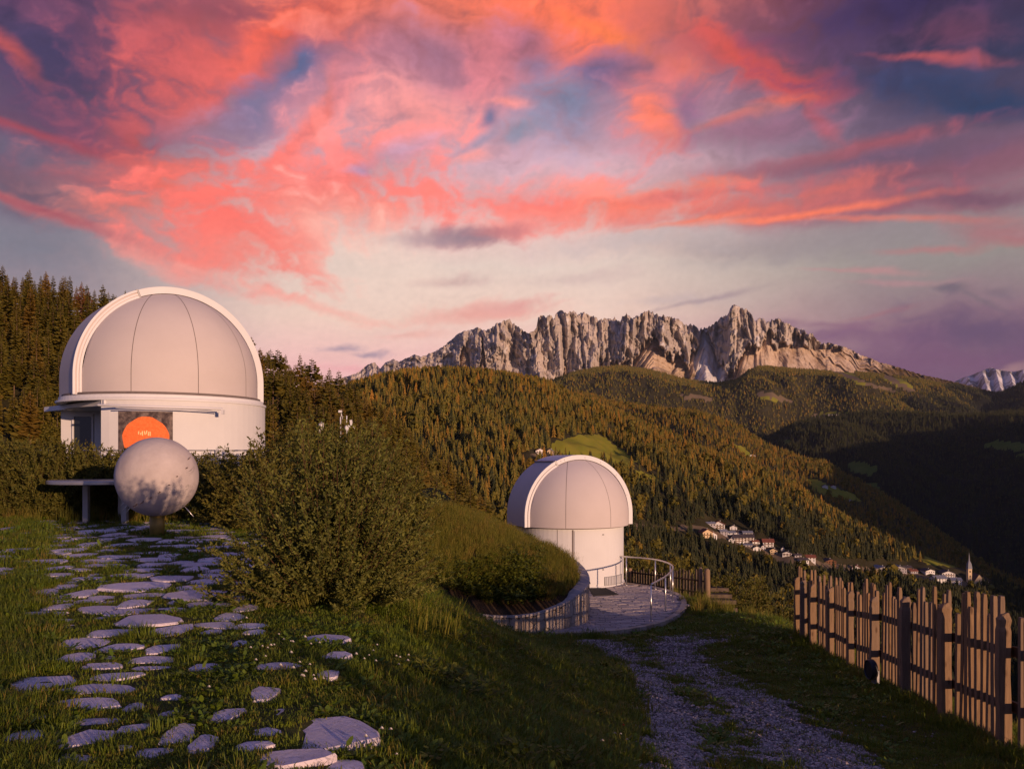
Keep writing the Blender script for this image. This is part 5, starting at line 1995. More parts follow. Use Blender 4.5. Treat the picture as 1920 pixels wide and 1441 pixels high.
# ------------------------------------------------------------------ two round plaques that lean by the fence
def plaque(px, ytop, ybot, d, wpx, label):
    base = pix(px, ybot, d)
    root = empty('round_plaque', base, R(-88), label, 'plaque', 'round plaques along the fence')
    rad = (ybot - ytop) / FOC * d * 0.42
    b = MB()
    prof = [(0.0, -0.05), (rad * .9, -0.05), (rad, -0.035), (rad, 0.035), (rad * .93, 0.045), (rad * .88, 0.03), (0.0, 0.03)]
    b.lathe(prof, 28, smooth=False)
    for i, v in enumerate(b.v):
        b.v[i] = (v[0], -v[2], v[1] + rad + 0.03)
    b.build('disc', M_PLAQ, root)
    MB().box((0, 0.07, rad * .5), (0.10, 0.08, rad * 1.3)).build('foot', M_GREY, root)


M_PLAQ = mat_plain('dark_bronze', (0.030, 0.030, 0.034), 0.45, 0.4, metal=0.3)
plaque(1633, 1232, 1277, 12.6, 30, 'larger dark round plaque standing in the grass by a fence post')
plaque(1485, 1193, 1215, 18.4, 12, 'smaller dark round plaque at the far end of the fence')


# ------------------------------------------------------------------ the stone ball on its post
def ball():
    c = pix(294.5, 893.5, 17.9)
    rad = 74.3 / FOC * 17.9 * 0.993
    base = Vector((c.x, c.y, 0))
    root = empty('sun_ball', base, 0, 'big pale plastered ball on a short yellowish post on the terrace', 'sculpture')
    nu, nv = 96, 64
    th = np.linspace(0, np.pi, nv)[:, None]
    ph = np.linspace(0, 2 * np.pi, nu, endpoint=False)[None, :]
    x, y, z = np.sin(th) * np.cos(ph), np.sin(th) * np.sin(ph), np.cos(th) + 0 * ph
    q = 1 + 0.006 * fbm(x * 3 + z, y * 3 - z, 4, seed=3) + 0.004 * fbm(x * 9 + z * 5, y * 9 + z * 3, 3, seed=6)
    i = np.arange(nv * nu).reshape(nv, nu)
    F = np.stack([i[:-1], i[1:], np.roll(i, -1, 1)[1:], np.roll(i, -1, 1)[:-1]], -1).reshape(-1, 4)
    m, T, b = material('old_plaster', 0.85, 0.2)
    tc = T.node('ShaderNodeTexCoord').outputs['Object']
    n = T.noise(tc, 2.2, 7, 0.62)
    cr = T.noise(tc, 1.5, 4, 0.6, 0.8)
    line = T.rng(T.math('ABSOLUTE', T.math('SUBTRACT', cr, 0.53)), 0.0, 0.006, 0.35, 1.0)
    msk = T.rng(T.noise(tc, 0.9, 2, 0.5), 0.5, 0.58)
    line = T.math('SUBTRACT', 1.0, T.math('MULTIPLY', T.math('SUBTRACT', 1.0, line), msk))
    c_ = T.mix(T.rng(n, 0.3, 0.7), (0.40, 0.34, 0.32), (0.53, 0.46, 0.43))
    T.put(b.inputs['Base Color'], T.mix(1.0, c_, T.comb(line, line, line), 'MULTIPLY'))
    bump(T, b, T.math('ADD', T.math('MULTIPLY', line, .5), T.noise(tc, 4, 8, 0.6)), 0.5, 0.03)
    V = np.stack([x * q, y * q, z * q], -1).reshape(-1, 3) * rad + np.array([0, 0, c.z])
    me = npmesh('ball', V, F, [m], True)
    ob = link(bpy.data.objects.new('ball', me), root)
    b = MB()
    b.tube([(0, 0, -0.1), (0, 0, c.z - rad + 0.12)], 0.148, 20)
    mp = mat_plain('ochre_post', (0.30, 0.20, 0.045), 0.45, 0.4, metal=0.3, var=0.25, scale=4)
    b.build('post', mp, root)
    # short iron pins in an arc over the front, and one long rod
    C = Vector((0, 0, c.z))
    def onball(px, py):
        u = Vector(((px - 960) / FOC, 1, (HZ - py) / FOC))
        o = Vector((0, 0, EYE)) - base
        B_ = u.dot(o - C)
        A_ = u.dot(u)
        q_ = B_ * B_ - A_ * ((o - C).length_squared - (rad + .002) ** 2)
        return o + u * ((-B_ - math.sqrt(max(q_, 0))) / A_)
    mi_ = mat_plain('rusty_iron', (0.16, 0.09, 0.055), 0.8, 0.3, metal=0.3)
    for (px, py) in ((352, 861), (348, 878), (331, 893), (317, 908), (300, 921), (284, 931), (269, 939), (257, 944)):
        p = onball(px, py)
        n_ = (p - C).normalized()
        e = p + n_ * 0.10 + Vector((-.03, 0, 0.01))
        MB().tube([p - n_ * .02, p + n_ * .05, e], 0.008, 5).build('pin', mi_, root)
    for (a, e) in (((243, 951), (236, 962)), ((238, 947), (229, 957)), ((233, 939), (226, 948))):
        p = pix(a[0], a[1], 17.8) - base
        q_ = pix(e[0], e[1], 17.75) - base
        MB().tube([p + (C - p) * .12, q_], 0.007, 5).build('pin', M_STEEL, root)
    p, q_ = pix(342, 944, 17.8) - base, pix(363, 968, 17.7) - base
    MB().tube([p + (C - p) * .1, q_], 0.009, 5).build('rod', M_STEEL, root)


ball()


# ------------------------------------------------------------------ the round planet table
def table():
    c = pix(199, 899, 21.7)
    root = empty('round_table', (c.x, c.y, 0), 0, 'large round steel topped table before the hedge', 'table')
    zt = EYE - 0.505
    b = MB()
    b.lathe([(0.0, zt), (1.33, zt), (1.35, zt - 0.02), (1.35, zt - 0.085), (1.31, zt - 0.10), (0, zt - 0.10)], 64, smooth=False)
    b.build('table_top', M_TOP, root)
    for (dx, dy) in ((-0.53, 0.05), (0.52, -0.1), (0.05, 0.75)):
        b = MB()
        b.box((dx, dy, (zt - .1) / 2 - .03), (0.13, 0.13, zt - 0.06))
        b.build('leg', M_LEG, root)


M_TOP = mat_plain('table_steel', (0.42, 0.41, 0.42), 0.3, 0.5, metal=0.75, var=0.1, scale=3)
M_LEG = mat_plain('leg_paint', (0.42, 0.40, 0.40), 0.55, 0.4, var=0.1)
table()


# ------------------------------------------------------------------ railing before the big dome
def garden_railing():
    z = EYE + (HZ - 844) / FOC * 25.4
    root = empty('garden_railing', (-11.5, 25.4, 0), 0, 'thin steel railing with wire mesh before the large dome', 'railing')
    MB().tube([(-3.2, 0, z), (5.0, 0.1, z + .0)], 0.022, 6).build('rail', M_GREY, root)
    MB().tube([(-3.2, 0, z - .16), (5.0, 0.1, z - .16)], 0.010, 5).build('wire', M_GREY, root)
    MB().tube([(-3.2, 0, z - .62), (5.0, 0.1, z - .62)], 0.010, 5).build('wire', M_GREY, root)
    for k in range(8):
        x = -3.1 + k * 1.15
        MB().tube([(x, .02, 0.0), (x, .02, z)], 0.02, 6).build('post', M_GREY, root)
    for k in range(64):
        x = -3.1 + k * 0.126
        MB().tube([(x, .02, z - .62), (x, .02, z - 0.16)], 0.005, 4).build('bar', M_GREY, root)


garden_railing()


# ------------------------------------------------------------------ weather instruments behind the bush
def instruments():
    d = 29.0
    b0 = pix(638, 870, d)
    root = empty('weather_mast', (b0.x, b0.y, 0.0), 0, 'thin weather mast with a small white box on top', 'weather station')
    lo = lambda px, py, dd=d: pix(px, py, dd) - root.location
    MB().tube([Vector((0, 0, 0)), lo(638.5, 782)], 0.022, 6).build('mast', M_SHELL2, root)
    MB().tube([lo(638.5, 782), lo(640.5, 778), lo(639.5, 774)], 0.016, 6).build('bent_arm', M_SHELL2, root)
    MB().box(lo(638, 771), (0.11, 0.09, 0.075)).build('box', M_SHELL2, root)
    MB().tube([lo(642.5, 786), lo(642.5, 779)], 0.008, 5).build('rod', M_SHELL2, root)
    b1 = pix(650, 870, d)
    root2 = empty('satellite_dish', (b1.x, b1.y, 0), 0, 'small round dish with two upright sensors right of the thin mast', 'dish')
    lo2 = lambda px, py, dd=d: pix(px, py, dd) - root2.location
    MB().tube([Vector((0, 0, 0)), lo2(650, 800)], 0.02, 6).build('mast', M_SHELL2, root2)
    b = MB()
    b.lathe([(0, 0), (0.05, 0.005), (0.10, 0.03), (0.105, 0.035), (0.05, 0.018), (0, 0.012)], 16)
    c = lo2(652, 802)
    for i, v in enumerate(b.v):
        b.v[i] = (v[0] + c.x, v[2] * -1 + c.y, v[1] + c.z)
    b.build('dish', M_SHELL2, root2)
    MB().tube([lo2(649.8, 792), lo2(650.2, 779)], 0.02, 7).build('sensor', M_SHELL2, root2)
    MB().box(lo2(658.5, 792), (0.075, 0.07, 0.18), M=Matrix.Rotation(-.15, 3, 'Y')).build('sensor_box', M_SHELL2, root2)
    MB().tube([lo2(660, 798), lo2(666, 804)], 0.008, 5).build('arm', M_SHELL2, root2)
    b2 = pix(601, 870, d)
    root3 = empty('white_sensor_shield', (b2.x, b2.y, 0), 0, 'white tapered sensor housing standing above the bush, left of the mast', 'sensor')
    lo3 = lambda px, py, dd=d: pix(px, py, dd) - root3.location
    MB().tube([Vector((0, 0, 0)), lo3(600.5, 811)], 0.018, 6).build('mast', M_SHELL2, root3)
    MB().tube([lo3(600, 811), lo3(601, 804), lo3(602.5, 797), lo3(602.5, 793), lo3(601.5, 791.5)], [0.04, 0.07, 0.088, 0.085, 0.03], 14).build('housing', M_SHELL2, root3)


instruments()

# ------------------------------------------------------------------ houses on the hillsides
M_HW = mat_plain('house_white', (0.66, 0.63, 0.60), 0.85, 0.15, var=0.08, scale=0.5)
M_HC = mat_plain('house_cream', (0.62, 0.46, 0.28), 0.85, 0.15, var=0.08, scale=0.5)
M_HG = mat_plain('house_grey', (0.36, 0.33, 0.34), 0.85, 0.15, var=0.08, scale=0.5)
M_HWD = mat_plain('house_wood', (0.16, 0.075, 0.04), 0.85, 0.15, var=0.2, scale=0.6)
M_RR = mat_plain('roof_red', (0.22, 0.075, 0.045), 0.85, 0.15, var=0.25, scale=0.7)
M_RD = mat_plain('roof_dark', (0.07, 0.055, 0.055), 0.85, 0.15, var=0.25, scale=0.7)
M_RG = mat_plain('roof_grey', (0.20, 0.20, 0.22), 0.7, 0.3, var=0.15, scale=0.7)
HM = {'w': M_HW, 'c': M_HC, 'g': M_HG, 'd': M_HWD}
RM = {'r': M_RR, 'd': M_RD, 'g': M_RG}


def house(hill, px, py, wpx, hpx, wall, roof, yaw, label, stories=2, gable=True, balcony=True, name='house', cat='house', group='houses of the valley village'):
    """a house whose front foot stands at the pixel; sizes in pixels of the photograph"""
    p = hill.hit(px, py)
    d = p.y
    w, h = wpx / FOC * d, hpx / FOC * d
    dep = w * 0.9
    root = empty(name, (p.x, p.y + dep / 2, p.z - 0.3), R(yaw), label, cat, group)
    eh = h * 0.66
    rh = h - eh
    b = MB()
    hw, hd = w / 2, dep / 2
    if gable:   # gable turned to the front
        vs = [(-hw, -hd, -3), (hw, -hd, -3), (hw, hd, -3), (-hw, hd, -3), (-hw, -hd, eh), (hw, -hd, eh), (hw, hd, eh), (-hw, hd, eh), (0, -hd, h * .96), (0, hd, h * .96)]
        fs = [(0, 1, 5, 8, 4), (2, 3, 7, 9, 6), (1, 2, 6, 5), (3, 0, 4, 7), (4, 8, 9, 7), (5, 6, 9, 8)]
    else:
        vs = [(-hw, -hd, -3), (hw, -hd, -3), (hw, hd, -3), (-hw, hd, -3), (-hw, -hd, eh), (hw, -hd, eh), (hw, hd, eh), (-hw, hd, eh), (-hw, 0, h * .96), (hw, 0, h * .96)]
        fs = [(0, 1, 5, 4), (2, 3, 7, 6), (1, 2, 6, 9, 5), (3, 0, 4, 8, 7), (4, 5, 9, 8), (6, 7, 8, 9)]
    b.add(vs, fs)
    b.build('wall', HM[wall], root)
    b = MB()
    o = w * 0.09
    t = 0.28
    sl = (h - eh) / (hw if gable else hd)
    if gable:
        q = [(-hw - o, -hd - o * 1.3), (0, 0), (hw + o, 0)]
        for s in (-1, 1):
            vs = []
            for y in (-hd - o * 1.3, hd + o):
                for x, z in ((0, h), (s * (hw + o), eh - o * sl), (s * (hw + o), eh - o * sl + t), (0, h + t)):
                    vs.append((x, y, z))
            b.add(vs, [(0, 1, 2, 3), (7, 6, 5, 4), (3, 2, 6, 7), (1, 0, 4, 5), (2, 1, 5, 6), (0, 3, 7, 4)])
    else:
        for s in (-1, 1):
            vs = []
            for x in (-hw - o, hw + o):
                for y, z in ((0, h), (s * (hd + o), eh - o * sl), (s * (hd + o), eh - o * sl + t), (0, h + t)):
                    vs.append((x, y, z))
            b.add(vs, [(0, 1, 2, 3), (7, 6, 5, 4), (3, 2, 6, 7), (1, 0, 4, 5), (2, 1, 5, 6), (0, 3, 7, 4)])
    rf = b.build('roof', RM[roof], root)
    MB().box((hw * .35, hd * .2, h * .98), (0.8, 0.8, 1.6)).build('chimney', M_HG, rf)
    n = max(2, int(w / 3.2))
    for st in range(stories):
        z = eh * (st + 0.52) / stories
        wh = min(1.5, eh / stories * .5)
        for k in range(n):
            x = -hw + w * (k + .5) / n
            MB().box((x, -hd - 0.02, z), (1.25, 0.12, wh)).build('window', M_GLASS, root)
        if balcony and st > 0:
            MB().box((0, -hd - 0.7, eh * st / stories + 0.35), (w * .86, 1.2, 0.75)).build('balcony', M_HWD, root)
    for k in range(2):
        MB().box((hw + 0.02, -hd * .4 + hd * .9 * k, eh * .6), (0.12, 1.2, 1.2)).build('window', M_GLASS, root)
    return root


for row in [
    (1325, 1008, 20, 17, 'c', 'r', 12, 'cream chalet at the left end of the village above the trees', 2, True, True),
    (1337, 1009, 14, 12, 'w', 'r', 8, 'small white house right beside the cream chalet', 1, True, False),
    (1349, 993, 22, 17, 'w', 'r', -8, 'topmost red roofed guesthouse of the village', 3, True, True),
    (1333, 986, 16, 8, 'g', 'g', 10, 'low grey annex left of the topmost guesthouse', 1, False, False),
    (1376, 993, 13, 9, 'w', 'd', -6, 'small white house under the larch right of the topmost guesthouse', 2, True, False),
    (1357, 1003, 13, 11, 'g', 'g', 4, 'square grey white block below the topmost guesthouse', 2, False, False),
    (1372, 1004, 14, 9, 'w', 'g', -4, 'white house in the middle of the dense cluster, third from its left', 2, False, False),
    (1385, 1002, 14, 8, 'w', 'd', 6, 'white house just above the two dark roofed hotels', 2, False, False),
    (1403, 1004, 17, 9, 'w', 'g', -4, 'pale roofed house above the right dark roofed hotel', 2, False, False),
    (1385, 1017, 19, 15, 'w', 'd', 6, 'left one of the two dark roofed hotels with balcony rows', 3, False, True),
    (1405, 1016, 19, 15, 'w', 'd', -6, 'right one of the two dark roofed hotels with balcony rows', 3, False, True),
    (1371, 1016, 9, 8, 'w', 'd', 0, 'narrow house squeezed left of the two hotels', 2, True, False),
    (1400, 1024, 22, 5, 'g', 'g', -4, 'long flat terrace building below the two hotels', 1, False, False),
    (1417, 1019, 14, 7, 'w', 'r', 8, 'red roofed barn right of the two hotels', 1, False, False),
    (1442, 1025, 19, 15, 'w', 'r', -8, 'large maroon roofed house at the middle of the slope', 2, False, True),
    (1418, 1032, 15, 9, 'w', 'd', 10, 'white house with two square fronts below the red barn', 2, True, False),
    (1432, 1030, 8, 9, 'w', 'd', -10, 'narrow white house left of the maroon roofed house', 2, True, False),
    (1452, 1038, 14, 11, 'c', 'd', -12, 'cream gabled house below the maroon roofed house', 2, True, False),
    (1468, 1032, 6, 7, 'w', 'd', 0, 'tiny white hut between cream gabled house and chalet', 1, True, False),
    (1478, 1042, 17, 9, 'w', 'd', -14, 'white chalet with wide roof on the terrace road', 2, True, True),
    (1496, 1044, 13, 6, 'g', 'd', 6, 'low dark shed right of the terrace chalet', 1, False, False),
    (1507, 1055, 18, 9, 'w', 'd', 10, 'white long house with dark roof below the shed', 1, False, False),
    (1521, 1052, 18, 12, 'w', 'r', -8, 'white house with maroon roof, last one before the gap', 2, False, False),
    (1557, 1058, 21, 11, 'd', 'd', 8, 'dark timber farmhouse standing alone by the road', 2, True, False),
    (1578, 1070, 9, 8, 'g', 'g', 4, 'grey boulder like shed below the road', 1, True, False),
    (1608, 1071, 15, 12, 'w', 'r', -16, 'white chalet seen just above the fence tips', 2, True, True),
    (1657, 1073, 31, 12, 'g', 'g', 4, 'wide lilac grey apartment house with low gable, left one', 2, True, False),
    (1689, 1073, 24, 13, 'g', 'g', -4, 'lilac grey apartment house with low gable, right one', 2, True, False),
    (1703, 1070, 14, 10, 'd', 'd', 0, 'dark barn wedged between grey apartment house and annex', 1, False, False),
    (1714, 1075, 14, 8, 'g', 'r', 6, 'low pinkish annex right of the dark barn', 1, False, False),
    (1743, 1075, 19, 9, 'w', 'd', 10, 'low white house with black roof beside the round tree', 1, True, False),
    (1764, 1092, 22, 13, 'w', 'g', 6, 'long white parish building with rows of small windows', 3, False, False),
    (1780, 1082, 23, 13, 'w', 'd', -6, 'white hotel with black roof above the parish building', 2, True, True),
    (1795, 1094, 18, 11, 'w', 'g', -8, 'bright white house joined right of the parish building', 2, False, False),
    (1858, 1100, 14, 5, 'g', 'g', 0, 'flat grey building right of the church', 1, False, False),
    (1826, 1107, 16, 6, 'g', 'd', 0, 'low dark roofed house below the church', 1, False, False),
]:
    house(hillB, *row[:6], row[6], row[7], stories=row[8], gable=row[9], balcony=row[10])
for row in [
    (hillB, 1011, 852, 18, 12, 'w', 'r', 14, 'farmhouse with red timber upper floor at the meadow edge', 2, True, True, 'farmhouse'),
    (hillB, 1032, 851, 10, 10, 'c', 'g', -14, 'small yellowish barn right of the red farmhouse', 1, True, False, 'barn'),
    (hillC, 1548, 915, 10, 7, 'w', 'd', -10, 'left white farmhouse on the clearing of the second ridge', 2, True, False, 'farmhouse'),
    (hillC, 1562, 915, 11, 6, 'w', 'r', 8, 'right white farmhouse on the clearing of the second ridge', 2, True, False, 'farmhouse'),
    (hillC, 1412, 857, 11, 6, 'w', 'r', -8, 'lone white farmhouse on the golden ridge spur', 1, True, False, 'farmhouse'),
    (hillC, 1595, 941, 8, 5, 'w', 'g', 0, 'small white hut below the ridge clearing', 1, True, False, 'hut'),
    (hillD, 1558, 779, 10, 3.4, 'w', 'g', 0, 'long white building of the distant hamlet under the massif', 1, False, False, 'building'),
    (hillD, 1571, 779, 7, 3.2, 'w', 'r', 8, 'white house at the right of the distant hamlet', 1, True, False, 'house'),
    (hillD, 1580, 789, 6, 3, 'w', 'g', 0, 'small pale building just below the distant hamlet', 1, True, False, 'building'),
]:
    hl, px, py, w, h, wa, ro, yaw, lab, st, ga, ba, kind = row
    house(hl, px, py, w, h, wa, ro, yaw, lab, st, ga, ba, name=kind if kind != 'building' else 'house', cat=kind, group='farms on the far hillsides')


def church():
    p = hillB.hit(1838, 1098)
    d = p.y
    k = 1 / FOC * d
    root = empty('church', (p.x, p.y, p.z - .3), 0, 'village church with tall pointed spire and pale gabled nave', 'church')
    tx = (1820 - 1838) * k
    b = MB()
    b.box((tx, 4, 12 * k), (7 * k, 7 * k, 48 * k))
    tw = b.build('tower', M_HC, root)
    b = MB()
    z = 36 * k
    s = 4.1 * k
    b.add([(tx - s, 4 - s, z - 3), (tx + s, 4 - s, z - 3), (tx + s, 4 + s, z - 3), (tx - s, 4 + s, z - 3), (tx - s * .75, 4 - s * .75, z + 4), (tx + s * .75, 4 - s * .75, z + 4), (tx + s * .75, 4 + s * .75, z + 4), (tx - s * .75, 4 + s * .75, z + 4), (tx - .8, 3.2, z + 8), (tx + .8, 3.2, z + 8), (tx + .8, 4.8, z + 8), (tx - .8, 4.8, z + 8), (tx, 4, z + 28 * k)],
          [(0, 1, 5, 4), (1, 2, 6, 5), (2, 3, 7, 6), (3, 0, 4, 7), (4, 5, 9, 8), (5, 6, 10, 9), (6, 7, 11, 10), (7, 4, 8, 11), (8, 9, 12), (9, 10, 12), (10, 11, 12), (11, 8, 12)])
    b.build('spire', M_RG, root)
    for zz in (18, 27):
        MB().box((tx, 4 - 3.5 * k - .05, zz * k), (1.4, .2, 2.6)).build('tower_window', M_GLASS, tw)
    b = MB()
    w, h, e, dep = 11 * k, 22 * k, 9 * k, 18 * k
    x0 = 0
    b.add([(x0 - w, 0, -3), (x0 + w, 0, -3), (x0 + w, dep, -3), (x0 - w, dep, -3), (x0 - w, 0, e), (x0 + w, 0, e), (x0 + w, dep, e), (x0 - w, dep, e), (x0 - 1.5, 0, h), (x0 - 1.5, dep, h)],
          [(0, 1, 5, 8, 4), (2, 3, 7, 9, 6), (1, 2, 6, 5), (3, 0, 4, 7)])
    b.build('nave', M_HC, root)
    b = MB()
    for s_ in (-1, 1):
        vs = []
        for y in (-.8, dep + .5):
            for x, zz in ((-1.5, h), (s_ * (w + .8), e - .6), (s_ * (w + .8), e), (-1.5, h + .6)):
                vs.append((x, y, zz))
        b.add(vs, [(0, 1, 2, 3), (7, 6, 5, 4), (3, 2, 6, 7), (1, 0, 4, 5), (2, 1, 5, 6), (0, 3, 7, 4)])
    b.build('roof', M_RD, root)
    for x in (-5.5, 0, 5.5):
        MB().box((x * k, -.05, 6 * k), (1.6, .2, 2.6)).build('window', M_GLASS, root)
    MB().box((0, -.05, 2 * k), (2, .2, 3)).build('door', M_HWD, root)
    MB().box((14 * k, 5, 3.5 * k), (7 * k, 8 * k, 9 * k)).build('chapel', M_HC, root)


church()

# ------------------------------------------------------------------ the wooded slope behind the large dome
hillA = Hill('slope', 'steep wooded slope behind the large dome',
             crest=[(-400, 500), (0, 566), (100, 580), (180, 602), (240, 630), (300, 655), (400, 690), (480, 716), (540, 735), (600, 760), (640, 776), (700, 812), (760, 865), (800, 905), (850, 950), (900, 995), (960, 1040), (1050, 1080), (1200, 1135), (1400, 1190), (1600, 1230)],
             dc=[(-400, 450), (0, 430), (500, 360), (800, 300), (1000, 260), (1600, 210)],
             foot=[(-400, 905), (500, 915), (700, 1010), (1000, 1120), (1600, 1250)], df=[(-400, 150), (600, 150), (1600, 110)],
             x0=-400, x1=1600, nx=260, ny=60, amp=7, L=70, mat=M_HILL, g=0.9, seed=44, micro=0.8)


VAR = ('full', 'broad', 'slim', 'sparse')


def slope_trees():
    r = random.Random(31)
    rs = np.random.RandomState(9)
    P, S = hillA.sample(9000, rs, 0.9, x0=-60, x1=960, clear=False)
    kept = []

    def words(px, py, h, kind, var):
        up = float(P2([(0, 590), (240, 645), (480, 716), (640, 776), (700, 812), (800, 905), (900, 995)], px))
        row = 'on the skyline' if py - up < 14 else ('high up' if py - up < 60 else ('half way up' if py - up < 130 else ('low down' if py - up < 200 else 'at the slope foot')))
        place = ('at the left edge' if px < 50 else 'above the end of the awning' if px < 115 else 'just left of the large dome' if px < 250 else 'close right of the large dome' if px < 545 else 'behind the sensor housing' if px < 625
                 else 'behind the weather mast' if px < 690 else 'over the top of the bush' if px < 760 else 'right of the bush' if px < 840 else 'above the planted bank')
        size = 'tall' if h > 15.3 else ('short' if h < 13.4 else 'middling')
        return '%s %s %s %s, %s' % (size, var, kind, row, place)

    def inst(kind, crown, trunk, loc, h, wd, rz, label, group=None, cat='tree', tilt=0.0):
        o = empty(kind, loc, 0, label, cat, group)
        o.scale = (h * wd, h * wd, h)
        o.rotation_euler = (tilt, tilt * .6, rz)
        for nm, me in (('crown', crown), ('trunk', trunk)):
            c = bpy.data.objects.new(nm, me)
            link(c, o)
        return o
    for p, s in zip(P, S):
        if len(kept) >= 285:
            break
        t = (p[1] - 150) / 260
        h = r.uniform(12, 17.5) * (0.8 + 0.25 * min(1, t))
        top = s[1] - h / p[1] * FOC
        if 150 < s[0] < 470 and top > 560 + abs(s[0] - 310) * .25:      # wholly behind the dome
            continue
        if s[0] > 560 and s[1] > 1015:
            continue
        if s[0] < 480 and s[1] > 862:
            continue
        if any(abs(s[0] - q[0]) < 8.5 and abs(s[1] - q[1]) < 19 for q in kept):
            continue
        kept.append((s[0], s[1]))
        loc = Vector(p) - Vector((0, 0, 0.4))
        rz = r.uniform(0, 6.28)
        if s[0] > 480 and (r.random() < 0.5):
            inst('pine_tree', r.choice(PIN), TRK, loc, h * .9, r.uniform(1, 1.3), rz, words(s[0], s[1], h, 'pine', 'bare trunked'), 'pines on the slope behind the bush', tilt=r.uniform(-.03, .03))
        elif s[0] > 480:
            v = r.randrange(4)
            inst('spruce_tree', SPR[v], TRK, loc, h, r.uniform(0.9, 1.2), rz, words(s[0], s[1], h, 'spruce', VAR[v]), 'spruces right of the large dome')
        elif s[1] > 790 and r.random() < 0.55:
            inst('broadleaf_tree', r.choice(ROUND), TRK, loc, h * .62, r.uniform(1.1, 1.6), rz, words(s[0], s[1], h, 'tree', 'leafy'), 'leafy trees at the foot of the slope')
        else:
            v = r.randrange(4)
            inst('spruce_tree', SPR[v], TRK, loc, h, r.uniform(0.9, 1.25), rz, words(s[0], s[1], h, 'spruce', VAR[v]), 'spruces left of the large dome')
    for px, py, h, lab in ((152, 640, 15, 'dead spruce with rusty red needles high on the left slope'), (166, 628, 12, 'smaller rusty red spruce just right of the dead spruce'), ):
        p = hillA.hit(px, py)
        inst('spruce_tree', RUST, TRK, p, h, 1.2, r.uniform(0, 6), lab)
    p = hillA.hit(90, 800)
    inst('broadleaf_tree', ROUND[0], TRK, p, 8.5, 1.2, 1, 'small round leafy tree with pale trunk beside the awning')
    byl = {}
    for o in COL.objects:
        if o.parent is None and o.get('category') == 'tree':
            byl.setdefault(o['label'], []).append(o)
    for lab, os_ in byl.items():
        if len(os_) > 1:
            os_.sort(key=lambda o: o.location.x / o.location.y)
            for k, o in enumerate(os_):
                o['label'] = lab + ', ' + ('first', 'second', 'third', 'fourth', 'fifth', 'sixth', 'seventh', 'eighth', 'ninth', 'tenth')[min(k, 9)] + ' from left'
    for (px, h) in ((585, 13), (521, 12)):
        p = hillA.hit(px, float(P2([(480, 716), (600, 760)], px)) + 8)
        inst('pine_tree', PIN[0], TRK, p, h, 1.25, 2, 'lone pine standing against the sky right of the large dome' if px == 585 else 'broad crowned pine on the skyline close to the large dome')


def leafy_crown(name, seed, n=900, mat=None, leaf=0.035):
    """unit-high crown of small tilted leaves in clumps, with gaps"""
    rs = np.random.RandomState(seed)
    cl = rs.randn(16, 3)
    cl /= np.linalg.norm(cl, axis=1)[:, None]
    cl = cl * rs.uniform(0.45, 1.0, (16, 1)) * np.array([.27, .27, .33]) + np.array([0, 0, .6])
    P = cl[rs.randint(0, 16, n)] + rs.randn(n, 3) * np.array([.06, .06, .055])
    return quads_mesh(name, P, rs, leaf, mat or M_BROAD)


def quads_mesh(name, P, rs, size, mat, D=None, ratio=0.5, droop=0.0):
    """one small leaf per point: a folded diamond pointing along D"""
    n = len(P)
    if D is None:
        D = rs.randn(n, 3)
    D = D / np.linalg.norm(D, axis=1)[:, None]
    A = rs.randn(n, 3)
    S = np.cross(D, A)
    S /= np.linalg.norm(S, axis=1)[:, None] + 1e-9
    N = np.cross(S, D)
    sz = (np.asarray(size) * rs.uniform(0.6, 1.35, n))[:, None]
    b = P
    t = P + D * sz
    m = P + D * sz * 0.45 + N * sz * 0.06
    l, r_ = m + S * sz * ratio * .5, m - S * sz * ratio * .5
    V = np.stack([b, l, t, r_], 1).reshape(-1, 3)
    F = np.arange(n * 4).reshape(n, 4)
    return npmesh(name, V, F, [mat])


ROUND = [leafy_crown('crown', 3, 1100, leaf=.05), leafy_crown('crown', 6, 1000, leaf=.055)]
slope_trees()

# ------------------------------------------------------------------ shrubs
M_BUSH = mat_leaf('bush_leaves', (0.078, 0.088, 0.016), (0.155, 0.150, 0.028), (0.20, 0.155, 0.03), clump=2.5, trans=0.22, spec=0.25)
M_HEDGE = mat_leaf('hedge_leaves', (0.07, 0.075, 0.012), (0.15, 0.125, 0.022), clump=1.2, trans=0.2, spec=0.2)
M_TWIG = mat_plain('twig_bark', (0.11, 0.055, 0.03), 0.85, 0.1, var=0.25, scale=8)


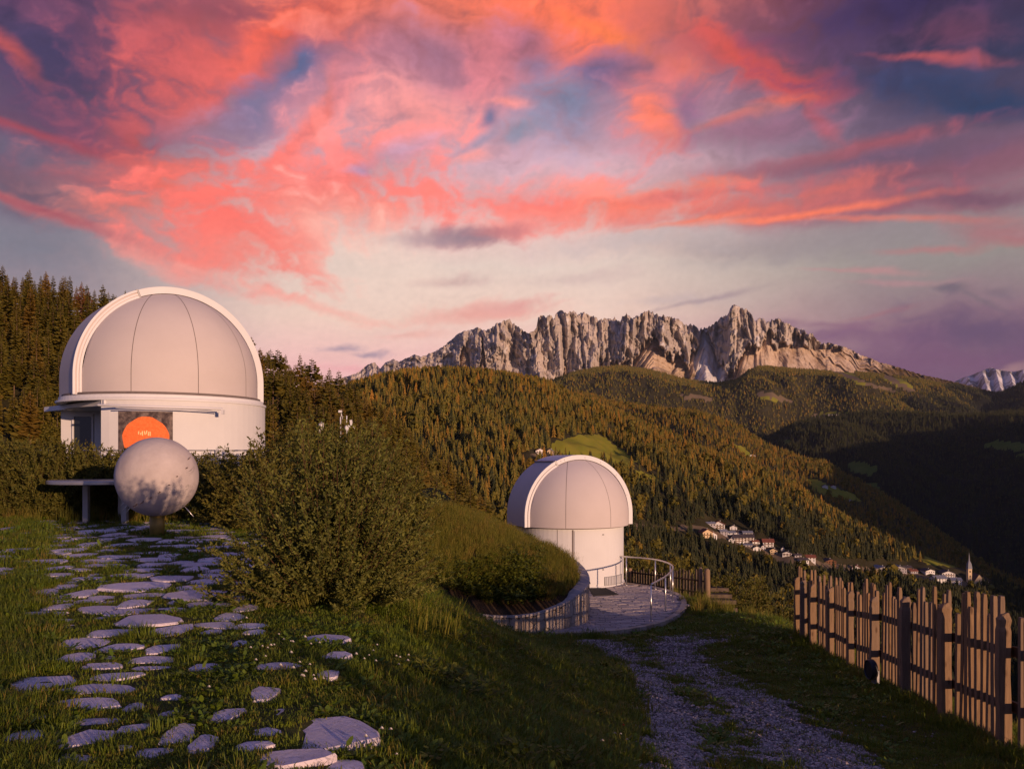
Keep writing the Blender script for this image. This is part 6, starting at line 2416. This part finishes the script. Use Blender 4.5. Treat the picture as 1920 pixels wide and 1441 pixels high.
def shrub(name, seed, nb, rad, hgt, leaves, leaf, mat, spread=0.3, low=4, lean=0.35, twig=0.35, skirt=0.0, squareness=2.0):
    """arching shoots from a stool; side shoots carry small pointed leaves. Returns (leaf mesh, shoot mesh)"""
    rs = np.random.RandomState(seed)
    Ps, Ds = [], []
    tw = MB()
    for k in range(nb):
        az_ = rs.uniform(0, 2 * np.pi)
        el_ = np.radians(low + (90 - low) * rs.rand() ** 0.85)
        d = np.array([np.cos(az_) * np.cos(el_), np.sin(az_) * np.cos(el_), np.sin(el_)])
        # length to the crown's outline
        q = squareness
        ln = ((abs(np.cos(el_)) / rad) ** q + (np.sin(el_) / hgt) ** q) ** (-1 / q) * rs.uniform(0.66, 1.2)
        base = np.array([np.cos(az_), np.sin(az_), 0]) * spread * rs.rand() + np.array([rs.uniform(-.1, .1), rs.uniform(-.1, .1), 0])
        bend = np.array([0, 0, 1.0]) * lean * ln * np.cos(el_) * rs.uniform(.3, 1.0)
        wob = rs.randn(3) * 0.05 * ln

        def pt(t, base=base, d=d, ln=ln, bend=bend, wob=wob):
            t = np.asarray(t)[..., None]
            return base + d * ln * t + bend * (t * t - t) * 1.0 + wob * t * (1 - t)
        tt = np.linspace(0, 1, 5)
        pp = pt(tt)
        tw.tube([Vector(p) for p in pp], [0.006, .005, .004, .003, .0015], 3, caps=False)
        n = int(leaves * rs.uniform(.7, 1.3))
        t = rs.uniform(0.12, 1.0, n) ** 0.75
        c = pt(t)
        tang = pt(np.clip(t + .02, 0, 1.05)) - c
        tang /= np.linalg.norm(tang, axis=1)[:, None] + 1e-9
        # side shoots: offset outwards from the stem, more in the middle of it
        nsh = max(3, n // 9)
        sh_t = rs.uniform(0.15, 0.97, nsh)
        sh_c = pt(sh_t)
        sh_tan = pt(np.clip(sh_t + .02, 0, 1.05)) - sh_c
        sh_tan /= np.linalg.norm(sh_tan, axis=1)[:, None] + 1e-9
        sh_d = rs.randn(nsh, 3) * 0.75 + sh_tan * 1.3 + np.array([0, 0, .25])
        sh_d /= np.linalg.norm(sh_d, axis=1)[:, None]
        sh_l = twig * rs.uniform(.3, 1.0, nsh) * (1.15 - sh_t * .75) * ln / 1.6
        pick = rs.randint(0, nsh, n)
        side = rs.rand(n) < 0.72
        u = rs.rand(n)
        p1 = sh_c[pick] + sh_d[pick] * (sh_l[pick] * u)[:, None]
        base_p = np.where(side[:, None], p1, c)
        ax = np.where(side[:, None], sh_d[pick], tang)
        ld = ax * 0.9 + rs.randn(n, 3) * 0.55
        Ps.append(base_p)
        Ds.append(ld)
    P, D = np.concatenate(Ps), np.concatenate(Ds)
    k = P[:, 2] > 0.02
    P, D = P[k], D[k]
    return quads_mesh('foliage', P, rs, leaf, mat, D, ratio=0.42), tw.mesh('twigs', M_TWIG)


def plant_shrub(name, meshes, loc, rz, scale, label, cat='shrub', group=None):
    o = empty(name, loc, rz, label, cat, group)
    o.scale = scale if isinstance(scale, tuple) else (scale,) * 3
    for nm, me in (('foliage', meshes[0]), ('twigs', meshes[1])):
        link(bpy.data.objects.new(nm, me), o)
    return o


BUSH = shrub('bush', 4, 640, 1.06, 2.0, 200, 0.046, M_BUSH, spread=0.22, low=3, lean=0.5, twig=0.42, squareness=2.15)
p = Vector((-2.08, 9.9, 0))
plant_shrub('bush', BUSH, (p.x, p.y, gnd(p.x, p.y) - 0.03), 0.4, (1.02, 0.95, 0.90), 'big round bush with fine olive leaves at the edge of the paved terrace', 'bush')

HEDGE = [shrub('hedge', 40 + k, 220, 1.25, 1.95, 130, 0.085, M_HEDGE, spread=0.5, low=5, lean=.3, twig=.5, squareness=3.0) for k in range(3)]
HLAB = ['outermost of the row at the left edge of the picture', 'second from the left edge of the row', 'left of the round table', 'behind the left rim of the round table', 'behind the left leg of the round table', 'behind the middle of the round table',
        'behind the left flank of the pale ball', 'behind the middle of the pale ball', 'behind the right flank of the pale ball', 'just right of the pale ball below the round wall', 'before the right end of the round wall', 'before the right edge of the large dome house',
        'between the large dome house and the big bush', 'touching the left side of the big bush', 'left one behind the big bush', 'behind the big bush below the sensor housing', 'behind the big bush below the weather mast', 'behind the right side of the big bush', 'right of the big bush on the bank']
r = random.Random(6)
for k, (px, y, s, h) in enumerate([(-60, 24.2, 1.1, 1.02), (-10, 23.6, 1.05, 1.0), (40, 24.0, 1.1, .98), (85, 23.4, 1.0, .95), (130, 24.0, 1.05, .96), (172, 23.6, .95, .92), (215, 24.1, 1.0, .86), (262, 23.8, .95, .84), (308, 24.2, 1.0, .85), (350, 23.9, .9, .80), (392, 23.6, 1.0, .80), (430, 22.8, 1.0, .80), (462, 21.8, .95, .80), (505, 20.0, 1.0, .84), (530, 22.4, 1.1, .98), (570, 22.6, 1.1, 1.12), (612, 21.0, 1.0, 1.06), (655, 22.8, 1.1, 1.05), (705, 22.0, 1.0, .95)]):
    x = (px - 960) / FOC * y
    labs = 'dense hedge shrub, %s' % HLAB[k]
    plant_shrub('hedge_shrub', HEDGE[k % 3], (x, y, -0.02 if px < 480 else gnd(x, y)), r.uniform(0, 6), (s, s * .9, h), labs, 'shrub', 'row of hedge shrubs round the terrace')

# low shrubs on the drop beyond the lawn
DLAB = ['just right of the timber steps', 'second right of the timber steps', 'midway between steps and long fence', 'next but one to the long fence', 'behind the last posts of the short fence', 'behind the middle of the short fence', 'behind the left end of the short fence', 'right behind the end of the long fence']
for k, (px, y, z, s) in enumerate([(1345, 33, -6.1, 1.5), (1385, 35, -6.8, 1.6), (1425, 36, -7.4, 1.5), (1460, 35, -7.6, 1.4), (1300, 34, -6.2, 1.3), (1250, 36, -6.0, 1.5), (1200, 37, -5.8, 1.6), (1490, 36, -8.2, 1.5)]):
    x = (px - 960) / FOC * y
    plant_shrub('slope_shrub', HEDGE[k % 3], (x, y, z), k * 1.3, (s, s, s), 'brownish shrub on the drop beyond the lawn, %s' % DLAB[k], 'shrub', 'shrubs on the drop beyond the lawn')

# thick leafy growth on the bank behind the wall
BANKM = mat_leaf('bank_leaves', (0.065, 0.090, 0.012), (0.15, 0.155, 0.018), clump=1.6, trans=0.22, spec=0.2)


def tuft_mesh(name, seed, n, h, spread, width, mat, bend=0.5, head=0.0):
    """blades of grass, two faces each, bowed outwards"""
    r = random.Random(seed)
    b = MB()
    for k in range(n):
        a = r.uniform(0, 6.28)
        q = spread * math.sqrt(r.random())
        x, y = q * math.cos(a), q * math.sin(a)
        a2 = a + r.uniform(-1.3, 1.3)
        l = h * r.uniform(.5, 1.15)
        bd = bend * r.uniform(.2, 1.2) * l
        ox, oy = math.cos(a2), math.sin(a2)
        w = width * r.uniform(.7, 1.2)
        sx, sy = -oy * w / 2, ox * w / 2
        p1 = (x + ox * bd * .3, y + oy * bd * .3, l * .6)
        p2 = (x + ox * bd, y + oy * bd, l * (1 - .25 * bd / max(l, 1e-6)))
        b.add([(x - sx, y - sy, 0), (x + sx, y + sy, 0), (p1[0] + sx * .8, p1[1] + sy * .8, p1[2]), (p1[0] - sx * .8, p1[1] - sy * .8, p1[2]), p2], [(0, 1, 2, 3), (3, 2, 4)])
        if head and r.random() < head:
            for j in range(4):
                z = p2[2] - j * l * .045
                u = Vector((r.uniform(-1, 1), r.uniform(-1, 1), .6)).normalized() * l * .05
                v = Vector((-u.y, u.x, 0)).normalized() * l * .012
                c = Vector((p2[0], p2[1], z))
                b.add([c - v, c + v, c + u], [(0, 1, 2)])
    return b.mesh(name, mat)


def rosette(name, seed, n, size, h, mat, up=0.5, flat=0.62):
    """a low herb: broad leaves on short stalks"""
    r = random.Random(seed)
    b = MB()
    for k in range(n):
        a = r.uniform(0, 6.28)
        q = size * r.uniform(.2, 1.5)
        d = Vector((math.cos(a), math.sin(a), up * r.uniform(.1, 1.2))).normalized()
        c = Vector((math.cos(a) * q, math.sin(a) * q, h * r.uniform(.3, 1.1)))
        s = Vector((-d.y, d.x, r.uniform(-.4, .4))).normalized()
        l = size * r.uniform(.7, 1.3)
        w = l * flat * .5
        b.add([c, c + d * l * .35 + s * w, c + d * l * .8 + s * w * .7, c + d * l, c + d * l * .8 - s * w * .7, c + d * l * .35 - s * w], [(0, 1, 2, 3, 4, 5)])
    return b.mesh(name, mat)


M_GRASS = mat_leaf('grass_blades', (0.090, 0.130, 0.012), (0.165, 0.200, 0.018), (0.25, 0.18, 0.04), clump=0.9, trans=0.3, spec=0.2, rough=.55)
M_GRASSD = mat_leaf('tall_grass', (0.11, 0.125, 0.016), (0.23, 0.20, 0.03), (0.30, 0.19, 0.045), clump=0.8, trans=0.3, spec=0.2)
M_CLOVER = mat_leaf('herb_leaves', (0.085, 0.14, 0.012), (0.165, 0.215, 0.022), clump=1.5, trans=0.3, spec=0.25, rough=.5)

T_SHORT = [tuft_mesh('short_tuft', s, 26, 0.036, 0.07, 0.005, M_GRASS, 0.9) for s in (1, 2, 3)]
T_MID = [tuft_mesh('tuft', s, 28, 0.105, 0.08, 0.0055, M_GRASS, 0.75) for s in (4, 5, 6)]
T_TALL = [tuft_mesh('tall_tuft', s, 34, 0.34, 0.10, 0.008, M_GRASSD, 0.4, head=.4) for s in (7, 8)]
HERB = [rosette('herb', s, 12, 0.034, 0.035, M_CLOVER) for s in (1, 2, 3)] + [rosette('dock', 5, 9, 0.05, 0.03, M_CLOVER, up=.9, flat=.45)]
BHERB = [rosette('bank_herb', s, 26, 0.07, 0.22, BANKM, up=.6) for s in (11, 12, 13)]


def sow(name, label, n, region, protos, size, seed, picks=None, kind='stuff', tilt=0.25, zf=ground, lift=-0.01):
    """n plants drawn in the view-angle/distance plane (denser near the eye), kept where REGION says"""
    rs = np.random.RandomState(seed)
    u = rs.uniform(*region['u'], n)
    d0, d1 = region['d']
    pw = region.get('pw', 1.0)
    q = rs.rand(n)
    d = d0 * (d1 / d0) ** (q ** pw)
    x, y = u * d, d
    k = region['f'](x, y, rs)
    x, y = x[k], y[k]
    z = zf(x, y) + lift
    n = len(x)
    rot = np.stack([rs.uniform(-tilt, tilt, n), rs.uniform(-tilt, tilt, n), rs.uniform(0, 6.28, n)], -1)
    s = rs.uniform(size[0], size[1], n) * (1 + np.clip((y - 7) / 14, 0, 1) * region.get('grow', 0.5))
    pick = rs.randint(0, len(protos), n) if picks is None else rs.choice(len(protos), n, p=picks)
    ob = scatter(name, np.stack([x, y, z], -1), rot, s, pick, protos)
    return tag(ob, label, kind=kind)


SP = np.array([(s[0], s[1], s[2], s[3]) for s in FLAG_SPOTS])


def on_stone(x, y, k=0.98):
    hit = np.zeros(len(x), bool)
    for sx, sy, hx, hy in SP:
        hit |= ((np.abs(x - sx) / (hx * k)) ** 3 + (np.abs(y - sy) / (hy * k)) ** 3) < 1
    return hit


def base_ok(x, y):
    return ~inpoly(x, y, PLAZA) & ~inpoly(x, y, MOUND) & (np.hypot(x - BD.x, y - BD.y) > 3.7)


def f_short(x, y, rs):
    g = gravel(x, y)
    bare = fbm(x * 1.3, y * 1.3, 4, seed=81)
    return base_ok(x, y) & ~on_stone(x, y) & (rs.rand(len(x)) > g * 0.90) & (rs.rand(len(x)) < 0.72 + bare * 1.1) & (x < fence_x(y) + 2.5)


def f_mid(x, y, rs):
    g = gravel(x, y)
    ex = np.interp(y, [4, 7, 10, 14, 20], [-0.55, -1.2, -1.4, -2.2, -3.0])
    lush = sstep(x - ex, -0.2, 0.7) * (1 - sstep(x, 0.9 + (y - 6) * .07, 1.8 + (y - 6) * .07)) + (x < -y * .55 + .15) * .9 + np.exp(-((x - fence_x(y)) / 0.35) ** 2) * .9
    lush = lush + sstep(fbm(x * 1.6, y * 1.6, 3, seed=83), 0.2, 0.5) * .35
    return base_ok(x, y) & ~on_stone(x, y, 1.15) & (g < .35) & (rs.rand(len(x)) < lush)


def f_herb(x, y, rs):
    g = gravel(x, y)
    cl = sstep(fbm(x * 1.1, y * 1.1, 4, seed=85), -0.05, 0.3)
    left = (x < -y * .55 + .2) * 1.0
    ex = np.interp(y, [4, 7, 10, 14, 20], [-0.75, -1.2, -1.4, -2.2, -3.0])
    bank = sstep(x - ex, 0.0, 0.8) * (1 - sstep(x, 1.0, 2.0)) * .6
    return base_ok(x, y) & ~on_stone(x, y, 1.05) & (g < .5) & (rs.rand(len(x)) < np.clip(cl * .8 + left + bank, 0, 1))


sow('grass', 'short trodden grass between the flagstones and beside the track', 100000, {'u': (-0.66, 0.66), 'd': (3.6, 31), 'pw': 0.72, 'f': f_short, 'grow': 1.0}, T_SHORT, (0.7, 1.3), 1)
sow('grass', 'longer lush grass on the bank, along the fence and at the left edge', 52000, {'u': (-0.66, 0.66), 'd': (3.6, 30), 'pw': 0.75, 'f': f_mid, 'grow': 0.8}, T_MID, (0.65, 1.25), 2)
sow('ground_cover', 'clover and broad leaved herbs among the grass', 30000, {'u': (-0.66, 0.45), 'd': (3.6, 24), 'pw': 0.75, 'f': f_herb, 'grow': 0.9}, HERB, (0.7, 1.3), 3, picks=[.3, .3, .3, .1])


def pebble_mesh(name, seed):
    r_ = random.Random(seed)
    b = MB()
    v = [Vector(p) for p in ((1, 0, 0), (0, 1, 0), (-1, 0, 0), (0, -1, 0), (0, 0, .6), (0, 0, -.5), (.6, .6, .35), (-.6, -.6, .3))]
    v = [Vector((p.x * r_.uniform(.7, 1.2), p.y * r_.uniform(.7, 1.2), p.z * r_.uniform(.7, 1.2))) for p in v]
    b.add(v, [(0, 6, 4), (6, 1, 4), (1, 2, 4), (2, 7, 4), (7, 3, 4), (3, 0, 4), (0, 5, 1), (1, 5, 2), (2, 5, 3), (3, 5, 0), (0, 1, 6), (2, 3, 7)])
    return b.mesh(name, M_PEB)


M_PEB = mat_leaf('pebbles', (0.14, 0.11, 0.10), (0.46, 0.375, 0.345), (0.64, 0.50, 0.42), clump=2, rough=.8, spec=.2)
PEB = [pebble_mesh('pebble', s) for s in (1, 2, 3)]


def f_peb(x, y, rs):
    g = gravel(x, y)
    return base_ok(x, y) & (rs.rand(len(x)) < g ** 1.5 * (0.5 + 0.5 * fbm(x * 2.5, y * 2, 3, seed=59)) + .006) & (x > .6)


sow('gravel', 'loose pale gravel in the wheel ruts of the track', 150000, {'u': (-0.02, 0.5), 'd': (5.5, 21.6), 'pw': 0.8, 'f': f_peb, 'grow': 0.5}, PEB, (0.009, 0.024), 8, tilt=0.6, lift=0.003)


def f_weed(x, y, rs):
    ex = np.interp(y, [4, 7, 10, 14, 20], [-0.3, -0.9, -1.0, -1.8, -2.6])
    w_ = sstep(fbm(x * 0.9, y * 0.7, 4, seed=87), 0.05, 0.35)
    return base_ok(x, y) & ~on_stone(x, y, 1.3) & (x > ex) & (x < 1.0 + (y - 6) * .09) & (gravel(x, y) < .2) & (rs.rand(len(x)) < w_ * .8)


sow('ground_cover', 'dark weedy clumps in the long grass of the bank', 2600, {'u': (-0.2, 0.2), 'd': (4.6, 20), 'pw': .8, 'f': f_weed, 'grow': .3}, BHERB, (0.35, 0.75), 9)


def f_tall(x, y, rs):
    a = (y > 21.8) & (x > -15.5) & (x < -6.5) & (y < 26)
    b_ = (np.hypot(x + 2.0, y - 10) < 1.5) & (rs.rand(len(x)) < .015)
    c = (x > 5.2) & (y > 24.5) & (y < 30) & (rs.rand(len(x)) < .5)
    return base_ok(x, y) & (a | b_ | c)


sow('tall_grass', 'dry seeding grass stalks round the hedge and bush foot', 9000, {'u': (-0.66, 0.4), 'd': (8.5, 30), 'f': f_tall, 'grow': 0.0}, T_TALL, (0.8, 1.6), 4)


def bank_plants():
    rs = np.random.RandomState(14)
    n = 15000
    x, y = rs.uniform(-3.6, 2.4, n), rs.uniform(17, 32.4, n)
    ins = inpoly(x, y, MOUND) & (edge_dist(x, y, MOUND) > 0.34)
    x, y = x[ins], y[ins]
    z = GM(x, y) + fbm(x * 0.9, y * 0.9, 4, seed=71) * 0.07 - 0.02
    d = edge_dist(x, y, [(p.x, p.y) for p in RIMS[:40]])
    low = sstep(-z, 1.0, 1.6) * (1 - sstep(x, .4, 1.1))
    bare = (d < 0.5) & (x < 0.4) & (y < 23)
    grass = rs.rand(len(x)) > low * .95
    grow = np.where(bare, rs.rand(len(x)) < .6, True)
    g = grass & grow & (rs.rand(len(x)) < .6)
    hb = ~grass & grow
    for nm, lab, m, pr, s0, s1 in (('tall_grass', 'brownish tall grass covering the upper bank behind the curved wall', g, T_TALL, .7, 1.25), ('ground_cover', 'dark leafy ground cover on the lower bank behind the curved wall', hb, BHERB, .8, 1.4)):
        k = int(m.sum())
        rot = np.stack([rs.uniform(-.3, .3, k), rs.uniform(-.3, .3, k), rs.uniform(0, 6.28, k)], -1)
        tag(scatter(nm, np.stack([x[m], y[m], z[m]], -1), rot, rs.uniform(s0, s1, k), rs.randint(0, len(pr), k), pr), lab, kind='stuff')


bank_plants()


# ------------------------------------------------------------------ clover flowers
def flowers():
    r = random.Random(15)
    mw = mat_plain('clover_white', (0.72, 0.66, 0.58), 0.8, 0.1)
    mr = mat_plain('flower_red', (0.55, 0.05, 0.05), 0.8, 0.1)
    ms = mat_plain('flower_stem', (0.08, 0.11, 0.02), 0.8, 0.1)

    def head(mat):
        b = MB()
        rr = random.Random(3)
        for k in range(26):
            d = Vector((rr.gauss(0, 1), rr.gauss(0, 1), abs(rr.gauss(0, 1)) * 1.2)).normalized()
            s = d.cross(Vector((.3, .2, 1))).normalized() * .004
            c = d * .004
            b.add([c - s, c + s, d * .014 + s * .6, d * .014 - s * .6], [(0, 1, 2, 3)])
        return b.mesh('head', mat)
    hw_, hr_ = head(mw), head(mr)
    st = MB().tube([(0, 0, 0), (.004, 0, .5), (0, 0, 1)], .0018 , 4).mesh('stem', ms)
    sp = [(523, 1202), (532, 1210), (545, 1216), (549, 1217), (572, 1207), (583, 1213), (599, 1216), (502, 1222), (508, 1223), (514, 1221), (470, 1228), (480, 1245), (498, 1240), (562, 1253), (550, 1263), (581, 1259), (526, 1264), (590, 1285), (588, 1272), (569, 1274), (573, 1272), (566, 1276), (437, 1168), (452, 1170), (462, 1166), (477, 1331), (700, 1228), (707, 1222), (743, 1236), (750, 1244), (766, 1241), (748, 1254), (765, 1252), (692, 1237), (705, 1248), (668, 1240), (683, 1247), (546, 1228), (492, 1226), (1153, 1384), (1164, 1390), (1130, 1394), (1176, 1396), (716, 1385), (733, 1384), (744, 1421), (703, 1408), (392, 1297), (686, 1398)]
    G = {}
    for (px, py) in sp + [(1169, 1368)]:
        # march along the view ray to the ground
        u, v = (px - 960) / FOC, (HZ - py) / FOC
        d = 3.5
        while d < 30 and EYE + v * d > gnd(u * d, d) + 0.07:
            d += 0.03
        red = px == 1169
        z = gnd(u * d, d)
        o = empty('flower', (u * d, d, z), 0, 'single small red flower in the dark grass left of the track' if red else ('white clover blossom among the flagstones' if px < 620 else 'pale blossom in the long grass of the bank'), 'flower', None if red else ('clover blossoms among the flagstones' if px < 620 else 'pale blossoms on the grassy bank'))
        h = r.uniform(.085, .13)
        h_ = link(bpy.data.objects.new('blossom', hr_ if red else hw_), o)
        h_.location = (0, 0, h)
        h_.scale = (r.uniform(.8, 1.3),) * 3
        s_ = link(bpy.data.objects.new('stem', st), o)
        s_.scale = (1, 1, h)


flowers()

# ------------------------------------------------------------------ evening air over the valley
def haze():
    b = MB()
    b.add([(-9000, -1400, -900), (11000, -1400, -900), (11000, 17500, -900), (-9000, 17500, -900), (-9000, -1400, 1900), (11000, -1400, 1900), (11000, 17500, 1900), (-9000, 17500, 1900)],
          [(3, 2, 1, 0), (4, 5, 6, 7), (0, 1, 5, 4), (1, 2, 6, 5), (2, 3, 7, 6), (3, 0, 4, 7)])
    m = bpy.data.materials.new('evening_air')
    m.use_nodes = True
    T = NT(m.node_tree)
    T.n.clear()
    v = T.node('ShaderNodeVolumePrincipled')
    v.inputs['Color'].default_value = (0.80, 0.86, 1.0, 1)
    v.inputs['Density'].default_value = 0.6e-5
    v.inputs['Anisotropy'].default_value = 0.0
    T.l.new(v.outputs[0], T.node('ShaderNodeOutputMaterial').inputs['Volume'])
    o = b.build('haze', m)
    tag(o, 'thin evening haze over the valley', kind='stuff')


haze()
